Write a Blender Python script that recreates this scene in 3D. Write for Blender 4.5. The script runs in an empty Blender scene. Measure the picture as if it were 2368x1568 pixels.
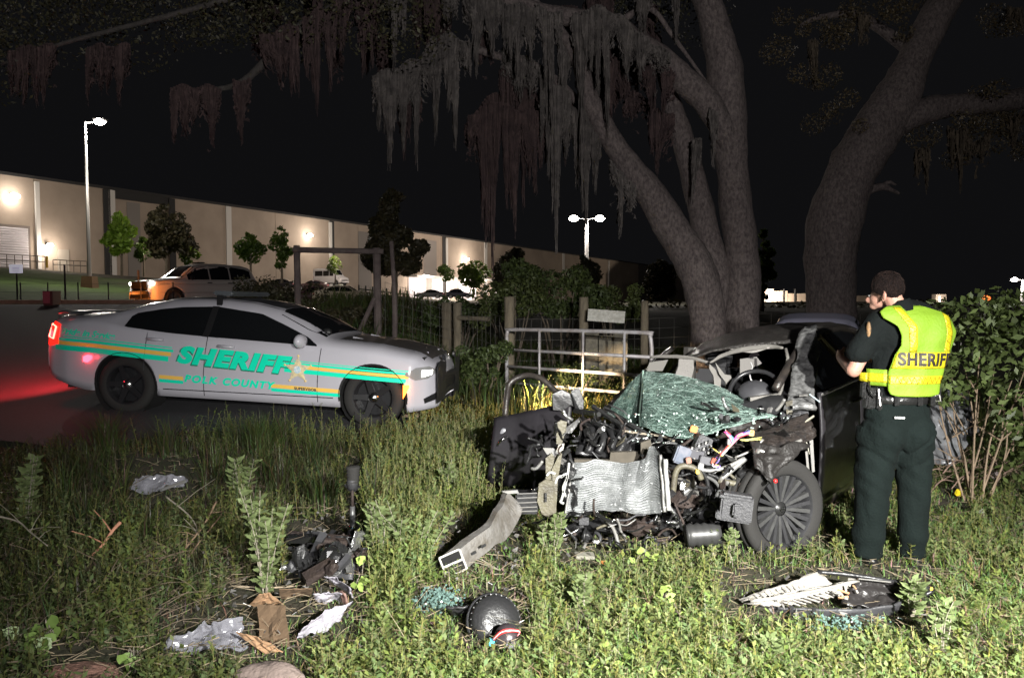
import bpy, bmesh, math, random
import numpy as np
from mathutils import Vector, Matrix, noise
R = math.radians
rnd = random.Random(7)
scene = bpy.context.scene
col = scene.collection

# ------------------------------------------------------------- camera, sky, lights
CAMZ, SS, PITCH = 1.64, 1716.0, math.atan(84 / 1716)
cd = bpy.data.cameras.new('camera'); cam = bpy.data.objects.new('camera', cd); col.objects.link(cam)
cam.location = (0, 0, CAMZ); cam.rotation_euler = (R(90) - PITCH, 0, 0)
cd.sensor_width = 36; cd.lens = 36 * SS / 2368; cd.clip_start = .05; cd.clip_end = 3000
scene.camera = cam

def D(px, py, d):
    """point seen at photo coordinate (px, py) (2368 wide) lying d metres ahead"""
    dx = (px - 1184) / SS; uy = (784 - py) / SS
    c, s = math.cos(PITCH), math.sin(PITCH)
    y = c + uy * s
    t = d / y
    return Vector((dx * t, d, CAMZ + (uy * c - s) * t))

world = bpy.data.worlds.new('World'); scene.world = world; world.use_nodes = True
wn = world.node_tree; wn.nodes.clear()
wo = wn.nodes.new('ShaderNodeOutputWorld'); wb = wn.nodes.new('ShaderNodeBackground')
wb.inputs['Color'].default_value = (0.9, .9, 1.0, 1); wb.inputs['Strength'].default_value = .005
wn.links.new(wb.outputs[0], wo.inputs[0])

def lamp(kind, name, loc, energy, color=(1, 1, 1), target=None, size=.1, angle=60, blend=.5):
    l = bpy.data.lights.new(name, kind); l.energy = energy; l.color = color
    l.shadow_soft_size = size
    if kind == 'SPOT':
        l.spot_size = R(angle); l.spot_blend = blend
    o = bpy.data.objects.new(name, l); col.objects.link(o); o.location = loc
    if target is not None:
        o.rotation_euler = (Vector(target) - Vector(loc)).to_track_quat('-Z', 'Y').to_euler()
    return o

# moonless night: a faint sun stands for the general sky glow
sl = bpy.data.lights.new('night_glow', 'SUN'); sl.energy = .004; sl.angle = R(20); sl.color = (.8, .85, 1)
so = bpy.data.objects.new('night_glow', sl); col.objects.link(so); so.rotation_euler = (R(25), R(15), 0)
# work light of the emergency vehicle parked behind the photographer
lamp('SPOT', 'work_light', (1.9, -1.0, 2.45), 6600, (1, .985, .93), (1.35, 3.0, .0), .05, 76, 1)
lamp('SPOT', 'headlight_beam', (1.1, -2.6, 2.3), 2450, (1, .97, .96), (-1.5, 12, 6.0), .06, 100, 1)

scene.view_settings.view_transform = 'Standard'; scene.view_settings.look = 'None'
scene.view_settings.exposure = 0; scene.view_settings.gamma = 1
scene.view_settings.use_curve_mapping = False
scene.render.engine = 'CYCLES'
scene.cycles.use_denoising = True
scene.cycles.max_bounces = 5; scene.cycles.transparent_max_bounces = 12
scene.cycles.sample_clamp_indirect = 3

# ------------------------------------------------------------- materials
MATS = {}
def mat(name, color, rough=.6, metal=0, var=0, vscale=8, bump=0, bscale=60, emit=None, es=0,
        color2=None, attr=False, trans=0, coat=0, spec=.5, stretch=None):
    if name in MATS: return MATS[name]
    m = bpy.data.materials.new(name); m.use_nodes = True; nt = m.node_tree; n = nt.nodes; l = nt.links
    b = n['Principled BSDF']
    b.inputs['Base Color'].default_value = (*color, 1); b.inputs['Roughness'].default_value = rough
    b.inputs['Metallic'].default_value = metal; b.inputs['Coat Weight'].default_value = coat
    b.inputs['Specular IOR Level'].default_value = spec
    tc = n.new('ShaderNodeTexCoord'); vec = tc.outputs['Object']
    if stretch:
        mp = n.new('ShaderNodeMapping'); mp.inputs['Scale'].default_value = stretch
        l.new(vec, mp.inputs[0]); vec = mp.outputs[0]
    if var or color2:
        c2 = color2 or tuple(c * (1 - var) for c in color)
        nz = n.new('ShaderNodeTexNoise'); nz.inputs['Scale'].default_value = vscale; nz.inputs['Detail'].default_value = 7
        nz.inputs['Roughness'].default_value = .65
        l.new(vec, nz.inputs['Vector'])
        cr = n.new('ShaderNodeValToRGB'); cr.color_ramp.elements[0].position = .35; cr.color_ramp.elements[1].position = .65
        cr.color_ramp.elements[0].color = (*c2, 1); cr.color_ramp.elements[1].color = (*color, 1)
        l.new(nz.outputs['Fac'], cr.inputs[0]); out = cr.outputs[0]
        if attr:
            at = n.new('ShaderNodeAttribute'); at.attribute_name = 'tint'
            mx = n.new('ShaderNodeMix'); mx.data_type = 'RGBA'; mx.blend_type = 'MULTIPLY'; mx.inputs[0].default_value = 1
            l.new(out, mx.inputs[6]); l.new(at.outputs['Color'], mx.inputs[7]); out = mx.outputs[2]
        l.new(out, b.inputs['Base Color'])
    if bump:
        nb = n.new('ShaderNodeTexNoise'); nb.inputs['Scale'].default_value = bscale; nb.inputs['Detail'].default_value = 6
        l.new(vec, nb.inputs['Vector'])
        bp = n.new('ShaderNodeBump'); bp.inputs['Strength'].default_value = bump; bp.inputs['Distance'].default_value = .02
        l.new(nb.outputs['Fac'], bp.inputs['Height']); l.new(bp.outputs[0], b.inputs['Normal'])
    if emit:
        b.inputs['Emission Color'].default_value = (*emit, 1); b.inputs['Emission Strength'].default_value = es
    if trans:
        tr = n.new('ShaderNodeBsdfTranslucent'); tr.inputs[0].default_value = (color[0] * 1.2, color[1] * 1.3, color[2] * .6, 1)
        ms = n.new('ShaderNodeMixShader'); ms.inputs[0].default_value = trans
        l.new(b.outputs[0], ms.inputs[1]); l.new(tr.outputs[0], ms.inputs[2])
        l.new(ms.outputs[0], n['Material Output'].inputs[0])
    MATS[name] = m
    return m

# ------------------------------------------------------------- mesh helpers
def tag(o, label=None, cat=None, group=None, kind=None):
    if label: o['label'] = label
    if cat: o['category'] = cat
    if group: o['group'] = group
    if kind: o['kind'] = kind
    return o

def empty(name, loc, label=None, cat=None, group=None, rz=0):
    o = bpy.data.objects.new(name, None); o.location = loc; o.rotation_euler = (0, 0, rz); o.empty_display_size = .2
    col.objects.link(o); tag(o, label, cat, group)
    return o

class MB:
    def __init__(s): s.v = []; s.f = []
    def add(s, vs, fs):
        k = len(s.v); s.v += [tuple(v) for v in vs]; s.f += [tuple(i + k for i in f) for f in fs]; return s
    def box(s, c, size, rot=None, taper=1):
        x, y, z = (q / 2 for q in size); vs = []
        for dz, t in ((-z, 1), (z, taper)):
            for dx, dy in ((-x, -y), (x, -y), (x, y), (-x, y)):
                p = Vector((dx * t, dy * t, dz))
                if rot is not None: p = rot @ p
                vs.append(p + Vector(c))
        return s.add(vs, [(0, 3, 2, 1), (4, 5, 6, 7), (0, 1, 5, 4), (1, 2, 6, 5), (2, 3, 7, 6), (3, 0, 4, 7)])
    def tube(s, pts, r, n=6, caps=True, flat=None):
        pts = [Vector(p) for p in pts]; m = len(pts)
        rs = r if hasattr(r, '__len__') else [r] * m
        up = Vector((0, 0, 1)); vs = []; prev = None
        for i, p in enumerate(pts):
            t = (pts[min(i + 1, m - 1)] - pts[max(i - 1, 0)])
            if t.length < 1e-9: t = Vector((0, 0, 1))
            t.normalize()
            a = prev if prev is not None else (up if abs(t.z) < .9 else Vector((1, 0, 0)))
            a = a - t * a.dot(t)
            if a.length < 1e-6: a = t.orthogonal()
            a.normalize(); prev = a; b = t.cross(a)
            for k in range(n):
                th = 2 * math.pi * k / n
                vs.append(p + (a * math.cos(th) * (flat or 1) + b * math.sin(th)) * rs[i])
        fs = []
        for i in range(m - 1):
            for k in range(n):
                k2 = (k + 1) % n
                fs.append((i * n + k, i * n + k2, (i + 1) * n + k2, (i + 1) * n + k))
        if caps:
            fs.append(tuple(range(n - 1, -1, -1))); fs.append(tuple((m - 1) * n + k for k in range(n)))
        return s.add(vs, fs)
    def lathe(s, prof, M=None, n=24, a0=0, a1=2 * math.pi):
        """prof: (radius, height) pairs turned round local z"""
        closed = abs(a1 - a0 - 2 * math.pi) < 1e-6; k = n if closed else n + 1; vs = []
        for r, z in prof:
            for i in range(k):
                th = a0 + (a1 - a0) * i / n
                p = Vector((r * math.cos(th), r * math.sin(th), z)); vs.append(M @ p if M else p)
        fs = []
        for j in range(len(prof) - 1):
            for i in range(n):
                i2 = (i + 1) % k
                fs.append((j * k + i, j * k + i2, (j + 1) * k + i2, (j + 1) * k + i))
        return s.add(vs, fs)
    def ball(s, c, r, n=10, m=7):
        c = Vector(c); r = Vector(r) if hasattr(r, '__len__') else Vector((r, r, r)); vs = []
        for j in range(m + 1):
            ph = math.pi * j / m
            for i in range(n):
                th = 2 * math.pi * i / n
                vs.append(c + Vector((r.x * math.sin(ph) * math.cos(th), r.y * math.sin(ph) * math.sin(th), r.z * math.cos(ph))))
        return s.add(vs, [(j * n + i, j * n + (i + 1) % n, (j + 1) * n + (i + 1) % n, (j + 1) * n + i) for j in range(m) for i in range(n)])
    def grid(s, f, nu, nv):
        """surface f(u, v), u and v in 0..1"""
        vs = [f(i / nu, j / nv) for j in range(nv + 1) for i in range(nu + 1)]; w = nu + 1
        return s.add(vs, [(j * w + i, j * w + i + 1, (j + 1) * w + i + 1, (j + 1) * w + i) for j in range(nv) for i in range(nu)])
    def poly(s, pts, th, nrm):
        """flat outline given thickness along nrm"""
        pts = [Vector(p) for p in pts]; nrm = Vector(nrm).normalized() * th; n = len(pts)
        vs = [p for p in pts] + [p + nrm for p in pts]
        fs = [tuple(range(n - 1, -1, -1)), tuple(range(n, 2 * n))] + [(i, (i + 1) % n, n + (i + 1) % n, n + i) for i in range(n)]
        return s.add(vs, fs)
    def build(s, name, m, parent=None, smooth=False, thick=0, world=True, bevel=0, auto=None):
        me = bpy.data.meshes.new(name); me.from_pydata(s.v, [], s.f); me.update()
        if thick or bevel:
            bm = bmesh.new(); bm.from_mesh(me)
            bmesh.ops.remove_doubles(bm, verts=bm.verts, dist=1e-6)
            bmesh.ops.recalc_face_normals(bm, faces=bm.faces)
            if thick:
                bm.normal_update(); n0 = len(bm.verts); vs0 = bm.verts[:]; fs0 = bm.faces[:]; bd = [e for e in bm.edges if len(e.link_faces) == 1]
                nv = {v: bm.verts.new(v.co - v.normal * thick) for v in vs0}
                for f in fs0: bm.faces.new([nv[v] for v in reversed(f.verts)])
                for e in bd:
                    a, b = e.verts
                    lp = e.link_loops[0]
                    if lp.vert != a: a, b = b, a
                    bm.faces.new([b, a, nv[a], nv[b]])
            if bevel:
                bmesh.ops.bevel(bm, geom=bm.edges[:], offset=bevel, segments=2, affect='EDGES', clamp_overlap=True)
            bm.to_mesh(me); bm.free()
        return link(name, me, m, parent, smooth, world)

def link(name, me, m, parent=None, smooth=False, world=True):
    me.materials.clear(); me.materials.append(m)
    if smooth: me.polygons.foreach_set('use_smooth', [True] * len(me.polygons))
    o = bpy.data.objects.new(name, me); col.objects.link(o)
    if parent is not None:
        o.parent = parent
        if world: o.matrix_parent_inverse = wmat(parent).inverted()
    return o

def wmat(o):
    m = Matrix.LocRotScale(o.location, o.rotation_euler, o.scale)
    if o.parent: m = wmat(o.parent) @ o.matrix_parent_inverse @ m
    return m

def copy_tree(o, parent=None):
    c = o.copy(); col.objects.link(c); c.parent = parent
    for ch in [x for x in bpy.data.objects if x.parent == o]: copy_tree(ch, c)
    return c

def catmull(pts, k=6):
    P = [Vector(p) for p in pts]; P = [P[0] * 2 - P[1]] + P + [P[-1] * 2 - P[-2]]; out = []
    for i in range(1, len(P) - 2):
        a, b, c, d = P[i - 1:i + 3]
        for j in range(k):
            t = j / k
            out.append(.5 * ((2 * b) + (c - a) * t + (2 * a - 5 * b + 4 * c - d) * t * t + (3 * b - a - 3 * c + d) * t ** 3))
    out.append(P[-2]); return out

def interp(x, xs, ys): return float(np.interp(x, xs, ys))
def sm(a, b, x):
    t = min(1, max(0, (x - a) / (b - a))); return t * t * (3 - 2 * t)
def fn(p, s=1.0, seed=0): return noise.noise(Vector((p[0] * s + seed * 7.3, p[1] * s - seed * 3.1, p[2] * s + seed)))
def tmesh(body, size, extrude=0, shear=0, offset=0, spacing=1.0, word=1.0, scale_x=1.0):
    c = bpy.data.curves.new('txt', 'FONT'); c.body = body; c.size = size; c.extrude = extrude; c.shear = shear
    c.offset = offset; c.space_character = spacing; c.space_word = word; c.align_x = 'CENTER'; c.align_y = 'CENTER'
    o = bpy.data.objects.new('txt', c); col.objects.link(o)
    dg = bpy.context.evaluated_depsgraph_get(); me = bpy.data.meshes.new_from_object(o.evaluated_get(dg))
    bpy.data.objects.remove(o); bpy.data.curves.remove(c)
    return [Vector((v.co.x * scale_x, v.co.y, v.co.z)) for v in me.vertices], [tuple(p.vertices) for p in me.polygons]
def remesh(mb, voxel, smooth=4):
    me = bpy.data.meshes.new('tmp'); me.from_pydata(mb.v, [], mb.f)
    o = bpy.data.objects.new('tmp', me); col.objects.link(o)
    md = o.modifiers.new('r', 'REMESH'); md.mode = 'VOXEL'; md.voxel_size = voxel
    if smooth:
        ms = o.modifiers.new('s', 'SMOOTH'); ms.iterations = smooth; ms.factor = .5
    dg = bpy.context.evaluated_depsgraph_get(); out = bpy.data.meshes.new_from_object(o.evaluated_get(dg))
    bpy.data.objects.remove(o); bpy.data.meshes.remove(me); return out

def scatter_mesh(name, V, F, m, parent=None, tint=None):
    """numpy verts (n,3) and faces (k,3|4), optional tint (n,3) colours"""
    me = bpy.data.meshes.new(name); nv, nf, w = len(V), len(F), F.shape[1]
    me.vertices.add(nv); me.vertices.foreach_set('co', V.astype(np.float32).ravel())
    me.loops.add(nf * w); me.loops.foreach_set('vertex_index', F.astype(np.int32).ravel())
    me.polygons.add(nf); me.polygons.foreach_set('loop_start', np.arange(0, nf * w, w, dtype=np.int32))
    me.polygons.foreach_set('loop_total', np.full(nf, w, dtype=np.int32))
    if tint is not None:
        a = me.attributes.new('tint', 'FLOAT_COLOR', 'POINT')
        c = np.ones((nv, 4), dtype=np.float32); c[:, :3] = tint; a.data.foreach_set('color', c.ravel())
    me.update(); me.validate()
    return link(name, me, m, parent)

# ------------------------------------------------------------- terrain
def gz(x, y):
    if y < 26:
        w = sm(.2, -3.2, x); a = max(0, .1 * (y - 6.5)) * w
        a = min(a, 1.6 * w) if y < 24 else a
        z = min(a, 1.55)
        rr = (1 - w) * sm(16, 60, y) * 1.3
        z += rr
        z += sm(3.2, 6, x) * sm(4, 8, y) * .12
    else: z = 0
    if y >= 22:
        p = 1.6 + .072 * (y - 26) - .094 * max(0, x + .69 * y)
        far = max(p, 1.25 + .6 * sm(60, 130, y) + .5 * sm(130, 220, y))
        if x > 0: far = min(far, 1.9)
        near = 1.55 * sm(.2, -3.2, x) + (1 - sm(.2, -3.2, x)) * sm(16, 60, y) * 1.3
        t = sm(22, 34, y)
        z = near * (1 - t) + max(far, near) * t
    return z
# ------------------------------------------------------------- ground
def sheet(name, xs, ys, zf, m):
    mb = MB(); w = len(xs)
    mb.add([(x, y, zf(x, y)) for y in ys for x in xs], [(j * w + i, j * w + i + 1, (j + 1) * w + i + 1, (j + 1) * w + i) for j in range(len(ys) - 1) for i in range(w - 1)])
    return tag(mb.build(name, m, smooth=True), kind='structure')
xs = [-1500, -700, -350, -200, -140, -100] + list(np.arange(-80, -12, 4)) + list(np.arange(-12, 12.1, .25)) + list(np.arange(15, 60, 5)) + [80, 120, 200, 400, 800, 1500]
ys = [-60, -20, -8, -4, 0] + list(np.arange(1, 14, .25)) + list(np.arange(14, 34, .8)) + list(np.arange(36, 140, 4)) + [160, 200, 260, 340, 500, 800, 1500]
SOIL = mat('soil', (.055, .045, .03), .95, color2=(.03, .035, .015), vscale=5, bump=.8, bscale=25)
sheet('ground', xs, ys, lambda x, y: gz(x, y) + (.03 * noise.noise(Vector((x * .9, y * .9, 0))) if y < 14 else 0) - (.06 if y > 60 else 0), SOIL)
ROAD = mat('asphalt', (.05, .05, .055), .8, color2=(.035, .035, .04), vscale=30, bump=.4, bscale=200)
def road_edge(x): return interp(x, [-40, -9, -6, -4, -1.5, 0], [5.2, 6.6, 7.6, 7.9, 8.6, 9.4])
def rsheet(name, x0, x1, n, far, lift, m):
    mb = MB()
    def f(u, v):
        x = x0 + (x1 - x0) * u; y = road_edge(x) + .25 * math.sin(x * 3.1) + (far(x) - road_edge(x)) * v
        return (x, y, gz(x, y) + lift)
    mb.grid(f, n, 24); return tag(mb.build(name, m, smooth=True), kind='structure')
rsheet('road', -60, -1.2, 120, lambda x: 23.2, .035, ROAD)
# kerb strips on the far side of the road
mb = MB(); mb.grid(lambda u, v: (-60 + 52 * u, 23.2 + (0, 0, .25)[round(v * 2)], gz(-60 + 52 * u, 23.2) + (.03, .17, .18)[round(v * 2)]), 30, 2)
tag(mb.build('kerb', mat('kerb_concrete', (.36, .31, .22), .9, var=.4, vscale=3)), kind='structure')
mb = MB(); mb.grid(lambda u, v: (-60 + 52 * u, 23.45 + 1.7 * v, gz(-60 + 52 * u, 23.45 + 1.7 * v) + .17 - .0 * v), 30, 3)
tag(mb.build('pavement', mat('pavement_concrete', (.3, .25, .18), .9, var=.3, vscale=2)), kind='structure')
LAWN = mat('lawn_green', (.07, .12, .02), .9, color2=(.04, .075, .012), vscale=1.2, bump=1, bscale=40)
mb = MB(); mb.grid(lambda u, v: (-95 + 75 * u + 12 * v, 25.4 + 50 * v, gz(-95 + 75 * u + 12 * v, 25.4 + 50 * v) + .05), 30, 30)
tag(mb.build('lawn', LAWN, smooth=True), kind='structure')

# ------------------------------------------------------------- warehouse
WD = Vector((.538, 1, 0)).normalized(); WN = Vector((WD.y, -WD.x, 0)); W0 = Vector((-58, 84, 0))
def wall_s(px):
    q = (px - 1184) / SS; d = 103.2 / (.538 - q); return (d - 84) / WD.y
def WP(s, out, z): p = W0 + WD * s + WN * out; return Vector((p.x, p.y, z))
def wbase(s): p = W0 + WD * s + WN * .3; return gz(p.x, p.y)
wh = empty('warehouse', WP(0, 0, wbase(0)), 'long pale concrete warehouse with lit loading doors beyond the car park', 'warehouse')
WALL = mat('tilt_wall', (.42, .345, .275), .9, var=.22, vscale=.18)
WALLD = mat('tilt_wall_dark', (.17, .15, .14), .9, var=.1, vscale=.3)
WTRIM = mat('downspout_white', (.62, .6, .56), .7)
ROOFM = mat('parapet_dark', (.03, .03, .03), .9)
TOP = 16.1
def wbox(name, s0, s1, o0, o1, z0, z1, m, parent=wh):
    mb = MB(); a = [WP(s0, o0, 0), WP(s1, o0, 0), WP(s1, o1, 0), WP(s0, o1, 0)]
    vs = [(p.x, p.y, z0) for p in a] + [(p.x, p.y, z1) for p in a]
    mb.add(vs, [(0, 3, 2, 1), (4, 5, 6, 7), (0, 1, 5, 4), (1, 2, 6, 5), (2, 3, 7, 6), (3, 0, 4, 7)])
    return mb.build(name, m, parent)
seams = [-300, 88, 247, 400, 527, 640, 762, 830, 1020, 1112, 1200, 1300, 1405, 1475, 1560, 1620]
for a, b in zip(seams[:-1], seams[1:]):
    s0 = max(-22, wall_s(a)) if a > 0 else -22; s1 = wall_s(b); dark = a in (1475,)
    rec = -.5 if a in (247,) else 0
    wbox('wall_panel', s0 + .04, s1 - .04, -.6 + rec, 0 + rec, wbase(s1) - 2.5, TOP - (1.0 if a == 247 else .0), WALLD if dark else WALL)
    wbox('parapet', s0, s1, -1.0, .12, TOP, TOP + .35, ROOFM)
wbox('eave_band', wall_s(262), wall_s(398), -.6, -.02, TOP - 1.0, TOP - .01, ROOFM)
sE = wall_s(1620)
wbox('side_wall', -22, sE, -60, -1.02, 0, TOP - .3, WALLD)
for x in (88, 762, 1030, 1405):
    s = wall_s(x); wbox('downspout', s, s + .45 + s * .003, .01, .3, wbase(s), TOP - .3, WTRIM)
for x in (247, 258, 397, 527, 765, 1024, 1120, 1300):
    s = wall_s(x); wbox('pilaster', s - .1, s + .75 + s * .004, .012, .16, wbase(s) - .5, TOP - .05, ROOFM if x in (247, 397, 765, 1024) else WTRIM)
for x in (305, 830, 980): wbox('tinted_panel', wall_s(x), wall_s(x + 30), .01 - (.5 if x == 305 else 0), .05 - (.5 if x == 305 else 0), wbase(wall_s(x)) - 1, TOP - 1.2, mat('wall_stripe', (.25, .23, .21), .9))
# roll-up doors
DOORM = mat('rollup_door', (.55, .52, .54), .6)
def rollup(x0, x1, h, z0=None):
    s0, s1 = wall_s(x0) if x0 > -200 else -8, wall_s(x1); z0 = z0 if z0 is not None else wbase(s1)
    fr = wbox('door_frame', s0 - .25, s1 + .25, .01, .08, z0, z0 + h + .3, mat('door_frame_dark', (.2, .17, .15), .8))
    mb = MB(); n = 16
    for i in range(n):
        a = z0 + h * i / n; b = z0 + h * (i + 1) / n
        vs = [WP(s0, .09, a), WP(s1, .09, a), WP(s1, .16, (a + b) / 2), WP(s0, .16, (a + b) / 2), WP(s0, .09, b), WP(s1, .09, b)]
        mb.add(vs, [(0, 1, 2, 3), (3, 2, 5, 4)])
    d = mb.build('rollup_door', DOORM, wh)
rollup(-60, 70, 4.6)
for a, b in ((945, 985), (998, 1040), (1060, 1100), (1140, 1175)): rollup(a, b, 4.4)
dm = wbox('service_door', wall_s(137), wall_s(163), .01, .1, wbase(wall_s(150)), wbase(wall_s(150)) + 2.6, mat('service_door_beige', (.4, .36, .3), .6))
wbox('canopy', wall_s(935), wall_s(1160), .01, 3.2, wbase(wall_s(1050)) + 4.7, wbase(wall_s(1050)) + 5.1, WTRIM)
GLOW = mat('lamp_glow', (1, .95, .85), .5, emit=(1, .9, .8), es=40)
GLOWS = mat('lamp_glow_soft', (1, .95, .85), .5, emit=(1, .86, .74), es=14)
HOUS = mat('lamp_housing', (.08, .08, .08), .6)
def wall_lamp(x, y, w=.7, energy=900, colr=(1, .86, .74), out=1.3, g=GLOW):
    s = wall_s(x); d = (WP(s, .3, 0)).y; z = D(x, y, d).z
    h = wbox('lamp_bracket', s - w * .3, s + w * .3, .01, .5, z + .1, z + .3, HOUS)
    mb = MB(); mb.ball(WP(s, .75, z), (w * .75, w * .75, w * .42), 12, 8); mb.build('lamp_lens', g, wh, smooth=True)
    lamp('POINT', 'wall_lamp_light', WP(s, out + w * .8, z - .3 - w * .4), energy, colr, size=.4)
wall_lamp(33, 455, .8, 520, out=4.5); wall_lamp(112, 568, .5, 450); wall_lamp(712, 545, .65, 1500, out=4.5)
wall_lamp(1073, 600, .8, 2200, out=4.5)
for x in (960, 1010, 1050, 1090, 1150):
    s = wall_s(x); z = wbase(s) + 4.4; mb = MB(); mb.ball(WP(s, 2.4, z), (.5, .5, .25)); mb.build('canopy_lamp', GLOW, wh, smooth=True)
    lamp('POINT', 'canopy_light', WP(s, 3.6, z - .7), 2200, (1, .86, .76), size=.4)
# railings by the doors
def railing(x0, x1, out, h, lab):
    s0, s1 = wall_s(x0) if x0 > 0 else -6, wall_s(x1); z = wbase((s0 + s1) / 2); r = empty('railing', WP(s0, out, z), lab, 'railing'); n = max(4, int((s1 - s0) / .8))
    M_ = mat('railing_steel', (.14, .12, .1), .6)
    for hh in (h, h * .5): MB().tube([WP(s0, out, z + hh), WP(s1, out, z + hh)], .05, 4).build('rail', M_, r)
    for i in range(n + 1): s = s0 + (s1 - s0) * i / n; MB().tube([WP(s, out, z - .3), WP(s, out, z + h)], .045, 4).build('post', M_, r)
railing(-40, 62, 4, 1.2, 'dark steel railing in front of the roll-up door, leftmost')
railing(92, 170, 3, 1.1, 'steel railing at the service door under the small lamp')
s = wall_s(72); b = MB().tube([WP(s, 3.5, wbase(s)), WP(s, 3.5, wbase(s) + 1.3)], .13, 8).build('bollard', mat('bollard_yellow', (.6, .38, .05), .6)); tag(b, 'yellow bollard beside the large roll-up door', 'bollard')

# low building at the far right of the car park
fb = empty('low_building', D(1800, 697, 240), 'low pale building far off between the two oak trunks', 'building')
for i, (a, b, t) in enumerate(((1640, 1762, 668), (1762, 1790, 668), (1790, 1822, 673), (1822, 1864, 679), (1864, 2010, 684))):
    p, q = D(a, t, 240), D(b, t, 240); m = MB(); m.add([(p.x + .1, 240, 1), (q.x - .1, 240, 1), (q.x - .1, 240, p.z), (p.x + .1, 240, p.z), (p.x + .1, 262, 1), (q.x - .1, 262, 1), (q.x - .1, 262, p.z), (p.x + .1, 262, p.z)],
        [(0, 1, 2, 3), (5, 4, 7, 6), (3, 2, 6, 7), (0, 3, 7, 4), (1, 5, 6, 2)])
    m.build('wall', WALL, fb)
p = D(1778, 690, 238); MB().ball(p, (1.2, .6, 1.0)).build('wall_lamp', GLOW, fb); lamp('POINT', 'far_building_light', p + Vector((0, -4, 0)), 16000, (1, .85, .7), size=.5)
for a in (1812, 1838): p = D(a, 690, 239.8); MB().box(p, (.4, .3, 6)).build('downspout', ROOFM, fb)
tb = empty('lit_tower', D(2172, 705, 200), 'small lit grey tower top beyond the hedge at right', 'building')
p = D(2171, 705, 200); MB().box(p, (2.8, 2, 5.6)).build('wall', WALL, tb); MB().box(p + Vector((-.4, -1.05, .4)), (.3, .08, 3.5)).build('window_strip', GLOWS, tb)
lamp('POINT', 'tower_light', p + Vector((-2, -5, 1)), 2500, (1, .9, .8), size=.4)

# ------------------------------------------------------------- street lamps
POLE = mat('lamp_pole', (.45, .43, .42), .4, metal=.6)
def street_lamp(px, ytop, d, heads, label, energy, glow=GLOW, colr=(1, .93, .85), hs=.42, r=.09, base=None):
    top = D(px, ytop, d); zb = gz(top.x, d); o = empty('street_lamp', (top.x, d, zb), label, 'street lamp')
    MB().tube([(top.x, d, zb), (top.x, d, top.z)], [r * 1.3, r * .8], 8).build('pole', POLE, o)
    if base: MB().box((top.x, d, zb + .35), (.75, .75, .8), taper=.85).build('footing', mat('footing', (.25, .14, .08), .9), o)
    for sx in heads:
        MB().tube([(top.x, d, top.z - .05), (top.x + sx * hs * 1.6, d, top.z + .03)], .05, 6).build('arm', POLE, o)
        c = Vector((top.x + sx * hs * 2.2, d, top.z + .05)); h = MB().box(c + Vector((0, 0, .08)), (hs * 1.6, hs, .14)).build('lamp_head', HOUS, o)
        MB().ball(c - Vector((0, .05, .03)), (hs * .85, hs * .6, hs * .5), 12, 8).build('lamp_lens', glow, h, smooth=True)
        lamp('POINT', 'street_light', c - Vector((0, .2, .45 + hs * .4)), energy * .28, colr, size=.25)
street_lamp(197, 283, 46, (1,), 'tall single head lamp post on the lawn left of the warehouse trees', 9000, base=True)
street_lamp(1357, 506, 95, (-1, 1), 'tall twin head lamp post behind the shrubs and the gate', 26000, hs=.75, r=.24)
street_lamp(2366, 647, 90, (-1,), 'white lamp post at the right edge of the photo', 3500, hs=.5, r=.2)
street_lamp(2278, 690, 150, (.05,), 'distant orange glowing lamp beyond the hedge', 3500, mat('sodium_glow', (1, .5, .2), .5, emit=(1, .22, .05), es=2.2), (1, .4, .12), hs=1.1, r=.2)

# ------------------------------------------------------------- leafy plants
LEAF = mat('leaf', (.10, .15, .03), .5, color2=(.055, .10, .02), vscale=2, attr=True, trans=.3)
LEAFN = mat('leaf_red_dark', (.06, .05, .025), .6, color2=(.035, .035, .015), vscale=2, attr=True, trans=.1)
BARKT = mat('young_bark', (.2, .16, .12), .9, var=.4)
def leaf_cloud(rs, centers, radii, n, size, jitter=.5):
    """leaf-sized quads in clumps"""
    centers = np.array(centers); radii = np.array(radii); k = rs.choice(len(centers), n, p=(radii ** 2) / (radii ** 2).sum())
    d = rs.normal(size=(n, 3)); d /= np.linalg.norm(d, axis=1)[:, None]
    r = radii[k] * (rs.uniform(.35, 1, n) ** .5)
    P = centers[k] + d * r[:, None] * np.array([1, 1, .85])
    nrm = d + rs.normal(scale=.7, size=(n, 3)); nrm /= np.linalg.norm(nrm, axis=1)[:, None]
    a = np.cross(nrm, rs.normal(size=(n, 3))); a /= np.linalg.norm(a, axis=1)[:, None]; b = np.cross(nrm, a)
    s = size * rs.uniform(.6, 1.4, n)[:, None]
    V = np.stack([P - a * s * .9, P - b * s * .42, P + a * s * .9, P + b * s * .42 + nrm * s * .15], 1).reshape(-1, 3)
    F = np.arange(4 * n).reshape(n, 4)
    t = np.repeat(rs.uniform(.55, 1.35, n), 4); T = np.stack([t * rs.uniform(.9, 1.1), t, t * .9], 1)
    return V, F, T
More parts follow.
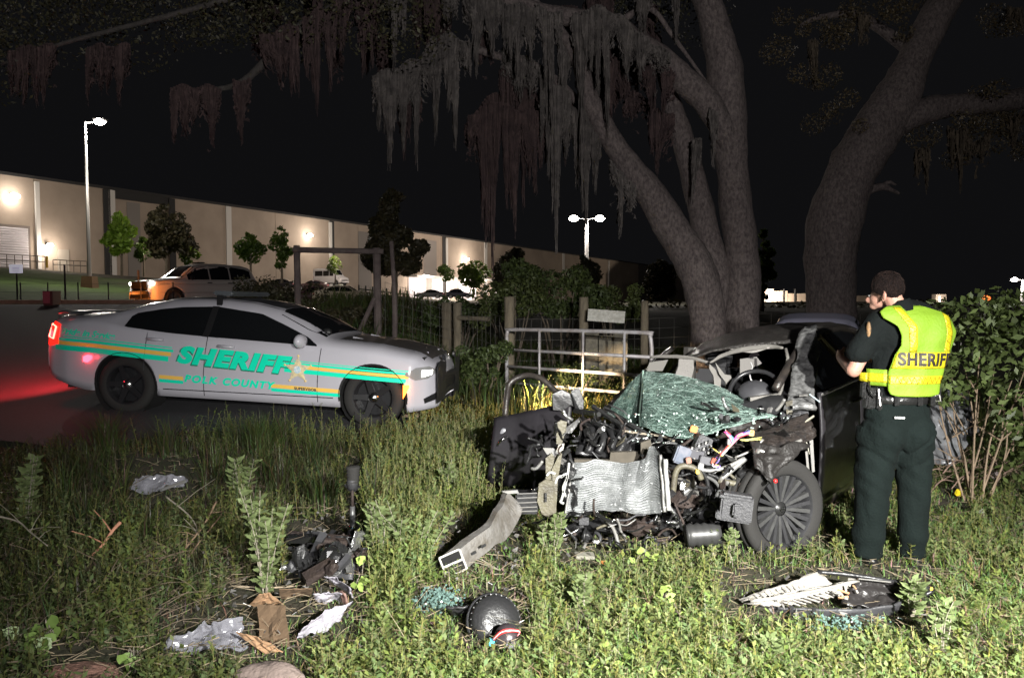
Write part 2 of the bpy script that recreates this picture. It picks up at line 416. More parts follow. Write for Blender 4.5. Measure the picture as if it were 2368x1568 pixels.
def small_tree(px, ybase, ytop, d, halfw, label, n=2600, size=.16, m=LEAF, seed=1, trunk=.3, base_z=None, group=None, shape='round', name='young_tree'):
    rs = np.random.RandomState(seed); b = D(px, ybase, d); t = D(px, ytop, d); zb = min(b.z, t.z - 1) if base_z is None else base_z
    H = t.z - zb; o = empty(name, (b.x, d, zb), label, 'tree', group); hw = halfw * d / SS; zc0 = zb + H * trunk
    cs, rr = [], []
    for i in range(26):
        v = rs.uniform(0, 1)
        w = {'round': math.sin(math.pi * min(1, v * .82 + .14)), 'cone': (1 - v) * .95 + .12, 'open': math.sin(math.pi * (v * .8 + .15)) }[shape] * hw
        th = rs.uniform(0, 6.28); q = rs.uniform(.2, .8)
        cs.append((b.x + math.cos(th) * w * q, d + math.sin(th) * w * q, zc0 + (H * (1 - trunk)) * (v * .9 + .05))); rr.append(w * rs.uniform(.22, .42) + hw * .07)
    V, F, T = leaf_cloud(rs, cs, rr, n, size)
    scatter_mesh('crown', V, F, m, o, T)
    tr = MB(); tr.tube([(b.x, d, zb), (b.x + .03, d, zb + H * .4), (b.x - .02, d, zb + H * .85)], [.035 * H ** .5 + .04, .03 * H ** .5 + .02, .02], 6)
    for i in range(0, 26, 3): c = Vector(cs[i]); tr.tube([(b.x, d, c.z - .25 * H * .5), c], [.035, .012], 4)
    tr.build('trunk', BARKT, o)
    return o
G1 = 'young trees on the warehouse lawn'
small_tree(282, 640, 488, 62, 42, 'bright green young tree left of the dark tree on the lawn', seed=1, size=.22, trunk=.3, m=mat('leaf_lit', (.30, .42, .06), .5, color2=(.18, .28, .04), vscale=2, attr=True, trans=.3))  # brighter leaf colour paints the lamplight falling on this tree
lamp('POINT', 'lawn_lamp_light', D(225, 420, 45), 500, (1, .95, .8), size=.3)
small_tree(385, 650, 470, 58, 62, 'dark broad crowned tree in front of the warehouse wall', 4500, .2, seed=2, trunk=.24, m=LEAFN)
small_tree(437, 640, 558, 70, 28, 'low pale green tree half hidden right of the dark tree', 900, .2, seed=3, trunk=.35, shape='open')
small_tree(333, 640, 545, 72, 22, 'thin green tree half hidden left of the dark tree', 700, .2, seed=33, trunk=.35, shape='open')
small_tree(580, 645, 538, 66, 37, 'small round green tree right of the white patrol SUV', 1500, .2, seed=4, trunk=.35)
small_tree(652, 655, 520, 66, 30, 'slender open green tree beside the timber gateway', 1100, .2, seed=5, trunk=.25, shape='open')
small_tree(912, 800, 425, 21, 92, 'tall dark conical tree right of the timber gateway', 12000, .085, m=LEAFN, seed=6, trunk=.4, base_z=.9, shape='cone')
small_tree(775, 665, 590, 100, 22, 'tiny sapling in front of the white van', 400, .2, seed=7, trunk=.4, shape='open')
small_tree(1095, 690, 600, 90, 40, 'low leafy tree against the brightly lit loading doors', 1500, .25, seed=8, trunk=.3, shape='open')
small_tree(1030, 690, 610, 110, 26, 'thin sapling with bare trunk left of the lit loading doors', 600, .25, seed=18, trunk=.5, shape='open')
small_tree(1190, 720, 570, 34, 66, 'round dark red bush with lights glinting through it', 5500, .12, m=LEAFN, seed=9, trunk=.05, name='round_bush')
small_tree(1352, 715, 588, 36, 52, 'dark bush right below the twin head lamp post', 4000, .12, m=LEAFN, seed=10, trunk=.05, name='round_bush')
small_tree(1528, 700, 600, 50, 52, 'round dark tree left of the forked oak trunk', 4500, .15, m=LEAFN, seed=11, trunk=.08, name='round_bush')
small_tree(1762, 720, 518, 34, 30, 'tall leafy tree showing just right of the oak trunk', 2500, .13, seed=12, trunk=.1)
LEAFB = mat('bush_leaf', (.075, .10, .03), .6, color2=(.04, .06, .018), vscale=2, attr=True, trans=.15)
def bush(px, py, d, rx, rz, label, n, size, m=LEAFB, seed=0, name='shrub'):
    rs = np.random.RandomState(seed); c = D(px, py, d); g = gz(c.x, d); o = empty(name, (c.x, d, g), label, 'shrub')
    cs = [(c.x + rs.uniform(-1, 1) * rx, d + rs.uniform(-.5, .5) * rx, max(g + .15, c.z + rs.uniform(-1, 1) * rz)) for _ in range(22)]
    V, F, T = leaf_cloud(rs, cs, [rs.uniform(.25, .5) * min(rx, rz * 1.6) for _ in cs], n, size); scatter_mesh('foliage', V, F, m, o, T)
    st = MB()
    for i in range(0, 22, 3): st.tube([(c.x + rs.uniform(-.1, .1), d, g - .05), ((c.x + cs[i][0]) / 2 + .05, (d + cs[i][1]) / 2, (g + cs[i][2]) / 2 + .1), cs[i]], [.02, .014, .006], 4)
    st.build('stems', BARKT, o); return o
bush(1180, 700, 14.5, .6, .42, 'green shrub behind the left gate post', 3600, .045, seed=21)
bush(1290, 670, 15, .85, .42, 'tall green shrub between the gate posts, in front of the dark bushes', 6000, .05, seed=22)
bush(1410, 700, 15.5, .6, .3, 'green shrub behind the white sign board', 3000, .045, seed=23)
bush(1120, 870, 11.2, .34, .45, 'leafy shrub left of the gate in its dim shade', 2600, .04, seed=24)
bush(1060, 720, 16, .8, .25, 'low dark shrub along the wire fence', 2200, .05, seed=25)
bush(640, 700, 17, .9, .45, 'dark scrubby bush behind the patrol car roof', 3000, .05, LEAFN, seed=26)
bush(780, 745, 15, 1.0, .25, 'dark tangled bush under the timber gateway', 3000, .05, LEAFN, seed=27)
bush(1330, 885, 11.6, .3, .2, 'small shrub glowing yellow behind the gate bars', 1500, .032, seed=28)
bush(1420, 905, 11.9, .24, .2, 'small spiky plant right of the glowing shrub behind the gate', 700, .03, seed=29)
# hedge to the right, far
rs = np.random.RandomState(5)
cs = [(rs.uniform(4, 75), 55 + rs.uniform(-2, 2), rs.uniform(.2, 1.25)) for _ in range(120)]
V, F, T = leaf_cloud(rs, cs, [1.0] * 120, 14000, .2); h = scatter_mesh('hedge', V, F, LEAFN, None, T); tag(h, 'long dark clipped hedge along the horizon at right', 'hedge')
cs = [(rs.uniform(-14, 6), 32 + rs.uniform(-1, 1), rs.uniform(.2, 1.2)) for _ in range(40)]
V, F, T = leaf_cloud(rs, cs, [.7] * 40, 7000, .13); h = scatter_mesh('hedge', V, F, LEAFN, None, T); tag(h, 'dark low hedge between the field and the car park', 'hedge')

# big shrub at the right edge
def right_shrub():
    rs = np.random.RandomState(44); root = D(2262, 1085, 6.0); g = gz(root.x, 6.0)
    o = empty('leafy_shrub', (root.x, 6.0, g), 'large broad leaved shrub with bare stems at the right edge', 'shrub')
    M_ = mat('shrub_stem', (.30, .22, .15), .8, var=.3, vscale=12); tips = []
    ends = [(2160, 880), (2200, 850), (2230, 840), (2265, 820), (2300, 850), (2340, 880), (2368, 860), (2400, 920), (2190, 960), (2330, 960)]
    for i, (x, y) in enumerate(ends):
        e = D(x, y, 6.0 + rs.uniform(-.4, .5)); b = Vector((root.x + rs.uniform(-.09, .09), 6 + rs.uniform(-.08, .08), g - .03))
        md = b.lerp(e, .5) + Vector((rs.uniform(-.08, .08), 0, .02)); pts = catmull([b, md, e], 5); MB().tube(pts, list(np.linspace(.010, .004, len(pts))), 5).build('stem', M_, o)
        for q in (.5, .75):
            p = b.lerp(e, q); f = p + Vector((rs.uniform(-.25, .25), rs.uniform(-.2, .2), rs.uniform(.1, .3))); MB().tube([p, f], [.007, .003], 4).build('twig', M_, o)
    cl = []
    for (x, y) in [(2130, 790), (2160, 870), (2180, 740), (2210, 800), (2230, 730), (2250, 860), (2270, 770), (2290, 720), (2310, 830), (2330, 760), (2350, 710), (2370, 800), (2390, 740), (2400, 860), (2200, 900), (2350, 900), (2120, 850), (2400, 1000), (2360, 1010), (2340, 940), (2380, 1060)]:
        cl.append(tuple(D(x, y, 6 + rs.uniform(-.5, .7))))
    n = 2000; V, F, T = leaf_cloud(rs, cl, [rs.uniform(.16, .3) for _ in cl], n, .042); scatter_mesh('foliage', V, F, mat('shrub_leaf', (.15, .19, .07), .45, color2=(.08, .11, .04), vscale=6, attr=True, trans=.25), o, T)
right_shrub()
# ------------------------------------------------------------- cars
GLASS = mat('car_glass', (.008, .009, .01), .06, spec=.9)
RUB = mat('tyre_rubber', (.022, .021, .02), .85, bump=.2, bscale=90)
TRIMK = mat('black_trim', (.015, .015, .016), .45)
CHROME = mat('chrome', (.7, .7, .7), .2, metal=1)
UNDER = mat('car_underside', (.01, .01, .01), .9)

class Car:
    """surface model: local x from front bumper to tail, y to the side, z up"""
    def __init__(s, top, belt, hw, sill, ghw, axles, wr, arch, xoff=0):
        s.top, s.belt, s.hw, s.sill, s.ghw, s.axles, s.wr, s.arch = top, belt, hw, sill, ghw, axles, wr, arch
    def T(s, x): return interp(x, *s.top)
    def B(s, x): return min(interp(x, *s.belt), s.T(x) - .03)
    def zb(s, x):
        z = interp(x, *s.sill)
        for a in s.axles:
            q = s.arch ** 2 - (x - a) ** 2
            if q > 0: z = max(z, s.wr + math.sqrt(q))
        return z
    def upper(s, x):
        """(y, z) points from belt edge to centre line"""
        w, b, t = interp(x, *s.hw), s.B(x), s.T(x); g = t - b
        k = sm(.12, .32, g); gw = interp(x, *s.ghw)
        full = [(w - .035, b), (w - .075, b + .02), (gw + .05, t - .13), (gw - .02, t - .06), (gw - .12, t - .022), (gw * .5, t - .004), (0, t)]
        flat = [(w - .035, b), (w - .06, b + g * .25), (w - .10, b + g * .5), (w - .17, b + g * .72), (w - .28, b + g * .86), (w * .45, t - .005), (0, t)]
        return [(a[0] * k + c[0] * (1 - k), a[1] * k + c[1] * (1 - k)) for a, c in zip(full, flat)]
    def side_y(s, x, z):
        w, b = interp(x, *s.hw), s.B(x)
        if z <= b:
            zm = b * .72
            return w - .035 * ((z - zm) / (b - zm)) ** 2 if z > zm else w - .11 * ((zm - z) / zm) ** 2.2
        u = s.upper(x); zs = [p[1] for p in u]; ysv = [p[0] for p in u]
        return interp(z, zs, ysv)
    def top_z(s, x, y):
        u = s.upper(x)[::-1]; return interp(abs(y), [p[0] for p in u], [p[1] for p in u])
    def section(s, x, k=9):
        zb, b = s.zb(x), s.B(x); b2 = max(b, zb + .02); out = [(s.side_y(x, zb) - .12, zb + .0)]
        for i in range(k): z = zb + (b2 - zb) * i / (k - 1); out.append((s.side_y(x, min(z, b)), z))
        return out + s.upper(x)[1:]
    def body(s, n=90):
        x0, x1 = s.top[0][0], s.top[0][-1]; xs = set(np.round(np.linspace(x0, x1, n), 4))
        for a in s.axles: xs |= set(np.round(a + s.arch * np.cos(np.linspace(0, math.pi, 19)), 4))
        xs = sorted(x for x in xs if x0 <= x <= x1); mb = MB(); rows = []
        for x in xs:
            h = s.section(x); rows.append([(x, -y, z) for y, z in h] + [(x, y, z) for y, z in h[-2::-1]])
        w = len(rows[0]); mb.add([p for r in rows for p in r], [(j * w + i, j * w + i + 1, (j + 1) * w + i + 1, (j + 1) * w + i) for j in range(len(rows) - 1) for i in range(w - 1)])
        k = len(mb.v)
        mb.f.append(tuple(range(w))); mb.f.append(tuple(range(k - 1, k - w - 1, -1)))
        return mb
    def side_patch(s, outline, sg=-1, off=.006, step=.05, zs=None):
        """outline: (x, ztop, zbot) stations -> patch hugging the side"""
        mb = MB(); xs = [o[0] for o in outline]; n = max(2, int(abs(xs[-1] - xs[0]) / step)); m = zs or 5
        def f(u, v):
            x = xs[0] + (xs[-1] - xs[0]) * u; zt = float(np.interp(x, xs, [o[1] for o in outline])); zb_ = float(np.interp(x, xs, [o[2] for o in outline]))
            z = zb_ + (zt - zb_) * v; return (x, sg * (s.side_y(x, z) + off), z + (off * .3 if z > s.B(x) else 0))
        return mb.grid(f, n, m)
    def top_patch(s, x0, x1, wf, off=.006, n=12, m=10):
        mb = MB(); return mb.grid(lambda u, v: ((lambda x, y: (x, y, s.top_z(x, y) + off))(x0 + (x1 - x0) * u, (v * 2 - 1) * wf(u))), n, m)
def carframe(o, rear, front):
    """place car object o so that local x runs from front to rear"""
    pass
def wheel_mesh(mb_t, mb_r, c, r, w, sg, M=None, n=28, spokes=5, dish=.03):
    Mx = Matrix.Translation(c) @ (Matrix.Rotation(R(90) * sg, 4, 'X') if M is None else M)
    mb_t.lathe([(r * .68, w * .42), (r * .76, w * .5), (r * .93, w * .48), (r, w * .36), (r, -w * .36), (r * .93, -w * .48), (r * .68, -w * .45), (r * .68, w * .42)], Mx, n)
    mb_r.lathe([(r * .70, w * .44), (r * .66, w * .43), (r * .62, w * .3), (r * .60, -w * .3)], Mx, n)
    for i in range(spokes):
        th = 2 * math.pi * i / spokes; a = r * 1.6 / spokes * .35
        def q(rad, t, h): return Mx @ Vector((rad * math.cos(th) - t * math.sin(th), rad * math.sin(th) + t * math.cos(th), h))
        mb_r.add([q(.05, -a, w * .3), q(r * .67, -a * .7, w * .42), q(r * .67, a * .7, w * .42), q(.05, a, w * .3), q(.05, -a, w * .15), q(r * .67, -a * .7, w * .3), q(r * .67, a * .7, w * .3), q(.05, a, w * .15)],
                 [(0, 1, 2, 3), (0, 4, 5, 1), (3, 2, 6, 7), (4, 7, 6, 5)])
    mb_r.lathe([(0, w * .36), (r * .16, w * .35), (r * .2, w * .25)], Mx, 12)
    mb_r.lathe([(r * .62, -.02), (0, -.02)], Mx, 20)
def add_wheels(c, o, ty, rim, w=.22, y=None, spokes=5):
    for a in c.axles:
        for sg in (-1, 1):
            t, r_ = MB(), MB(); yy = y or (interp(a, *c.hw) - .13); wheel_mesh(t, r_, Vector((a, sg * yy, c.wr)), c.wr, w, -sg if sg < 0 else -1 * sg, spokes=spokes)
            wo = t.build('wheel', ty, o, smooth=True, world=False); rr = r_.build('rim', rim, wo, world=False)
def under(c, o):
    x0, x1 = c.top[0][0] + .15, c.top[0][-1] - .15; mb = MB(); hw = max(c.hw[1])
    mb.box(((x0 + x1) / 2, 0, .42), (x1 - x0, hw * 1.25, .36)); mb.box(((x0 + x1) / 2, 0, .75), (x1 - x0 - .3, hw * 1.5, .2)); mb.build('underbody', UNDER, o, world=False)
def place(o, L0, w0, L1, w1):
    """local points L0, L1 (x, y) go to world w0, w1"""
    a = Vector(w1) - Vector(w0); d = Vector((L1[0] - L0[0], L1[1] - L0[1])); rz = math.atan2(a.y, a.x) - math.atan2(d.y, d.x)
    sl = math.atan2(a.z, math.hypot(a.x, a.y)) * (1 if d.x > 0 else -1); k = math.hypot(a.x, a.y) / d.length
    Mr = Matrix.Rotation(rz, 4, 'Z')
    o.rotation_euler = (0, -sl, rz); o.scale = (k, 1, 1)
    Mm = o.rotation_euler.to_matrix() @ Matrix.Diagonal((k, 1, 1)); o.location = Vector(w0) - Mm @ Vector((L0[0], L0[1], 0)); return k

# ---- the patrol sedan in the foreground
def sheriff_car():
    xf = .93
    c = Car(top=([0, .03, .12, .4, .9, 1.4, 1.52, 1.85, 2.2, 2.55, 2.9, 3.3, 3.6, 3.95, 4.3, 4.5, 4.75, 4.93, 5.0],
                 [.58, .70, .79, .90, 1.0, 1.04, 1.06, 1.25, 1.385, 1.455, 1.48, 1.475, 1.455, 1.38, 1.255, 1.215, 1.205, 1.19, 1.08]),
            belt=([0, .12, .4, .9, 1.52, 2.5, 3.98, 4.5, 5.0], [.5, .68, .80, .88, .925, .97, 1.06, 1.10, 1.0]),
            hw=([0, .05, .2, .5, 1.0, 2.5, 3.6, 4.2, 4.7, 4.92, 5.0], [.52, .66, .80, .90, .94, .93, .95, .955, .90, .80, .70]),
            sill=([0, .05, .5, 1.4, 3.5, 4.5, 4.85, 5.0], [.34, .24, .2, .22, .24, .26, .36, .5]),
            ghw=([0, 1.5, 2.2, 2.8, 3.6, 4.4, 5.0], [.75, .70, .60, .60, .62, .66, .7]),
            axles=[xf, xf + 3.05], wr=.355, arch=.40)
    o = empty('patrol_car', (0, 0, 0), 'white patrol sedan with green and gold stripes at the road edge', 'police car')
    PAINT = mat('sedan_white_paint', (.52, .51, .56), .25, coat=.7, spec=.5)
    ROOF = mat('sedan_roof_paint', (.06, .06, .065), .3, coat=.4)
    c.body(110).build('body', PAINT, o, True, world=False)
    # dark roof / hood / deck film
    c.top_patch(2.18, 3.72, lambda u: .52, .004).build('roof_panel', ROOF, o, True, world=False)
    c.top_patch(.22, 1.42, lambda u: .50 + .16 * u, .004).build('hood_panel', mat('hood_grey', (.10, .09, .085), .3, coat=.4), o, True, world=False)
    for y in (-.33, .33): MB().tube([(.35, y * 1.0, c.top_z(.35, y) + .003), (1.35, y * 1.15, c.top_z(1.35, y) + .004)], .012, 5).build('hood_crease', PAINT, o, world=False)
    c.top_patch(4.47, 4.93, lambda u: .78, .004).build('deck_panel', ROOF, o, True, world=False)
    MB().grid(lambda u, v: (4.70 + .14 * u, (v * 2 - 1) * .8, 1.21 + .03 * math.sin(u * 3.1)), 3, 10).build('spoiler', ROOF, o, True, thick=.02, world=False)
    c.top_patch(1.56, 2.17, lambda u: .74 - .13 * u, .006).build('windshield', GLASS, o, True, world=False)
    c.top_patch(3.74, 4.40, lambda u: .55 + .1 * u, .006).build('rear_window', GLASS, o, True, world=False)
    under(c, o)
    for sg in (-1, 1):
        # side glass between belt and roof rail
        T = lambda x: c.upper(x)[2][1]
        c.side_patch([(1.62, .955, .94), (1.75, 1.03, .945), (2.1, T(2.1) - .04, .96), (2.4, T(2.4), .972), (2.95, T(2.9) + .01, .995)], sg).build('front_side_window', GLASS, o, True, world=False)
        c.side_patch([(3.02, T(3.0) + .01, 1.0), (3.4, T(3.4), 1.02), (3.65, T(3.6) - .02, 1.04), (3.98, 1.24, 1.07), (4.02, 1.2, 1.08)], sg).build('rear_side_window', GLASS, o, True, world=False)
        c.side_patch([(2.945, T(2.9) + .015, .99), (3.025, T(3.0) + .015, 1.0)], sg, .01).build('pillar_trim', TRIMK, o, True, world=False)
        # gaps of the doors
        gap = mat('panel_gap', (.03, .03, .035), .7)
        for xx, z0, z1 in ((1.57, .27, .92), (2.97, .27, .99), (3.72, .55, 1.05)):
            MB().tube([(xx + .02 * math.sin(z * 4), sg * (c.side_y(xx, z) + .001), z) for z in np.linspace(z0, z1, 9)], .005, 4).build('door_gap', gap, o, world=False)
        MB().tube([(x, sg * (c.side_y(x, .33) + .001), .33) for x in np.linspace(1.4, 3.5, 10)], .006, 4).build('sill_gap', gap, o, world=False)
        for hx, hz in ((2.72, .885), (3.6, .935)):
            h = MB(); h.tube([(hx - .11, sg * (c.side_y(hx, hz) + .02), hz), (hx + .1, sg * (c.side_y(hx, hz) + .02), hz + .005)], .016, 6, flat=1.2); h.build('door_handle', PAINT, o, True, world=False)
        # mirror
        mb = MB(); mb.ball((1.78, sg * .99, 1.0), (.07, .13, .085), 12, 8); mb.tube([(1.80, sg * .85, .95), (1.79, sg * .93, .975)], .03, 6); mb.build('side_mirror', PAINT, o, True, world=False)
        # wheel arch lips
        for a in c.axles:
            pts = []
            for th in np.linspace(R(-8), R(188), 24):
                x, z = a + c.arch * math.cos(th), c.wr + c.arch * math.sin(th)
                pts.append((x, sg * (c.side_y(x, max(z, .3)) - .012), z))
            MB().tube(pts, .02, 5).build('arch_lip', TRIMK, o, world=False)
            MB().lathe([(c.arch - .005, 0), (c.arch - .01, .34), (.05, .34)], Matrix.Translation((a, sg * (c.side_y(a, .8) - .02), c.wr)) @ Matrix.Rotation(R(90) * sg, 4, 'X'), 20).build('wheel_well', UNDER, o, world=False)
        # lamps
        c.side_patch([(.10, .70, .66), (.2, .745, .60), (.40, .735, .585), (.55, .67, .64)], sg, .008).build('headlight', mat('headlight_shell', (.25, .25, .25), .15), o, True, world=False)
        c.side_patch([(.14, .70, .65), (.3, .705, .62)], sg, .016).build('headlight_bulb', mat('headlight_glow', (1, 1, 1), .3, emit=(1, .96, .9), es=7), o, True, world=False)
        if sg > 0:
            c.side_patch([(.50, .53, .50), (.54, .53, .42), (.57, .53, .36)], sg, .012).build('amber_marker', mat('amber_glow', (1, .3, .05), .3, emit=(1, .22, .03), es=5), o, True, world=False)
            c.side_patch([(4.40, .70, .66), (4.46, .71, .60), (4.50, .68, .62)], sg, .012).build('red_marker', mat('red_glow', (1, .05, .05), .3, emit=(1, .03, .05), es=12), o, True, world=False)
        mb = c.side_patch([(4.80, 1.06, .82), (4.93, 1.10, .78), (4.975, 1.06, .80)], sg, .012)
        mb.build('tail_light', mat('tail_red', (.7, .02, .02), .25, emit=(1, .02, .01), es=1.6), o, True, world=False)
        pts = [(4.85, 1.03), (4.93, 1.06), (4.95, .90), (4.87, .88), (4.85, 1.03)]
        MB().tube([(x, sg * (c.side_y(x, z) + .02), z) for x, z in pts], .009, 5).build('tail_light_ring', mat('tail_ring', (1, .1, .1), .3, emit=(1, .12, .08), es=9), o, world=False)
        MB().poly([(.06, sg * (c.side_y(.1, .42) + .0), .43), (.26, sg * (c.side_y(.26, .42) + .006), .36), (.24, sg * (c.side_y(.24, .35) + .006), .30), (.07, sg * c.side_y(.1, .3), .34)], .004, (0, sg, 0)).build('bumper_vent', TRIMK, o, world=False)
    # front: grille and push bar
    MB().box((.045, 0, .50), (.1, 1.1, .2)).build('grille', TRIMK, o, world=False)
    pb = MB()
    for y in (-.42, .42): pb.tube(catmull([(-.0, y, .30), (-.12, y, .42), (-.14, y, .62), (-.08, y, .80), (.06, y * .9, .84)], 4), .035, 8)
    pb.tube([(-.13, -.62, .60), (-.15, 0, .62), (-.13, .62, .60)], .04, 8); pb.tube([(-.10, -.62, .40), (-.12, 0, .41), (-.10, .62, .40)], .04, 8)
    for sg in (-1, 1): pb.poly([(-.16, sg * .40, .33), (-.03, sg * .84, .30), (.0, sg * .86, .74), (-.1, sg * .8, .82), (-.17, sg * .4, .78)], .03, (1, 0, 0))
    pb.build('push_bumper', mat('push_bar_black', (.02, .02, .022), .5), o, world=False)
    # low roof light and spot
    lb = MB(); lb.box((2.96, 0, 1.53), (.26, 1.1, .06)); lb.build('light_bar', mat('light_bar_lens', (.10, .11, .12), .12, coat=.6), o, world=False, bevel=.02)
    for y in (-.5, .5): MB().tube([(2.96, y, 1.46), (2.96, y, 1.51)], .025, 6).build('bar_foot', TRIMK, o, world=False)
    MB().box((2.96, .615, 1.43), (.07, .02, .16)).build('bar_bracket', TRIMK, o, world=False)
    MB().ball((1.62, .55, 1.10), (.06, .05, .05)).build('dash_object', TRIMK, o, world=False)
    add_wheels(c, o, RUB, mat('steel_wheel_black', (.02, .02, .022), .35), .22, spokes=5)
    for a in c.axles: MB().lathe([(0, .03), (.05, .02), (.065, 0)], Matrix.Translation((a, (interp(a, *c.hw) - .13 + .07), c.wr)) @ Matrix.Rotation(R(-90), 4, 'X'), 14).build('wheel_cap', CHROME, o, True, world=False)
    # striping and lettering, laid on the side. u = metres ahead of the rear axle
    GR = mat('reflective_green', (.0, .90, .56), .5, emit=None); YE = mat('reflective_gold', (1.0, .62, .12), .5)  # bright diffuse colours stand in for light the reflective tape throws back
    def X(u): return xf + 3.05 - u
    us = [-.86, -.4, .7, 2.0, 3.3, 3.7]; z0 = [.90, .885, .815, .742, .68, .665]
    def Z(u): return interp(u, us, z0)
    def stripe(name, ua, ub, dt, db, m, cut=.0, sh=.0):
        outs = []; n = 10
        for i in range(n + 1): u = ua + (ub - ua) * i / n; outs.append((X(u), Z(u) - dt, Z(u) - db))
        mb = c.side_patch(outs[::-1], 1, .005)
        mb.build(name, m, o, True, world=False)
    for (ua, ub) in ((-.82, .62), (2.03, 3.50)):
        k = .82 if ua > 0 else 1
        stripe('green_stripe', ua + .06, ub - .02, -.030 * k, -.018 * k, GR); stripe('green_stripe', ua, ub, 0, .03 * k, GR)
        stripe('gold_stripe', ua - .02, ub - .03, .037 * k, .082 * k, YE); stripe('green_stripe', ua - .04, ub - .06, .090 * k, .150 * k, GR)
    def stripe2(ua, ub):
        for nm, a, b, m in (('gold_stripe', .0, .045, YE), ('green_stripe', .052, .09, GR)):
            outs = [(X(u), .505 - .03 * (u - .45) - a, .505 - .03 * (u - .45) - b) for u in np.linspace(ub, ua, 8)]
            c.side_patch(outs, 1, .005, zs=2).build(nm, m, o, True, world=False)
    stripe2(.44, .74); stripe2(1.83, 2.66)
    def text(body, size, u, z, slope, m, name, off=.012, **k):
        vs, fs = tmesh(body, size, **k)
        out = [(X(u + v.x), (c.side_y(X(u + v.x), z + v.y + slope * v.x) + off), z + v.y + slope * v.x) for v in vs]
        mb = MB(); mb.add(out, fs); mb.build(name, m, o, world=False)
    text('SHERIFF', .275, 1.33, .715, -.052, mat('lettering_dark', (.02, .25, .16), .5), 'lettering_shadow', .007, shear=.28, offset=.022, spacing=1.14, scale_x=1.25)
    text('SHERIFF', .27, 1.34, .725, -.052, GR, 'lettering', .013, shear=.28, offset=.017, spacing=1.15, scale_x=1.25)
    text('POLK', .12, .95, .467, -.035, GR, 'lettering', .009, shear=.28, offset=.006, spacing=1.25, scale_x=1.15)
    text('COUNTY', .12, 1.535, .448, -.035, GR, 'lettering', .009, shear=.28, offset=.006, spacing=1.2, scale_x=1.1)
    text('SUPERVISOR', .045, 2.25, .42, -.03, mat('lettering_navy', (.02, .05, .08), .6), 'lettering', .012, offset=.002, spacing=1.1)
    text('Pride in Service', .105, -.46, .965, -.05, GR, 'lettering', .009, shear=.35, offset=.004)
    # five pointed badge
    st = []; u0, zc = 2.16, .655
    for i in range(10):
        r_ = .165 if i % 2 == 0 else .075; th = math.pi / 2 + i * math.pi / 5; st.append((u0 + r_ * math.cos(th), zc + r_ * math.sin(th)))
    pv = [(X(u), (c.side_y(X(u), z) + .018), z) for u, z in st] + [(X(u0), (c.side_y(X(u0), zc) + .03), zc)]
    MB().add(pv, [(i, (i + 1) % 10, 10) for i in range(10)]).build('star_badge', mat('badge_gold', (.95, .78, .38), .45, color2=(.55, .50, .42), vscale=25), o, world=False)
    for i in range(0, 10, 2): MB().ball((X(st[i][0]), (c.side_y(X(st[i][0]), st[i][1]) + .02), st[i][1]), (.014, .006, .014), 8, 5).build('star_tip', mat('badge_gold_plain', (.95, .7, .3), .4), o, world=False)
    MB().add([(X(u0 + .045 * math.cos(t)), (c.side_y(X(u0), zc) + .032), zc + .045 * math.sin(t)) for t in np.linspace(0, 2 * math.pi, 16, endpoint=False)], [tuple(range(16))]).build('badge_centre', mat('badge_blue', (.35, .6, .75), .5, color2=(.9, .9, .85), vscale=40), o, world=False)
    # paper on the dash side
    MB().poly([(2.0, .60, 1.0), (2.28, .60, 1.0), (2.28, .58, 1.14), (2.0, .58, 1.14)], .004, (0, 1, 0)).build('laptop_screen', mat('laptop_grey', (.2, .2, .2), .5), o, world=False)
    for q in [q for q in bpy.data.objects if q.type == 'MESH' and (q.parent == o or (q.parent and q.parent.parent == o))]:
        for v in q.data.vertices:
            x = v.co.x
            if x < .5: v.co.x = .5 - (.5 - x) * .60
            if x < .02: v.co.x = .21 + (x - .02) * .12
            if x < .45: v.co.y *= 1 - .22 * (.45 - max(x, -.2)) / .65
            elif x > 4.4: v.co.x = 4.4 + (x - 4.4) * 1.25
    pr, pf = D(286.6, 890, 9.15), D(857.8, 921, 8.8)
    pr.z -= c.wr; pf.z -= c.wr
    place(o, (c.axles[1], .93), pr, (c.axles[0], .93), pf)
    bpy.context.view_layer.update(); Mw = o.matrix_world
    a = Mw @ Vector((5.25, .75, .95)); lamp('POINT', 'tail_light_glow', a, 10, (1, .02, .03), size=.06)
    a = Mw @ Vector((5.25, 0, 1.0)); lamp('SPOT', 'rear_strobe', a, 480, (1, .03, .04), a + Vector((-5, 1.6, -1.2)), .08, 130, .6)
    a = Mw @ Vector((4.46, 1.05, .66)); lamp('POINT', 'red_marker_light', a, .7, (1, .03, .06), size=.03)
    a = Mw @ Vector((.52, 1.02, .48)); lamp('POINT', 'amber_marker_light', a, 1.5, (1, .3, .05), size=.03)
    a = Mw @ Vector((-.22, .0, .55)); lamp('SPOT', 'headlamp', a + Vector((.1, 0, 0)), 1700, (1, .72, .42), D(1380, 925, 11.2), .06, 40, .5)
sheriff_car()

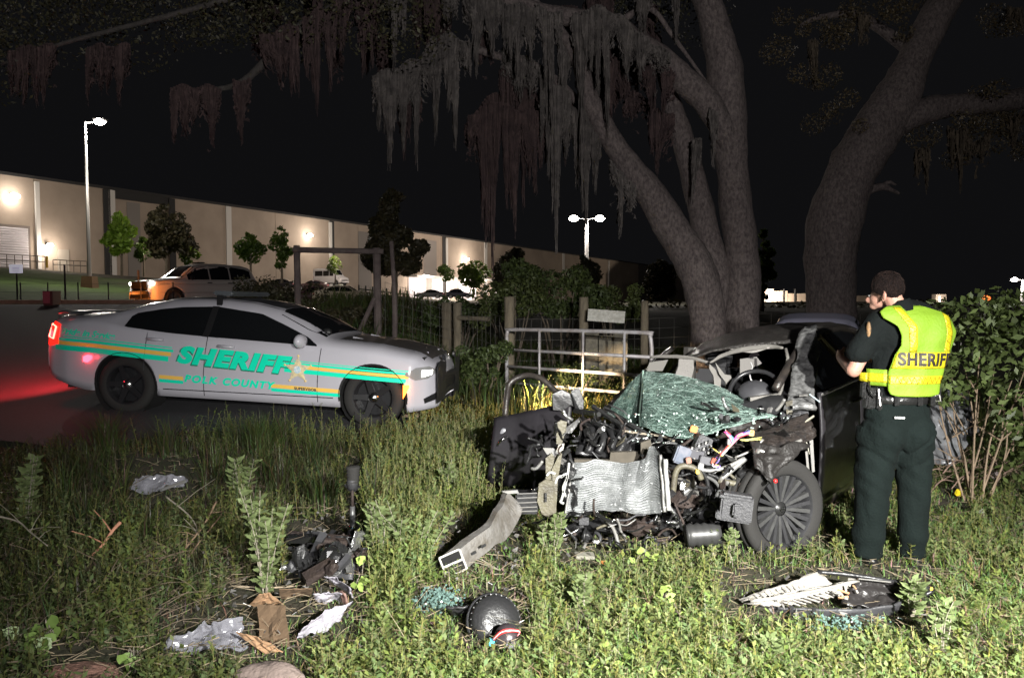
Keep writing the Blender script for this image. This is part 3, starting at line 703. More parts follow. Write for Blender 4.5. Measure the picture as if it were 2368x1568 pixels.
# ---- patrol SUV behind
def simple_car(name, label, cat, c, paint, w0, w1, sides, ws, rw, extras=None, group=None, wheelrim=None, grille=True, glow=None, tail=False):
    o = empty(name, (0, 0, 0), label, cat, group)
    c.body(46).build('body', paint, o, True, world=False); under(c, o)
    c.top_patch(ws[0], ws[1], lambda u: ws[2] + (ws[3] - ws[2]) * u, .008, 5, 6).build('windshield', GLASS, o, True, world=False)
    c.top_patch(rw[0], rw[1], lambda u: rw[2] + (rw[3] - rw[2]) * u, .008, 5, 6).build('rear_window', GLASS, o, True, world=False)
    for sg in (-1, 1):
        for sd in sides: c.side_patch(sd, sg, .008, step=.12, zs=3).build('side_window', GLASS, o, True, world=False)
        hx = c.top[0][0]
        c.side_patch([(hx + .12, c.T(hx + .15) - .06, c.T(hx + .15) - .20), (hx + .55, c.B(hx + .5) - .0, c.B(hx + .5) - .12)], sg, .008, zs=2).build('headlight', glow or mat('headlight_off', (.5, .5, .5), .2), o, True, world=False)
        tx = c.top[0][-1]
        c.side_patch([(tx - .22, c.B(tx - .3) - .03, c.B(tx - .3) - .22), (tx - .06, c.B(tx - .3) - .05, c.B(tx - .3) - .22)], sg, .008, zs=2).build('tail_light', mat('tail_off', (.3, .02, .02), .3), o, True, world=False)
    add_wheels(c, o, RUB, wheelrim or mat('alloy', (.3, .3, .3), .3, metal=.8))
    place(o, (c.axles[0], 0), w0, (c.axles[1], 0), w1)
    if extras: extras(c, o)
    return o
def suv():
    c = Car(top=([0, .05, .2, .9, 1.25, 1.95, 2.4, 3.2, 4.2, 4.6, 4.85, 4.95, 5.0], [.7, 1.0, 1.08, 1.16, 1.2, 1.66, 1.75, 1.78, 1.74, 1.66, 1.3, 1.1, .9]),
            belt=([0, .2, 1.2, 4.6, 5.0], [.9, 1.0, 1.08, 1.14, 1.0]), hw=([0, .2, .8, 2.5, 4.5, 5.0], [.75, .9, .99, 1.0, .97, .85]),
            sill=([0, .3, 1.4, 4.5, 5.0], [.42, .3, .3, .34, .5]), ghw=([0, 1.3, 2.2, 4.2, 5.0], [.8, .8, .70, .68, .7]), axles=[.95, 3.81], wr=.39, arch=.46)
    P_ = mat('suv_white', (.62, .58, .54), .35, coat=.3)
    a, b = D(375, 712, 27.5), D(520, 712, 29.5); za = 1.36
    a.z = b.z = za
    def ex(c, o):
        OR = mat('lit_orange_nose', (.62, .58, .54), .35)
        MB().box((.03, 0, .92), (.06, 1.2, .24)).build('grille', TRIMK, o, world=False); MB().box((.02, 0, .5), (.06, 1.4, .14)).build('lower_grille', TRIMK, o, world=False)
        for y in (-.75, .75): MB().ball((.1, y, .97), (.06, .15, .07)).build('headlight_bulb', mat('suv_headlight_glow', (1, 1, 1), .3, emit=(1, .93, .85), es=22), o, world=False)
        MB().box((2.6, 0, 1.80), (.25, .5, .05)).build('roof_antenna', TRIMK, o, world=False)
        for x in (2.35, 3.3): MB().tube([(x, -1.02, 1.02), (x + .2, -1.02, 1.02)], .02, 5).build('door_handle', TRIMK, o, world=False)
        MB().ball((1.62, -1.1, 1.2), (.07, .13, .1)).build('side_mirror', TRIMK, o, world=False)
        MB().tube([(4.7, -.55, 1.68), (4.7, -.55, 2.1)], .012, 4).build('aerial', TRIMK, o, world=False)
        bpy.context.view_layer.update(); q = o.matrix_world @ Vector((-1.2, -1.6, .55))
        lamp('SPOT', 'suv_amber_glow', o.matrix_world @ Vector((-2.2, -1.7, .5)), 700, (1, .25, .03), o.matrix_world @ Vector((.2, -.2, .8)), .2, 46, .6)
        lamp('SPOT', 'suv_headlamp', o.matrix_world @ Vector((-.15, -.7, .95)), 250, (1, .85, .6), o.matrix_world @ Vector((-9, -1.5, -.3)), .1, 60, .6)
    simple_car('patrol_suv', 'white patrol SUV with amber lit nose facing left on the road', 'police car', c, P_, a, b,
        [[(1.55, 1.3, 1.12), (2.0, 1.58, 1.13), (2.5, 1.66, 1.14)], [(2.56, 1.66, 1.14), (3.45, 1.66, 1.15)], [(3.52, 1.66, 1.15), (4.25, 1.58, 1.18), (4.5, 1.5, 1.24)]],
        (1.32, 1.95, .82, .68), (4.62, 4.86, .62, .7), ex)
suv()
def sedan_profile(h=1.45):
    k = h / 1.45
    return Car(top=([0, .06, .25, 1.0, 1.35, 2.0, 2.5, 3.0, 3.5, 4.1, 4.6, 4.72], [.6, .72, .80, .93, .98, 1.36 * k, 1.45 * k, 1.44 * k, 1.32 * k, 1.06, 1.02, .8]),
        belt=([0, .25, 1.3, 4.0, 4.72], [.55, .72, .86, .94, .8]), hw=([0, .2, .8, 3.8, 4.5, 4.72], [.65, .82, .9, .9, .84, .7]), sill=([0, .4, 4.3, 4.72], [.3, .2, .22, .4]),
        ghw=([0, 1.4, 2.2, 3.4, 4.72], [.7, .66, .56, .56, .65]), axles=[.9, 3.65], wr=.32, arch=.37)
SW = [[(1.62, 1.0, .92), (2.05, 1.3, .93), (2.55, 1.36, .94)], [(2.6, 1.36, .94), (3.1, 1.34, .95), (3.6, 1.12, .98)]]
def parked(px, py, d, label, paint, ang=0, h=1.45, zoff=0, rims=None):
    c = sedan_profile(h); p = D(px, py, d); a = R(ang); v = Vector((math.cos(a), math.sin(a), 0)) * 1.375
    return simple_car('parked_car', label, 'car', c, paint, p - v, p + v, SW, (1.42, 2.0, .68, .56), (3.55, 4.05, .54, .62), group='cars in the warehouse car park')
DKP = lambda n, cc: mat(n, cc, .3, coat=.4)
parked(645, 668, 108, 'black sedan left of the gateway post in the car park', DKP('car_black', (.02, .018, .02)), 0)
parked(720, 672, 104, 'dark hatchback in front of the white van in the car park', DKP('car_maroon', (.05, .03, .03)), 12)
parked(993, 690, 122, 'dark sedan parked left before the brightly lit doors', DKP('car_grey', (.05, .05, .055)), 0)
parked(1062, 690, 122, 'dark wagon parked right before the brightly lit doors', DKP('car_dark_blue', (.02, .02, .03)), 180, 1.6)
parked(722, 700, 66, 'dark car with red lit roof behind the timber gateway', DKP('car_wine', (.06, .02, .03)), 12)
parked(800, 702, 58, 'cream sedan with dark windows behind the timber gateway', DKP('car_cream', (.45, .38, .3)), 180)
def van():
    c = Car(top=([0, .05, .2, .8, 1.1, 1.75, 2.1, 5.0, 5.6, 5.7], [.7, .95, 1.1, 1.3, 1.45, 2.3, 2.5, 2.55, 2.5, 2.2]), belt=([0, .2, 1.0, 5.6], [.8, 1.0, 1.25, 1.35]),
        hw=([0, .2, .8, 5.4, 5.7], [.8, .95, 1.0, 1.0, .95]), sill=([0, .3, 5.7], [.4, .3, .35]), ghw=([0, 1, 2, 5.7], [.9, .88, .85, .85]), axles=[.95, 4.4], wr=.36, arch=.42)
    p = D(768, 660, 112); v = Vector((math.cos(R(150)), math.sin(R(150)), 0)) * 1.7
    simple_car('white_van', 'white high roof passenger van parked before the warehouse', 'van', c, mat('van_white', (.75, .73, .72), .4), p - v, p + v,
        [[(1.5, 1.9, 1.35), (1.9, 2.15, 1.35), (2.3, 2.15, 1.36)], [(2.4, 2.15, 1.36), (3.6, 2.15, 1.37)], [(3.7, 2.15, 1.37), (5.3, 2.15, 1.38)]], (1.15, 1.75, .8, .72), (5.62, 5.68, .7, .7))
van()
lamp('POINT', 'car_park_fill_light', D(790, 560, 100), 3200, (1, .82, .7), size=.5)  # added unseen fill lights that brighten the warehouse front
lamp('POINT', 'car_park_fill_light', D(1120, 585, 150), 5200, (1, .82, .7), size=.5)
lamp('POINT', 'car_park_fill_light', D(430, 520, 72), 1500, (1, .85, .72), size=.5)
lamp('POINT', 'red_strobe_reflection', D(740, 640, 33), 8, (1, .08, .12), size=.3)

# silver car behind the wreck, only roof and hood edge showing
def silver():
    c = sedan_profile(); a = D(1800, 800, 9.6); b = D(2100, 800, 10.2); a.z = b.z = gz(4, 10) + .12
    simple_car('silver_car', 'silver grey car standing behind the wreck, roof showing', 'car', c, mat('silver_lavender', (.6, .6, .78), .35, metal=.1, coat=.4), Vector((4.35, 10.8, gz(4, 10.8) - .0)), Vector((5.5, 13.2, gz(4, 10.8) - .0)), SW, (1.42, 1.8, .68, .6), (3.55, 4.05, .54, .62))
silver()
# ------------------------------------------------------------- oaks and hanging moss
BARKD = mat('oak_bark_dim', (.09, .08, .075), .95, color2=(.05, .045, .04), vscale=9, bump=1, bscale=28)  # darker bark copy paints the faint light on the far-left limbs
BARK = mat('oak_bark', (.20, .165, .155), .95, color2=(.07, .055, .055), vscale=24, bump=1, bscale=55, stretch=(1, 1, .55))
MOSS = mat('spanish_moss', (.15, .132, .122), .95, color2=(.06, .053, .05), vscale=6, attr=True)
MOSSR = mat('spanish_moss_dim', (.085, .055, .052), .95, color2=(.04, .025, .026), vscale=6, attr=True)  # dimness and red cast of the emergency lights are put into this colour
def limb(mb, pts, rads, n=14, seed=0, k=7):
    """rough tapering limb through (px, py, d, width_px) stations"""
    P = catmull(pts, k); rs = np.interp(np.linspace(0, 1, len(P)), np.linspace(0, 1, len(rads)), rads)
    base = len(mb.v); mb.tube(P, list(rs), n)
    for i in range(base, len(mb.v)):
        v = Vector(mb.v[i]); j = min((i - base) // n, len(P) - 1); c = P[j]; d = v - c
        q = 1 + .13 * fn((v.x * 2.2, v.y * 2.2, v.z * .8), 1, seed) + .10 * fn((v.x * 9, v.y * 9, v.z * 3.0), 1, seed + 3)
        mb.v[i] = tuple(c + d * q)
def px_limb(st, d):  # st: (px, py, w) or (px, py, w, dd)
    pts = [D(s[0], s[1], d + (s[3] if len(s) > 3 else 0)) for s in st]; return pts, [s[2] * .5 * d / SS for s in st]
def moss(name, tops, d, parent, m=MOSS, dens=2.6, seed=0, wob=.02, depth=.35):
    """tops: (px, ytop, ybottom) along the attachment"""
    rs = np.random.RandomState(seed); tops = np.array(tops, float); span = tops[-1, 0] - tops[0, 0]
    n = int(max(24, dens * max(span, 6))); L = np.concatenate([[0], np.cumsum(np.hypot(np.diff(tops[:, 0]), np.diff(tops[:, 1]))) + 1e-3])
    q = rs.uniform(0, L[-1], n) if L[-1] > 1 else np.zeros(n)
    x = np.interp(q, L, tops[:, 0]); y0 = np.interp(q, L, tops[:, 1]); y1 = np.interp(q, L, tops[:, 2])
    # tufts: neighbouring strands hang together and run out to a common tip
    nt = max(1, int(max(span, 8) / 17)); tc_ = np.sort(rs.uniform(tops[0, 0], tops[-1, 0], nt)); tl = rs.uniform(.5, 1.05, nt); tl[rs.randint(nt)] = 1.05
    near = np.abs(x[:, None] - tc_[None]).argmin(1); dxt = tc_[near] - x; f = tl[near] * (1.02 - .6 * np.clip(np.abs(dxt) / 13, 0, 1)) * rs.uniform(.3, 1, n) ** .7
    y0 = y0 + rs.uniform(-7, 7, n) + rs.exponential(14, n) * (rs.uniform(size=n) < .6) + 5 * np.sin(x * .11 + seed); K = 6; sc = d / SS; y1 = y0 + (y1 - y0) * f; yy0 = y0; conv = dxt * rs.uniform(.3, .85, n)
    V = []; F = []; T = []; dd = rs.uniform(-depth, depth, n)
    for i in range(n):
        w = rs.uniform(.7, 2.2) * sc; ph = rs.uniform(0, 6.28); am = wob * rs.uniform(.4, 1.6); b = len(V)
        tn = rs.uniform(.6, 1.25); ax = rs.uniform(-1, 1); cv = conv[i] * sc
        t0 = D(x[i], yy0[i], d + dd[i]); t1 = D(x[i], y1[i], d + dd[i])
        for j in range(K + 1):
            t = j / K; p = t0.lerp(t1, t); ww = w * (1 - .75 * t) * (.7 + .6 * abs(math.sin(j * 2.1 + ph)))
            o = am * math.sin(t * 7 + ph) * t + cv * t * t; V += [(p.x + o - ww, p.y + ax * ww, p.z), (p.x + o + ww, p.y - ax * ww, p.z)]; T += [(tn,) * 3] * 2
            if j: F.append((b + 2 * j - 2, b + 2 * j - 1, b + 2 * j + 1, b + 2 * j))
        # side wisps
        for h in range(7):
            t = rs.uniform(.1, .95); p = t0.lerp(t1, t); s_ = rs.choice([-1, 1]) * rs.uniform(.4, 1.5); l = rs.uniform(1.0, 3.4) * sc * (1.2 - t); p.x += cv * t * t + am * math.sin(t * 7 + ph) * t; b2 = len(V)
            V += [(p.x, p.y, p.z + .01), (p.x + s_ * l, p.y + rs.uniform(-.02, .02), p.z - l * 1.0), (p.x + s_ * l * .9, p.y, p.z - l * 2.4), (p.x, p.y, p.z - l * .8)]
            T += [(tn,) * 3] * 4; F.append((b2, b2 + 1, b2 + 2, b2 + 3))
    o = scatter_mesh(name, np.array(V), np.array(F), m, parent, np.array(T)); o['kind'] = 'stuff'; return o

DO = 12.0
oak = empty('forked_oak', (*D(1690, 900, DO).xy, gz(D(1690, 900, DO).x, DO)), 'large forked oak with leaning limbs hung with grey moss', 'tree')
def trunkpart(name, st, d, par, seed, n=18, below=1.75):
    P, r = px_limb(st, d); g = Vector((P[0].x, P[0].y, gz(P[0].x, P[0].y) - .1))
    if below: P = [g] + P; r = [r[0] * 1.06] + r
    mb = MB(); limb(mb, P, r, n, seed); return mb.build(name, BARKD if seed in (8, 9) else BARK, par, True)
trunkpart('trunk', [(1640, 800, 84), (1632, 700, 84), (1610, 620, 92), (1560, 540, 74), (1505, 450, 66), (1445, 370, 58), (1400, 300, 50), (1362, 225, 40), (1340, 150, 34), (1300, 80, 26), (1240, 10, 20), (1180, -60, 14)], 12.0, oak, 1)
trunkpart('trunk', [(1712, 800, 78), (1716, 700, 78), (1716, 600, 76), (1706, 500, 72), (1692, 380, 68), (1680, 280, 84), (1674, 160, 82), (1652, 60, 66), (1625, -30, 58), (1600, -120, 50)], 12.15, oak, 2)
trunkpart('limb', [(1640, 740, 60, -.35), (1655, 640, 62, -.3), (1630, 520, 58, -.1), (1600, 400, 54), (1572, 300, 52), (1548, 220, 34), (1520, 150, 20)], 12.5, oak, 3, below=0)
trunkpart('limb', [(1706, 420, 40, .25), (1686, 335, 52, .15), (1640, 245, 58), (1585, 190, 60), (1520, 130, 54), (1460, 90, 50), (1420, 62, 56), (1340, 45, 42), (1240, 25, 36), (1150, -10, 34), (1080, -40, 30)], 11.9, oak, 4, below=0)
trunkpart('limb', [(1400, 300, 26), (1330, 230, 22), (1250, 160, 18), (1150, 130, 16), (1060, 110, 20), (960, 160, 16), (870, 182, 10)], 12.3, oak, 5, n=10, below=0)
trunkpart('limb', [(1440, 350, 20, -.6), (1400, 290, 18, -.3), (1280, 260, 14), (1180, 290, 10), (1090, 300, 6)], 12.6, oak, 6, n=8, below=0)
trunkpart('limb', [(1420, 60, 20), (1500, 20, 12), (1560, 90, 10), (1640, 200, 6)], 12.0, oak, 7, n=8, below=0)
trunkpart('limb', [(1080, -40, 30), (900, -30, 26), (700, 60, 22), (560, 190, 14), (440, 210, 8)], 11.5, oak, 8, n=10, below=0)
trunkpart('limb', [(900, -30, 18), (620, -20, 16), (380, 40, 12), (150, 100, 9), (0, 150, 6)], 11.0, oak, 9, n=8, below=0)
clumps = [
 ([(862, 178, 200), (880, 172, 330), (905, 165, 360), (940, 150, 340), (975, 140, 300)], 12.2, 7), ([(893, 200, 345), (905, 200, 440), (917, 200, 350)], 12.2, 5),
 ([(975, 140, 290), (1000, 90, 250), (1030, 80, 260), (1060, 95, 240), (1090, 100, 200)], 12.2, 7), ([(950, 160, 300), (962, 160, 400), (972, 160, 300)], 12.3, 4), ([(1000, 130, 300), (1012, 130, 350), (1020, 130, 280)], 12.3, 4), ([(1040, 150, 280), (1050, 150, 372), (1060, 150, 280)], 12.2, 4),
 ([(1082, 272, 370), (1100, 262, 440), (1120, 248, 560), (1140, 240, 580), (1160, 236, 480)], 12.6, 6, 1), ([(1160, 250, 470), (1190, 255, 500), (1215, 260, 450), (1240, 262, 420), (1265, 262, 400)], 12.6, 6, 1),
 ([(1110, 300, 520), (1128, 300, 600), (1142, 300, 640), (1155, 300, 500)], 12.7, 4, 1), ([(1180, 300, 470), (1192, 300, 560), (1204, 300, 460)], 12.6, 4, 1), ([(1220, 300, 460), (1232, 300, 500), (1240, 300, 430)], 12.6, 4, 1),
 ([(1250, 180, 430), (1270, 190, 520), (1284, 200, 600), (1300, 210, 520), (1320, 220, 430)], 12.3, 5), ([(1300, 240, 420), (1330, 250, 440), (1352, 260, 490), (1372, 270, 430)], 12.3, 5), ([(1345, 280, 470), (1356, 280, 545), (1364, 280, 470)], 12.3, 5), ([(1366, 290, 430), (1380, 300, 460), (1392, 310, 410)], 12.3, 4),
 ([(1068, -20, 90), (1090, -10, 140), (1110, -10, 210), (1130, 0, 170), (1150, 5, 100)], 11.8, 6), ([(1150, 5, 110), (1170, 10, 130), (1190, 15, 150), (1215, 18, 200), (1240, 20, 140)], 11.8, 6), ([(1190, 30, 150), (1200, 30, 225), (1212, 30, 160)], 11.8, 5),
 ([(1240, 20, 100), (1262, 25, 200), (1270, 30, 240), (1280, 34, 130), (1300, 36, 110)], 11.8, 6), ([(1262, 40, 300), (1270, 40, 420), (1280, 40, 300)], 11.9, 4), ([(1320, 40, 150), (1332, 40, 420), (1344, 44, 520), (1352, 44, 200)], 11.8, 5),
 ([(1345, 30, 160), (1370, 20, 220), (1400, 25, 210), (1430, 40, 180), (1470, 70, 190)], 11.7, 7), ([(1392, 60, 250), (1400, 60, 380), (1408, 60, 330)], 11.7, 4), ([(1470, 80, 200), (1490, 90, 190), (1520, 110, 160), (1550, 130, 180)], 11.8, 5),
 ([(1430, 400, 480), (1438, 400, 610), (1446, 400, 500)], 11.8, 4), ([(1446, 420, 500), (1460, 430, 490), (1470, 440, 470)], 11.8, 4), ([(1500, 260, 380), (1530, 260, 420), (1560, 270, 360)], 12.3, 5, 1), ([(1600, 330, 470), (1612, 330, 490), (1622, 330, 450)], 12.2, 4),
 ([(1640, 250, 330), (1650, 260, 400), (1660, 270, 360)], 11.9, 4), ([(1530, 160, 260), (1545, 165, 300), (1560, 170, 250)], 11.9, 4, 1), ([(1090, 0, 60), (1070, -10, 110), (1100, 0, 130)], 11.7, 5),
 ([(890, -30, 80), (905, -30, 170), (920, -30, 150), (940, -30, 70)], 11.4, 6), ([(905, -20, 150), (912, -20, 165), (920, -20, 120)], 11.4, 5), ([(1470, -30, 60), (1490, -30, 110), (1510, -30, 50)], 11.9, 5), ([(1555, -30, 80), (1562, -30, 120), (1570, -30, 60)], 11.9, 4),
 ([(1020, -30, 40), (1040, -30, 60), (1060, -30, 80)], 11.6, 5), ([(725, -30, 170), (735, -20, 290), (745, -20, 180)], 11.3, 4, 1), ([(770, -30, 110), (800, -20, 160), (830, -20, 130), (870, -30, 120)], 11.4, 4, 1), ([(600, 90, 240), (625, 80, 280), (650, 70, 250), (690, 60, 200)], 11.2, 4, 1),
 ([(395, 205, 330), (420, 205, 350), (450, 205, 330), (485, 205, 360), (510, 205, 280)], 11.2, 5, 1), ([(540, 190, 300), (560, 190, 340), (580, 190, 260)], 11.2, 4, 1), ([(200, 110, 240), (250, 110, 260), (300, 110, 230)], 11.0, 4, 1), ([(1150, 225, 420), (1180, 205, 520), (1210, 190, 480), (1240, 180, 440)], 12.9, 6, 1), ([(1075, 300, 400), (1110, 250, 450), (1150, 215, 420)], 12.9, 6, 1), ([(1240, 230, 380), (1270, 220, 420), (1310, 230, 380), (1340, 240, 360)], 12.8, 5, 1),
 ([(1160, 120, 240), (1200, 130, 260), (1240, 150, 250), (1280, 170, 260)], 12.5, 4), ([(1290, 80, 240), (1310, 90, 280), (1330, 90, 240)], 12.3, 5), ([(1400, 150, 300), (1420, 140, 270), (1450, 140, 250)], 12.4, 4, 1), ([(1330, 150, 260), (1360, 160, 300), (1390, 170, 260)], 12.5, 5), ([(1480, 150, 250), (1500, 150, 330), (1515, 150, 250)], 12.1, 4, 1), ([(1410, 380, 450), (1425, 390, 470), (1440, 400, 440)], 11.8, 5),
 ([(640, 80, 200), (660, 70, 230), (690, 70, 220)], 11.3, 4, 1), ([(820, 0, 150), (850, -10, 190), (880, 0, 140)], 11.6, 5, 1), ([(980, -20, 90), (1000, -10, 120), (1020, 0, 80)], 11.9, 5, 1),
 ([(20, 120, 240), (80, 110, 260), (130, 110, 230)], 11.0, 4, 1), ([(700, 40, 200), (740, 30, 230), (780, 20, 200)], 11.3, 4, 1),
]
for i, c in enumerate(clumps):
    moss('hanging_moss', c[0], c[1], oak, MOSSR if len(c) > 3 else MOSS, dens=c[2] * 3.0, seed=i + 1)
rm = random.Random(4)
for i in range(34):
    x = rm.uniform(560, 1500); y = rm.uniform(-40, 230) if x > 900 else rm.uniform(-40, 140); w = rm.uniform(14, 40); L_ = rm.uniform(60, 190) * (1 if x > 800 else .7)
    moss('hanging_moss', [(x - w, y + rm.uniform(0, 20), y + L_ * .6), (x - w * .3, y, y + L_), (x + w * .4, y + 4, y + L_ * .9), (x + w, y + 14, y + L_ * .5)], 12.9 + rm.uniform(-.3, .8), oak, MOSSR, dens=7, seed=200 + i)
# faint leafy canopy overhead
rs = np.random.RandomState(9); cs = []
for i in range(70):
    x = rs.uniform(-100, 1000); y = rs.uniform(-120, 60 + 160 * (1 - x / 1000) * rs.uniform(.2, 1)); cs.append(tuple(D(x, y, rs.uniform(10.5, 13))))
for i in range(14): cs.append(tuple(D(rs.uniform(1350, 1640), rs.uniform(-60, 60), rs.uniform(12.5, 14))))
CAN = mat('oak_leaf', (.06, .062, .03), .6, color2=(.035, .035, .02), vscale=4, attr=True)
V, F, T = leaf_cloud(rs, cs, [rs.uniform(.3, .7) for _ in cs], 16000, .035); scatter_mesh('crown', V, F, CAN, oak, T)

oak2 = empty('leaning_oak', (*D(1920, 900, 14).xy, gz(3, 14)), 'thick oak leaning right behind the officer', 'tree')
trunkpart('trunk', [(1918, 800, 112), (1920, 700, 108), (1922, 600, 112), (1936, 500, 116), (1968, 400, 112), (2020, 310, 110), (2072, 230, 100), (2110, 150, 74), (2160, 50, 72), (2210, -40, 66), (2260, -120, 60)], 14.0, oak2, 11, n=20)
trunkpart('limb', [(2040, 310, 50, .1), (2120, 262, 62), (2200, 245, 54), (2290, 240, 50), (2380, 225, 46), (2460, 200, 40)], 13.9, oak2, 12, n=12, below=0)
trunkpart('branch_stub', [(2010, 440, 22), (2040, 432, 18), (2062, 440, 10), (2080, 448, 6)], 13.8, oak2, 13, n=8, below=0)
trunkpart('branch_stub', [(2036, 434, 12), (2055, 422, 9), (2072, 428, 5)], 13.8, oak2, 14, n=8, below=0)
trunkpart('limb', [(2110, 120, 30), (1990, 40, 22), (1900, 40, 14), (1850, 60, 8)], 14.2, oak2, 15, n=8, below=0)
rs = np.random.RandomState(12); cs = []
for (x, y, k, s) in ((2260, 300, 8, 45), (2330, 260, 6, 40), (2000, 20, 9, 60), (1890, 90, 8, 55), (1900, 200, 4, 40), (1950, 270, 4, 30), (2180, 340, 3, 35), (2360, 60, 5, 40), (2340, 330, 4, 30)):
    for _ in range(k): cs.append(tuple(D(x + rs.normal(0, s), y + rs.normal(0, s * .6), 13.8 + rs.uniform(-.8, .8))))
V, F, T = leaf_cloud(rs, cs, [rs.uniform(.15, .35) for _ in cs], 9000, .03); scatter_mesh('crown', V, F, mat('oak_leaf_warm', (.10, .08, .04), .6, color2=(.06, .05, .03), vscale=4, attr=True), oak2, T)
for i, (t, d, k) in enumerate([([(2115, 350, 400), (2130, 350, 440), (2140, 350, 480), (2150, 350, 380)], 13.6, 5), ([(2190, 300, 370), (2210, 300, 430), (2224, 300, 450), (2235, 300, 380)], 13.6, 5), ([(2235, 330, 380), (2250, 330, 370), (2290, 310, 390)], 13.6, 4),
     ([(1868, 100, 200), (1880, 100, 260), (1890, 100, 180)], 13.9, 4), ([(1985, 40, 100), (1998, 40, 130), (2010, 40, 90)], 13.9, 4), ([(2330, 20, 60), (2345, 20, 90), (2365, 20, 80)], 13.8, 4), ([(2330, 270, 330), (2345, 270, 370), (2360, 270, 320)], 13.6, 4)]):
    moss('hanging_moss', t, d, oak2, mat('moss_warm', (.13, .10, .07), .95, color2=(.07, .055, .04), vscale=6, attr=True), dens=k * 1.3, seed=90 + i)

# ------------------------------------------------------------- gate, posts, wire
WOOD = mat('weathered_post', (.24, .20, .14), .9, color2=(.13, .11, .08), vscale=5, bump=.7, bscale=30, stretch=(3, 3, .6))
PIPE = mat('galvanised_pipe', (.55, .54, .56), .42, metal=.1, color2=(.36, .32, .31), vscale=7, bump=.1)
gL, gR = 12.0, 10.4
gate = empty('farm_gate', (D(1168, 900, gL).x, gL, 0), 'galvanised tube farm gate standing between car and wreck', 'gate')
def GP(u, z, bow=0):
    a, b = D(1172, 700, gL), D(1508, 700, gR); return Vector((a.x + (b.x - a.x) * u, a.y + (b.y - a.y) * u, z))
zt, zb_ = 1.205, .0
fr = [GP(1, .05), GP(1, 1.0), GP(.99, zt - .03), GP(.965, zt + .01), GP(.5, zt + .012), GP(.035, zt), GP(.008, zt - .03), GP(0, zt - .1), GP(0, -.02)]
MB().tube([fr[0]] + [fr[0].lerp(fr[1], .5)] + catmull(fr[1:8], 3) + [fr[8]], .030, 8).build('gate_frame', PIPE, gate, True)
for z in (.875, .605, .34, .07): MB().tube([GP(0, z + .005), GP(1, z - .0)], .025, 8).build('gate_rail', PIPE, gate, True)
for u in (.25, .56, .83): MB().tube([GP(u, zt) - Vector((0, .03, 0)), GP(u, -.02) - Vector((0, .03, 0))], .020, 8).build('gate_stile', PIPE, gate, True)
GP_ = 'round timber posts of the wire fence'
def post(px, ytop, d, w, label, m=WOOD, lean=0, zb=None, group=GP_):
    t = D(px, ytop, d); g = gz(t.x, d) - .1; r = w * .5 * d / SS
    mb = MB(); P = [Vector((t.x - lean, d, g)), Vector((t.x - lean * .5, d, (g + t.z) / 2)), Vector((t.x, d, t.z))]; base = 0; mb.tube(catmull(P, 4), r, 12)
    mb.v = [(x + .012 * fn((x, y, z), 6), y, z + (.015 * fn((x, y, z), 20) if z > t.z - .02 else 0)) for x, y, z in mb.v]
    o = mb.build('fence_post', m, None, True); o.data.transform(Matrix.Translation(-P[0])); o.location = P[0]; return tag(o, label, 'fence post', group)
post(1178, 687, 12.6, 24, 'pale post standing at the left end of the gate')
post(1350, 687, 12.9, 22, 'pale post in the middle behind the gate, beside the white board')
post(1491, 697, 13.2, 18, 'pale post at the right end of the gate near the oak')
post(1058, 700, 14.5, 20, 'dim post left of the gate in the undergrowth')
post(1034, 700, 15, 26, 'wide dark stump post left of the dim post')
b = D(1045, 735, 14.6); o = MB().tube([D(1060, 735, 14.4), D(1130, 738, 14.0)], .045, 8).build('fence_brace', WOOD); tag(o, 'short timber cross brace left of the gate in shade', 'fence brace')
# timber gateway
tg = empty('timber_gateway', (D(780, 700, 14.2).x, 14.2, gz(-3.3, 14.2)), 'tall timber gateway of two posts and a crossbeam behind the patrol car', 'gateway')
WOODD = mat('gateway_timber', (.15, .12, .11), .9, color2=(.08, .06, .06), vscale=4, bump=.7, bscale=30)
for px, yt, w in ((686, 568, 15), (871, 574, 18)):
    t = D(px, yt, 14.2); MB().tube([(t.x, 14.2, .5), (t.x + .01, 14.2, 1.6), (t.x, 14.2, t.z)], w * .5 * 14.2 / SS, 10).build('post', WOODD, tg)
MB().tube([D(678, 578, 14.15), D(780, 580, 14.15), D(886, 582, 14.15)], .052, 8).build('crossbeam', WOODD, tg)
MB().tube([D(866, 690, 14.1), D(816, 800, 14.0)], .045, 8).build('diagonal_brace', WOODD, tg)
# woven wire
WIRE = mat('wire', (.13, .125, .115), .5, metal=.5)
def wire_fence(pts, label, z0=.1, z1=1.35, step=.17, r=.004, sag=.01):
    o = empty('wire_fence', pts[0], label, 'fence'); mb = MB()
    for i in range(8):
        z = z0 + (z1 - z0) * i / 7; mb.tube([(p.x, p.y, z + gz(p.x, p.y) * 1.0) for p in pts], r, 3, False)
    for a, b in zip(pts[:-1], pts[1:]):
        n = int((b - a).length / step)
        for i in range(n): p = a.lerp(b, i / n); g = gz(p.x, p.y); mb.tube([(p.x, p.y, g + z0), (p.x + rnd.uniform(-.01, .01), p.y, g + z1)], r, 3, False)
    m = mb.build('wire_mesh', WIRE, o); m['kind'] = 'stuff'; return o
F0 = lambda px, d: Vector((D(px, 700, d).x, d, 0))
wire_fence([F0(1178, 12.65), F0(1350, 12.95), F0(1491, 13.25)], 'woven wire fence between the posts behind the gate')
wire_fence([F0(890, 14.3), F0(1058, 14.55), F0(1178, 12.65)], 'woven wire fence from the timber gateway to the gate post')
wire_fence([F0(1491, 13.25), F0(1900, 14.8), F0(2300, 16)], 'woven wire fence running right behind the oaks', step=.3)
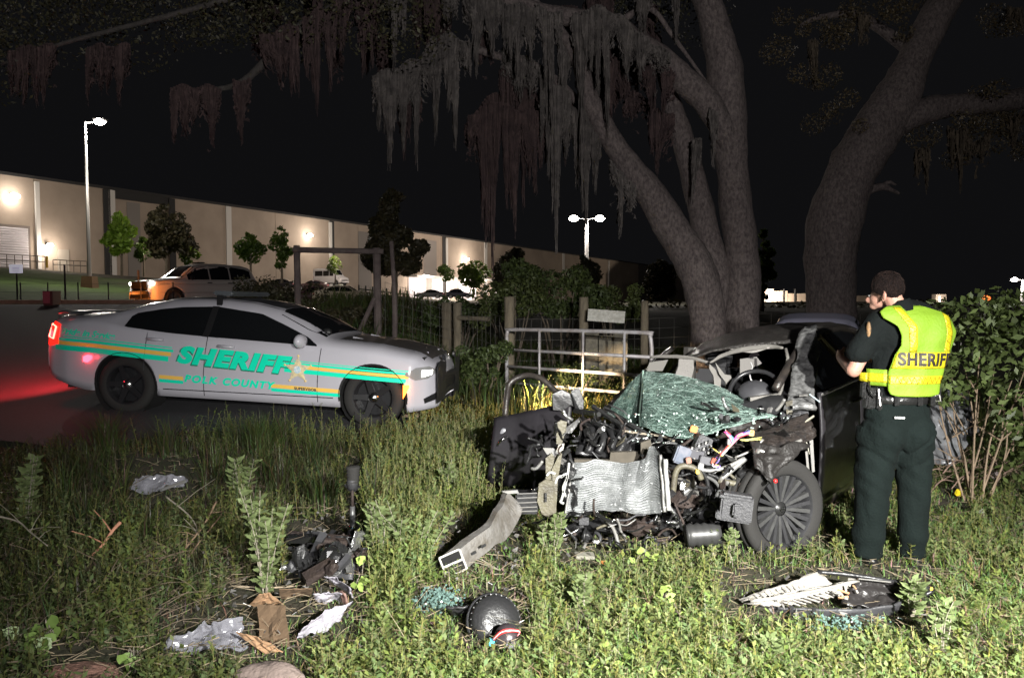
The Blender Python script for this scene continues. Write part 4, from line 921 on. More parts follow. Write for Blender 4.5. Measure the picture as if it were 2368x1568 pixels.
# white board and grey boards
o = MB().box(D(1402, 731, 12.4), (.62, .02, .20), Matrix.Rotation(R(4), 3, 'Y')).build('sign_board', mat('sign_white', (.55, .54, .5), .8, color2=(.35, .34, .3), vscale=20)); tag(o, 'blank weathered white board hung on the wire behind the gate', 'sign board')
BRD = mat('old_board', (.20, .18, .14), .95, color2=(.11, .10, .08), vscale=12, bump=.5)
o = empty('leaning_boards', D(1400, 850, 12.3), 'grey weathered boards leaning behind the right half of the gate', 'boards')
for x, w, y0, y1 in ((1371, .22, 770, 890), (1402, .26, 776, 892), (1436, .24, 772, 888)):
    a, b = D(x, y0, 12.35), D(x - 4, y1, 12.3); MB().box((a + b) / 2, (w, .025, (a - b).length)).build('board', BRD, o)
# tree stem left of gate
o = MB().tube(catmull([D(912, 850, 13.5), D(913, 720, 13.5), D(910, 640, 13.6), D(905, 560, 13.8)], 4), [.05] * 6 + [.04] * 7, 8).build('bare_stem', WOODD); tag(o, 'bare dark sapling stem right of the timber gateway', 'sapling')
# short wire fence on the lawn, posts, sign, cone, box
lf = empty('lawn_fence', (-17, 26.5, 1.7), 'thin dark wire fence along the foot of the lawn', 'fence'); BL = mat('fence_black', (.03, .03, .03), .6)
for x in (47, 110, 180, 250, 325, 400): t = D(x, 650, 26.5); MB().tube([(t.x, 26.5, gz(t.x, 26.5)), (t.x, 26.5, t.z - .05)], .022, 5).build('post', BL, lf)
mb = MB()
for z in (.15, .45, .75): mb.tube([(x, 26.52, gz(x, 26.5) + z) for x in np.linspace(-19.5, -9, 12)], .005, 3, False)
w = mb.build('wire', BL, lf)
for x, yt, lab in ((149, 612, 'tall dark steel post on the lawn left of the lamp post'), (320, 625, 'tall dark steel post on the lawn above the patrol SUV nose')):
    t = D(x, yt, 27); o = MB().tube([(t.x, 27, gz(t.x, 27)), (t.x, 27, t.z)], .035, 6).build('steel_post', BL); tag(o, lab, 'post')
p = D(37, 622, 30); o = empty('small_sign', (p.x, 30, gz(p.x, 30)), 'small white sign board standing on the lawn at left edge', 'sign')
MB().box(p, (.52, .03, .34)).build('sign_face', mat('sign_added_glow', (.9, .9, 1), .5, emit=(.85, .85, 1), es=.35), o, bevel=.0)  # white face gets a weak added emission; the board is no lamp
for k in (-.1, -.02, .05): MB().box(p + Vector((0, -.02, k)), (.3, .004, .02)).build('lettering', mat('sign_text', (.4, .3, .45), .6), o)
MB().tube([(p.x, 30.03, gz(p.x, 30)), (p.x, 30.03, p.z)], .03, 5).build('post', BL, o)
p = D(338, 662, 34); o = empty('traffic_cone', (p.x, 34, p.z - .35), 'orange traffic cone on the lawn above the patrol SUV', 'traffic cone')
MB().lathe([(.18, -.35), (.03, .32), (0, .33)], Matrix.Translation(p), 10).build('cone', mat('cone_orange', (.8, .12, .03), .6), o); MB().lathe([(.115, -.08), (.07, .10)], Matrix.Translation(p), 10).build('white_band', WTRIM, o)
p = D(121, 712, 22); o = empty('kerbside_box', (p.x, 22, gz(p.x, 22)), 'small dark box with red lit face beside the kerb', 'box')
MB().box((p.x, 22, gz(p.x, 22) + .22), (.28, .4, .42), bevel if False else None).build('box', mat('box_brown', (.10, .05, .05), .7), o); MB().box((p.x - .03, 21.78, gz(p.x, 22) + .24), (.2, .02, .34)).build('front_face', mat('box_red_lit', (.35, .12, .16), .6), o)  # red light on the front is put into the face colour
# wooden rail fence by the car park
o = empty('rail_fence', D(870, 690, 90), 'low dark timber rail fence in front of the lit doors', 'fence')
for x in range(830, 960, 16): t = D(x, 662 + (x - 830) * .12, 90); MB().box((t.x, 90, t.z - .8), (.16, .16, 1.9)).build('post', BL, o)
for k in (0, 8): a, b = D(830, 668 + k, 89.9), D(946, 682 + k, 89.9); MB().tube([a, b], .06, 4).build('rail', BL, o)
# ------------------------------------------------------------- the wrecked car
WO = Vector((1.09, 5.29, 0)); WBK = Vector((.616, .788, 0)); WLT = Vector((.788, -.616, 0))
def W(lx, bx, z):
    p = WO + WLT * lx + WBK * bx; roll = .11 * (lx - .6) * sm(0, 1, z); p.z = z + roll; return p
wreck = empty('wrecked_car', (*W(0, 1, 0).xy, 0), 'crushed black sedan with torn off front and shattered windshield', 'wrecked car')
BP = mat('wreck_black_paint', (.020, .018, .018), .28, color2=(.05, .042, .036), vscale=14, bump=.25, bscale=45, coat=.4)
BPR = mat('wreck_roof_paint', (.022, .019, .018), .28, color2=(.075, .07, .065), vscale=20, bump=.8, bscale=22, stretch=(1, 4, 1), coat=.3)
BPD = mat('wreck_door_paint', (.030, .028, .032), .38, bump=.1, bscale=30, coat=.3, color2=(.02, .018, .02), vscale=3)
SCR = mat('scraped_pillar', (.05, .05, .05), .35, color2=(.22, .22, .22), vscale=16, bump=.8, bscale=25, coat=.3)
PLK = mat('black_plastic', (.02, .02, .021), .35, bump=.2, bscale=60)
PLG = mat('grey_plastic', (.055, .055, .06), .5, bump=.25, bscale=80, var=.3)
TRG = mat('pale_trim', (.19, .18, .165), .7, var=.25, vscale=8, bump=.2)
OLV = mat('primer_olive', (.13, .118, .078), .5, color2=(.07, .062, .045), vscale=9, bump=.3)
ALU = mat('alloy_metal', (.55, .54, .53), .35, metal=.75, color2=(.30, .29, .27), vscale=10, bump=.25, bscale=30)
SIL = mat('silver_primer', (.22, .22, .22), .45, metal=.3, color2=(.25, .24, .22), vscale=10)
INT = mat('cabin_dark', (.018, .018, .02), .8, bump=.2)
SEAT = mat('seat_fabric', (.045, .045, .048), .85, bump=.3, bscale=120)
RUST = mat('rusty_iron', (.05, .035, .028), .7, metal=.3, color2=(.04, .03, .028), vscale=14, bump=.5)
def crum(mb, amp, sc, seed=0, k0=0):
    for i in range(k0, len(mb.v)):
        v = Vector(mb.v[i]); n = noise.noise_vector(v * sc + Vector((seed, seed * 2, 0))); m = noise.noise_vector(v * sc * 3 + Vector((seed, 0, seed))); mb.v[i] = tuple(v + n * amp + m * amp * .35)
    return mb
# roof
def roof(u, v):
    lx = -.58 + 1.18 * u; bx = 1.28 + 1.75 * v - .06 * math.sin(u * math.pi)
    z = 1.44 + .05 * math.sin(u * math.pi) - .14 * (1 - v) ** 3 + .02 * math.sin(v * 3) - .05 * v * v
    z -= .12 * (1 - u) ** 2 * (1 - v) ** 1.5
    e = min(u, 1 - u) * 8; z -= .05 * max(0, 1 - e) ** 2
    p = W(lx, bx, z); q = noise.noise(Vector((lx * 3, bx * 7, 0))) + .5 * noise.noise(Vector((lx * 9, bx * 12, 3)))
    p.z += .022 * q * (1 - .7 * v) ; return p
MB().grid(roof, 44, 40).build('roof', BPR, wreck, True, thick=-.02)
# rear glass and boot
MB().grid(lambda u, v: W(-.55 + 1.12 * u, 3.03 + .65 * v, 1.37 - .28 * v + .03 * math.sin(u * 3.14)), 10, 6).build('rear_window', GLASS, wreck, True)
MB().grid(lambda u, v: W(-.72 + 1.45 * u, 3.68 + .45 * v, 1.08 + .04 * math.sin(u * 3.14) - .02 * v), 10, 4).build('boot_lid', BP, wreck, True, thick=.02)
MB().grid(lambda u, v: W(-.8 + 1.6 * u, 4.13 + .12 * math.sin(v * 3.14), 1.06 - .78 * v), 10, 8).build('rear_bumper', BP, wreck, True, thick=.02)
# driver's side
def sidew(bx, z, off=0):
    w = .90 - .03 * ((z - .6) / .4) ** 2 * (1 if z > .6 else .6)
    if z > .97: w = .86 - (z - .97) * .52
    return w - .10 * sm(.75, .2, bx) * 0 + off
def spatch(name, b0, b1, zt, zb_, m, nu=14, nv=12, off=0, arch=None, sg=1, crm=0, seed=1):
    def f(u, v):
        bx = b0 + (b1 - b0) * u; t = zt(bx) if callable(zt) else zt; b = zb_(bx) if callable(zb_) else zb_
        if arch is not None:
            q = .37 ** 2 - (bx - arch) ** 2
            if q > 0: b = max(b, .33 + math.sqrt(q))
        z = b + (t - b) * v; return W(sg * sidew(bx, z, off), bx, z)
    mb = MB().grid(f, nu, nv)
    if crm: crum(mb, crm, 5, seed)
    return mb.build(name, m, wreck, True, thick=.02)
spatch('front_door', .63, 1.72, .97, .20, BPD); spatch('rear_door', 1.735, 2.72, .99, .20, BPD, arch=2.95)
spatch('rear_quarter', 2.735, 4.1, 1.05, .25, BPD, nu=24, arch=2.95)
spatch('sill', .62, 2.6, .19, .10, BP, nv=2, off=-.03)
for sg, b0 in ((-1, 1.6),): spatch('far_rear_door', b0, 2.72, .99, .20, BPD, sg=-1, arch=2.95); spatch('far_quarter', 2.735, 4.1, 1.05, .25, BPD, nu=24, sg=-1, arch=2.95)
MB().tube([W(.905, .66, .955), W(.905, 1.7, .985)], .012, 5).build('belt_moulding', ALU, wreck)
h = MB().tube(catmull([W(.90, 1.5, .82), W(.94, 1.52, .825), W(.94, 1.66, .835), W(.90, 1.68, .835)], 3), .013, 6); h.build('door_handle', BPD, wreck, True)
# door glass and frames
def rail_pt(bx): return W(.615 - .02 * abs(bx - 2), bx, interp(bx, [.55, .9, 1.3, 1.7, 2.2, 2.8, 3.3, 3.7], [.97, 1.17, 1.36, 1.40, 1.41, 1.37, 1.22, 1.06]))
def belt_pt(bx): return W(.865, bx, .975)
MB().grid(lambda u, v: belt_pt(.80 + .88 * u).lerp(rail_pt(.95 + .73 * u), v * .97) - Vector((0, 0, .0)), 8, 6).build('front_side_glass', GLASS, wreck, True)
MB().grid(lambda u, v: belt_pt(1.80 + .9 * u).lerp(rail_pt(1.80 + .8 * u), v * .96), 8, 6).build('rear_side_glass', GLASS, wreck, True)
MB().tube([rail_pt(b) for b in np.linspace(.62, 3.6, 22)], .032, 8).build('roof_rail', BP, wreck, True)
MB().tube([belt_pt(1.76), belt_pt(1.74).lerp(rail_pt(1.70), .5) + Vector((.01, 0, .01)), rail_pt(1.64)], .026, 6).build('centre_pillar', BP, wreck, True)
MB().tube([belt_pt(1.70) + Vector((0, -.02, 0)), belt_pt(1.69).lerp(rail_pt(1.62), .5) + Vector((.01, -.02, 0)), rail_pt(1.55) + Vector((0, -.02, 0))], [.008, .012, .012], 5).build('pillar_seal', mat('tan_seal', (.42, .36, .25), .6), wreck)
MB().tube([rail_pt(b) + Vector((.02, -.03, -.035)) for b in np.linspace(.85, 1.55, 9)], .010, 5).build('window_seal', mat('tan_seal', (.42, .36, .25), .6), wreck)
# crushed A pillars
def strip(a, b, wa, wb, m, name, dirv, crm=.02, n=14, seed=3, th=.03, sag=0):
    dirv = Vector(dirv).normalized()
    def f(u, v): p = a.lerp(b, v) + dirv * ((u - .5) * (wa + (wb - wa) * v)); p.z -= sag * math.sin(v * 3.14); return p
    mb = MB().grid(f, 5, n); crum(mb, crm, 9, seed); return mb.build(name, m, wreck, True, thick=th)
strip(W(.62, 1.30, 1.42), W(.80, .50, .86), .13, .20, SCR, 'driver_pillar', (1, -.25, .1), .022, 26, th=.04)
strip(W(-.60, 1.34, 1.33), W(-.80, .44, .82), .07, .09, BPR, 'passenger_pillar', (.7, -.3, .5), .012, 18, th=.04)
# inner white-ish edge of the driver pillar
MB().tube([D(1817, 806, 5.72), D(1822, 830, 5.68), D(1814, 868, 5.6), D(1806, 905, 5.5), D(1796, 930, 5.45)], [.012, .014, .010, .016, .02], 6).build('pillar_inner_trim', TRG, wreck, True)
# headliner edge and torn trim in the windshield opening
def band(pts, d, w, m, name, crm=.006, th=.015, tilt=0):
    P = catmull([D(x, y, d + dz) for x, y, dz in pts], 5); n = len(P) - 1
    mb = MB().grid(lambda u, v: P[round(v * n)] + Vector((0, tilt * (u - .5), (u - .5) * (w if not hasattr(w, '__len__') else interp(v, np.linspace(0, 1, len(w)), w)))), 2, n)
    crum(mb, crm, 14, 2); return mb.build(name, m, wreck, True, thick=th)
band([(1505, 826, .5), (1545, 824, .4), (1600, 828, .25), (1640, 838, .15)], 5.95, [.02, .03, .032, .02], TRG, 'torn_headliner')
band([(1640, 838, .1), (1670, 822, .1), (1720, 808, .0), (1780, 801, -.1), (1812, 804, -.2)], 5.92, [.015, .03, .038, .035, .02], TRG, 'torn_headliner')
band([(1690, 808, .1), (1740, 812, .0), (1790, 800, -.1)], 5.90, [.012, .02, .012], mat('trim_white', (.32, .30, .28), .6), 'headliner_edge')
MB().poly([D(*p, 6.0) for p in ((1502, 838), (1545, 832), (1532, 858), (1495, 858))], .02, (0, 1, 0)).build('pillar_cover', mat('cover_dim', (.12, .115, .105), .8), wreck)
mb = MB(); mb.poly([D(*p, 6.15) for p in ((1571, 830), (1604, 832), (1606, 850), (1598, 878), (1560, 872), (1568, 850))], .03, (0, 1, 0)); crum(mb, .012, 12); mb.build('curtain_airbag', mat('airbag_cloth', (.19, .18, .17), .8, bump=.5), wreck)
mb = MB(); mb.poly([D(*p, 5.9) for p in ((1641, 842), (1652, 852), (1668, 868), (1666, 905), (1652, 892), (1650, 870), (1640, 852))], .02, (0, 1, 0)); mb.build('hanging_trim', TRG, wreck)
mb = MB(); mb.poly([D(*p, 5.85) for p in ((1654, 838), (1676, 866), (1690, 868), (1694, 884), (1690, 910), (1680, 908), (1678, 884), (1664, 866))], .02, (0, 1, 0)); mb.build('mirror_bracket', TRG, wreck)
mb = MB(); mb.poly([D(*p, 6.5) for p in ((1712, 830), (1750, 825), (1762, 842), (1738, 850), (1728, 866), (1712, 868))], .02, (0, 1, 0)); crum(mb, .01, 12); mb.build('cabin_cloth', mat('cabin_cloth_grey', (.20, .19, .18), .8), wreck)
MB().tube(catmull([D(1736, 838, 5.9), D(1740, 850, 5.88), D(1734, 862, 5.86), D(1738, 880, 5.84), D(1756, 884, 5.84), D(1760, 878, 5.85)], 4), .006, 5).build('hanging_wire', mat('wire_pale', (.4, .4, .4), .4), wreck)
# cabin: seats, wheel, dash
for lx in (-.38, .36):
    s = empty('seat', W(lx, 1.75, .4)); s.parent = wreck; s.matrix_parent_inverse = wmat(wreck).inverted()
    rot = Matrix.Rotation(-R(38), 3, 'Z')
    MB().box(W(lx, 1.5, .45), (.5, .5, .16), rot).build('cushion', SEAT, s, bevel=.04); MB().box(W(lx, 1.82, .80), (.48, .14, .62), rot @ Matrix.Rotation(R(-14), 3, 'X')).build('backrest', SEAT, s, bevel=.05)
    MB().box(W(lx, 1.90, 1.20), (.26, .10, .18), rot).build('headrest', SEAT, s, bevel=.04)
MB().box(W(0, 2.75, .65), (1.35, .2, .7), Matrix.Rotation(-R(38), 3, 'Z')).build('rear_bench', SEAT, wreck, bevel=.05)
MB().box(W(0, 1.7, .18), (1.6, 2.6, .06), Matrix.Rotation(-R(38), 3, 'Z')).build('floor_pan', INT, wreck)
for sg in (-1, 1): MB().tube([W(sg * .60, 1.72, .3), W(sg * .58, 1.70, 1.35)], .06, 6).build('inner_pillar', mat('inner_trim_dark', (.06, .055, .05), .8), wreck)
mb = MB().grid(lambda u, v: W(-.70 + 1.42 * u, .55 + .35 * v, .74 + .05 * math.sin(v * 3) + .03 * math.sin(u * 9)), 16, 5); crum(mb, .03, 6); mb.build('dashboard', INT, wreck, True, thick=-.15)
sc_ = D(1745, 905, 5.62); Mw_ = Matrix.Translation(sc_) @ Matrix.Rotation(R(-30), 4, 'Z') @ Matrix.Rotation(R(52), 4, 'X')
MB().tube([Mw_ @ Vector((.185 * math.cos(t), .185 * math.sin(t), 0)) for t in np.linspace(0, 2 * math.pi, 30)], .017, 8, False).build('steering_wheel', mat('wheel_leather', (.025, .025, .027), .3), wreck, True)
mb = MB(); mb.ball((0, 0, 0), (.13, .10, .05), 12, 6); mb.v = [tuple(Mw_ @ Vector(v)) for v in mb.v]; mb.build('steering_hub', mat('hub_plastic', (.05, .05, .055), .5), wreck, True)
MB().box(D(1770, 921, 5.5), (.24, .05, .05), Matrix.Rotation(R(-8), 3, 'Y')).build('dash_trim', TRG, wreck)
# ---- shattered windshield, hanging towards the engine bay
def glassmat(name, seed, base, crack, dens):
    m = bpy.data.materials.new(name); m.use_nodes = True; nt = m.node_tree; n, l = nt.nodes, nt.links; b = n['Principled BSDF']
    tc = n.new('ShaderNodeTexCoord'); mp = n.new('ShaderNodeMapping'); mp.inputs['Rotation'].default_value = (.3, .2, .5); mp.inputs['Scale'].default_value = (1, 1, 1.9); l.new(tc.outputs['Object'], mp.inputs[0])
    wv = n.new('ShaderNodeTexNoise'); wv.inputs['Scale'].default_value = 5; l.new(mp.outputs[0], wv.inputs['Vector'])
    ad = n.new('ShaderNodeMix'); ad.data_type = 'RGBA'; ad.blend_type = 'ADD'; ad.inputs[0].default_value = .25; l.new(mp.outputs[0], ad.inputs[6]); l.new(wv.outputs['Color'], ad.inputs[7])
    acc = None
    for sc, wd in ((dens, .05), (dens * 2.6, .07), (dens * 7, .12)):
        v = n.new('ShaderNodeTexVoronoi'); v.feature = 'DISTANCE_TO_EDGE'; v.inputs['Scale'].default_value = sc; l.new(ad.outputs[2], v.inputs['Vector'])
        r = n.new('ShaderNodeMapRange'); r.inputs['From Min'].default_value = wd; r.inputs['From Max'].default_value = 0; l.new(v.outputs['Distance'], r.inputs['Value'])
        if acc is None: acc = r.outputs[0]
        else:
            mx = n.new('ShaderNodeMath'); mx.operation = 'MAXIMUM'; l.new(acc, mx.inputs[0]); l.new(r.outputs[0], mx.inputs[1]); acc = mx.outputs[0]
    nz = n.new('ShaderNodeTexNoise'); nz.inputs['Scale'].default_value = 7; nz.inputs['Detail'].default_value = 8; nz.inputs['Roughness'].default_value = .8; l.new(ad.outputs[2], nz.inputs['Vector'])
    mr = n.new('ShaderNodeMapRange'); mr.inputs['From Min'].default_value = .36; mr.inputs['From Max'].default_value = .72; l.new(nz.outputs['Fac'], mr.inputs['Value'])
    mu = n.new('ShaderNodeMath'); mu.operation = 'MULTIPLY'; l.new(acc, mu.inputs[0]); l.new(mr.outputs[0], mu.inputs[1])
    cm = n.new('ShaderNodeMix'); cm.data_type = 'RGBA'; cm.inputs[6].default_value = (*base, 1); cm.inputs[7].default_value = (*crack, 1); l.new(mu.outputs[0], cm.inputs[0]); l.new(cm.outputs[2], b.inputs['Base Color'])
    b.inputs['Roughness'].default_value = .22
    bp = n.new('ShaderNodeBump'); bp.inputs['Strength'].default_value = .8; bp.inputs['Distance'].default_value = .01; l.new(acc, bp.inputs['Height']); l.new(bp.outputs[0], b.inputs['Normal'])
    al = n.new('ShaderNodeMapRange'); al.inputs['To Min'].default_value = .82; al.inputs['To Max'].default_value = 1; l.new(mu.outputs[0], al.inputs['Value']); l.new(al.outputs[0], b.inputs['Alpha'])
    return m
GSH = glassmat('shattered_glass', 1, (.055, .10, .082), (.36, .49, .43), 9)
up = [(1487, 858, 5.95), (1530, 862, 5.9), (1580, 868, 5.85), (1640, 885, 5.78), (1700, 912, 5.68), (1745, 932, 5.6), (1782, 950, 5.52), (1818, 955, 5.45)]
lo = [(1480, 985, 5.35), (1510, 994, 5.2), (1560, 1014, 5.08), (1610, 1014, 5.05), (1660, 997, 5.05), (1705, 982, 5.08), (1750, 970, 5.15), (1815, 958, 5.36)]
def sheetpatch(A, B, bulge=.05, na=1):
    A = [D(*p) for p in A]; B = [D(*p) for p in B]; k = len(A) - 1
    def pick(P, u): i = min(int(u * k), k - 1); return P[i].lerp(P[i + 1], u * k - i)
    return lambda u, v: pick(A, u).lerp(pick(B, u), v) + Vector((0, -bulge * math.sin(v * 3.14) + .022 * na * noise.noise(Vector((u * 5, v * 6, 1))), .012 * na * noise.noise(Vector((u * 9, v * 3, 5)))))
MB().grid(sheetpatch(up, lo), 80, 46).build('windshield', GSH, wreck, True)
MB().grid(sheetpatch([(1484, 862, 5.97), (1470, 872, 5.97), (1452, 890, 5.97)], [(1480, 985, 5.6), (1440, 978, 5.7), (1396, 964, 5.85)], .02), 20, 24).build('windshield_fold', GSH, wreck, True)
MB().tube(catmull([D(1487, 857, 5.93), D(1484, 900, 5.8), D(1479, 950, 5.65), D(1480, 986, 5.53)], 5), .006, 4).build('windshield_edge', mat('glass_edge', (.35, .5, .42), .3), wreck)
rs = np.random.RandomState(31); mb = MB()
for i in range(60):
    u, v = rs.uniform(), rs.uniform(); p = sheetpatch(up, lo)(u, v) + Vector((0, -.012, 0)); mb.box(p, (rs.uniform(.003, .007),) * 3, Matrix.Rotation(rs.uniform(0, 3), 3, (rs.normal(), 1, rs.normal())))
for i in range(200):
    p = D(rs.uniform(1450, 1860), rs.uniform(955, 1030), rs.uniform(5.1, 5.4)); mb.box(p, (rs.uniform(.005, .012),) * 3, Matrix.Rotation(rs.uniform(0, 3), 3, (1, 1, rs.normal())))
o = mb.build('glass_crumbs', mat('glass_crumb', (.6, .75, .68), .1, spec=1), wreck); o['kind'] = 'stuff'

mb = MB(); gf = sheetpatch(up, lo); rs = np.random.RandomState(55)
for i in range(520):
    u, v = rs.uniform(-.02, .98), rs.uniform(.01, .99); a = rs.normal(-.12, .45) + (.7 * (v - .5)); l = rs.uniform(.02, .13); q = []
    for j in range(5): q.append(gf(min(1, max(0, u)), min(1, max(0, v))) + Vector((0, -.004, 0))); u += l / 4 * math.cos(a); v += l / 4 * math.sin(a) * 1.6; a += rs.normal() * .5
    mb.tube(q, rs.uniform(.0005, .0015), 3, False)
o = mb.build('crack_lines', mat('crack_white_green', (.25, .35, .31), .4), wreck); o['kind'] = 'stuff'
# ---- swung open passenger door
dg = [(1146, 968, 6.35), (1200, 958, 6.3), (1260, 945, 6.22), (1325, 930, 6.15)]; db = [(1128, 1112, 6.3), (1180, 1122, 6.25), (1240, 1135, 6.15), (1300, 1140, 6.1)]
f_ = sheetpatch(dg, db, .07, .15); mb = MB().grid(f_, 22, 16); door = mb.build('open_door', mat('door_bluish_black', (.022, .02, .024), .4, coat=.3, bump=.08, bscale=40, color2=(.014, .013, .015), vscale=3), wreck, True, thick=.03)
MB().tube(catmull([D(1168, 962, 6.3), D(1172, 920, 6.35), D(1180, 885, 6.4), (D(1215, 868, 6.4)), D(1252, 876, 6.35), D(1285, 905, 6.3), D(1330, 950, 6.2)], 6), [.026] * 37, 8, flat=1.0).build('window_frame', BP, door, True)
MB().tube(catmull([D(1150, 1030, 6.22), D(1160, 1018, 6.18), D(1172, 1010, 6.2)], 4), .010, 6).build('handle', CHROME, door, True)
MB().ball(D(1165, 1002, 6.25), (.035, .01, .045)).build('handle_cup', mat('cup_grey', (.2, .2, .22), .3), door, True)
mb = MB().poly([D(*p, 6.05) for p in ((1278, 912), (1300, 900), (1330, 915), (1334, 945), (1318, 938), (1300, 950), (1280, 948))], .03, (0, 1, 0)); crum(mb, .01, 12); mb.build('mirror_base', PLK, door)
mb = MB().poly([D(*p, 6.0) for p in ((1318, 905), (1340, 895), (1352, 925), (1350, 960), (1330, 950))], .04, (0, 1, 0)); crum(mb, .015, 12); mb.build('torn_sail_panel', PLK, door)

# ---- radiator: corrugated, torn sheet
rt = [(1326, 1072, 5.02), (1345, 1066, 5.0), (1375, 1062, 5.0), (1410, 1066, 5.0), (1445, 1070, 4.98), (1478, 1066, 4.94), (1490, 1050, 4.9), (1500, 1036, 4.86), (1514, 1032, 4.80), (1524, 1048, 4.76), (1534, 1062, 4.72)]
rb = [(1306, 1196, 4.98), (1330, 1192, 4.96), (1365, 1188, 4.93), (1400, 1180, 4.90), (1425, 1176, 4.87), (1450, 1186, 4.82), (1480, 1192, 4.78), (1505, 1191, 4.75), (1522, 1186, 4.72), (1532, 1180, 4.70), (1542, 1180, 4.68)]
rp = sheetpatch(rt, rb, 0)
def radf(u, v):
    p = rp(u, v); w = .035 * math.sin(u * 9 + v * 2) * math.exp(-((u - .62) / .25) ** 2) + .03 * noise.noise(Vector((u * 4, v * 3, 9)))
    fin = .008 * (1 if (round(v * 120) % 5 < 2) else -.7); return p + Vector((0, w - fin, .006 * math.sin(u * 26 + 1.5)))
RAD = mat('radiator_fins', (.32, .33, .335), .5, metal=.15, color2=(.19, .2, .2), vscale=14, bump=.4, bscale=90)
MB().grid(radf, 60, 120).build('radiator', RAD, wreck, False)
MB().grid(lambda u, v: radf(u, v) + Vector((.01, .045, -.01)), 12, 12).build('radiator_back_shade', mat('radiator_shadow', (.04, .04, .04), .9), wreck)  # dark sheet behind the fins stands in for shade
edge = lambda u, off=0: [radf(u, v) + Vector((off, -.008, 0)) for v in np.linspace(0, 1, 12)]
MB().tube(edge(0), .009, 6).build('radiator_tank', SIL, wreck, True); MB().tube(edge(.93), .010, 6).build('radiator_tank', SIL, wreck, True); MB().tube(edge(1.0, .01), .016, 6).build('radiator_tank', mat('tank_white', (.32, .32, .31), .45), wreck, True)
rs = np.random.RandomState(4); mb = MB()
for i in range(60):
    p = radf(rs.uniform(.02, .98), rs.uniform(.02, .98)) + Vector((0, -.01, 0)); a = rs.uniform(-.5, .5); l = rs.uniform(.008, .03); mb.tube([p, p + Vector((l, 0, a * l))], .0016, 3)
o = mb.build('bent_fins', mat('fin_bright', (.85, .86, .86), .3, metal=.3), wreck); o['kind'] = 'stuff'
TAN = mat('foam_tan', (.09, .078, .06), .9, var=.3, vscale=9)
MB().poly([D(*p, 5.08) for p in ((1328, 1062), (1410, 1064), (1412, 1046), (1478, 1044), (1486, 1062), (1450, 1074), (1330, 1074))], .04, (0, 1, 0)).build('foam_absorber', TAN, wreck)
MB().poly([D(*p, 4.98) for p in ((1482, 1024), (1504, 1016), (1508, 1034), (1494, 1052), (1482, 1050))], .03, (0, 1, 0)).build('foam_absorber', TAN, wreck)
# fan shroud edge right of radiator
MB().lathe([(.13, 0), (.15, .03), (.15, .1)], Matrix.Translation(D(1548, 1110, 5.0)) @ Matrix.Rotation(R(90), 4, 'X'), 18, R(-70), R(80)).build('fan_shroud', PLK, wreck, True)

# ---- bumper beam, bent towards the grass
BEAM = mat('bumper_beam_alloy', (.27, .26, .25), .5, metal=.35, color2=(.13, .115, .095), vscale=7, bump=.4, bscale=35)
bc = catmull([D(1188, 1152, 4.95), D(1178, 1180, 4.85), D(1160, 1208, 4.72), D(1128, 1240, 4.55), D(1095, 1265, 4.45), D(1062, 1292, 4.36)], 5)
hs_ = np.interp(np.linspace(0, 1, len(bc)), [0, .2, .45, .55, 1], [.075, .085, .10, .062, .066])
def beam_ring(i):
    t = (bc[min(i + 1, len(bc) - 1)] - bc[max(i - 1, 0)]).normalized(); s_ = Vector((-.35, .93, 0)); upv = s_.cross(t).normalized(); upv = -upv if upv.z < 0 else upv
    h = hs_[i]; return [bc[i] + upv * h - s_ * .035, bc[i] + upv * h + s_ * .045, bc[i] - upv * h + s_ * .045, bc[i] - upv * h - s_ * .035]
_br = beam_ring
def beam_ring(i):
    r = _br(i)
    if i == len(bc) - 1: t = (bc[-1] - bc[-2]).normalized(); r = [r[0] - t * .03, r[1] + t * .11, r[2] + t * .11, r[3] - t * .03]
    return r
vs = [p for i in range(len(bc)) for p in beam_ring(i)]; mb = MB(); mb.add(vs, [(4 * i + k, 4 * i + (k + 1) % 4, 4 * i + 4 + (k + 1) % 4, 4 * i + 4 + k) for i in range(len(bc) - 1) for k in range(4)]); crum(mb, .006, 10)
beam = mb.build('bumper_beam', BEAM, wreck, thick=.004)
e = beam_ring(len(bc) - 1); dt = (bc[-1] - bc[-2]).normalized() * .012
mb = MB()
for a, b in ((0, 1), (1, 2), (2, 3), (3, 0)): mb.tube([e[a] + dt, e[b] + dt], .006, 4)
mb.tube([(e[0] + e[3]) / 2 + dt, (e[1] + e[2]) / 2 + dt], .007, 4); mb.build('beam_end_rim', mat('beam_rim', (.75, .74, .7), .4, metal=.2), beam)
MB().add([p + dt * .3 for p in e], [(0, 1, 2, 3)]).build('beam_cell_shade', mat('void_black', (.004, .004, .004), .9), beam)  # black sheet across the open end paints the shade of the hollow
for q in ((1118, 1262), (1096, 1278)): MB().box(D(q[0], q[1], 4.38), (.03, .012, .014), Matrix.Rotation(R(-30), 3, 'Y')).build('slot', PLK, beam)
MB().poly([D(*p, 4.55) for p in ((1160, 1136), (1196, 1133), (1200, 1140), (1176, 1142))], .02, (0, 1, 0)).build('torn_bracket', SIL, wreck)
# crash box with ribs
MB().box(D(1218, 1160, 4.98), (.15, .12, .14)).build('crash_box', PLK, wreck, bevel=.008)
for y in (1142, 1152, 1163, 1174, 1183): MB().tube([D(1196, y, 4.89), D(1242, y - 2, 4.9)], .004, 4).build('crash_box_rib', SIL, wreck)
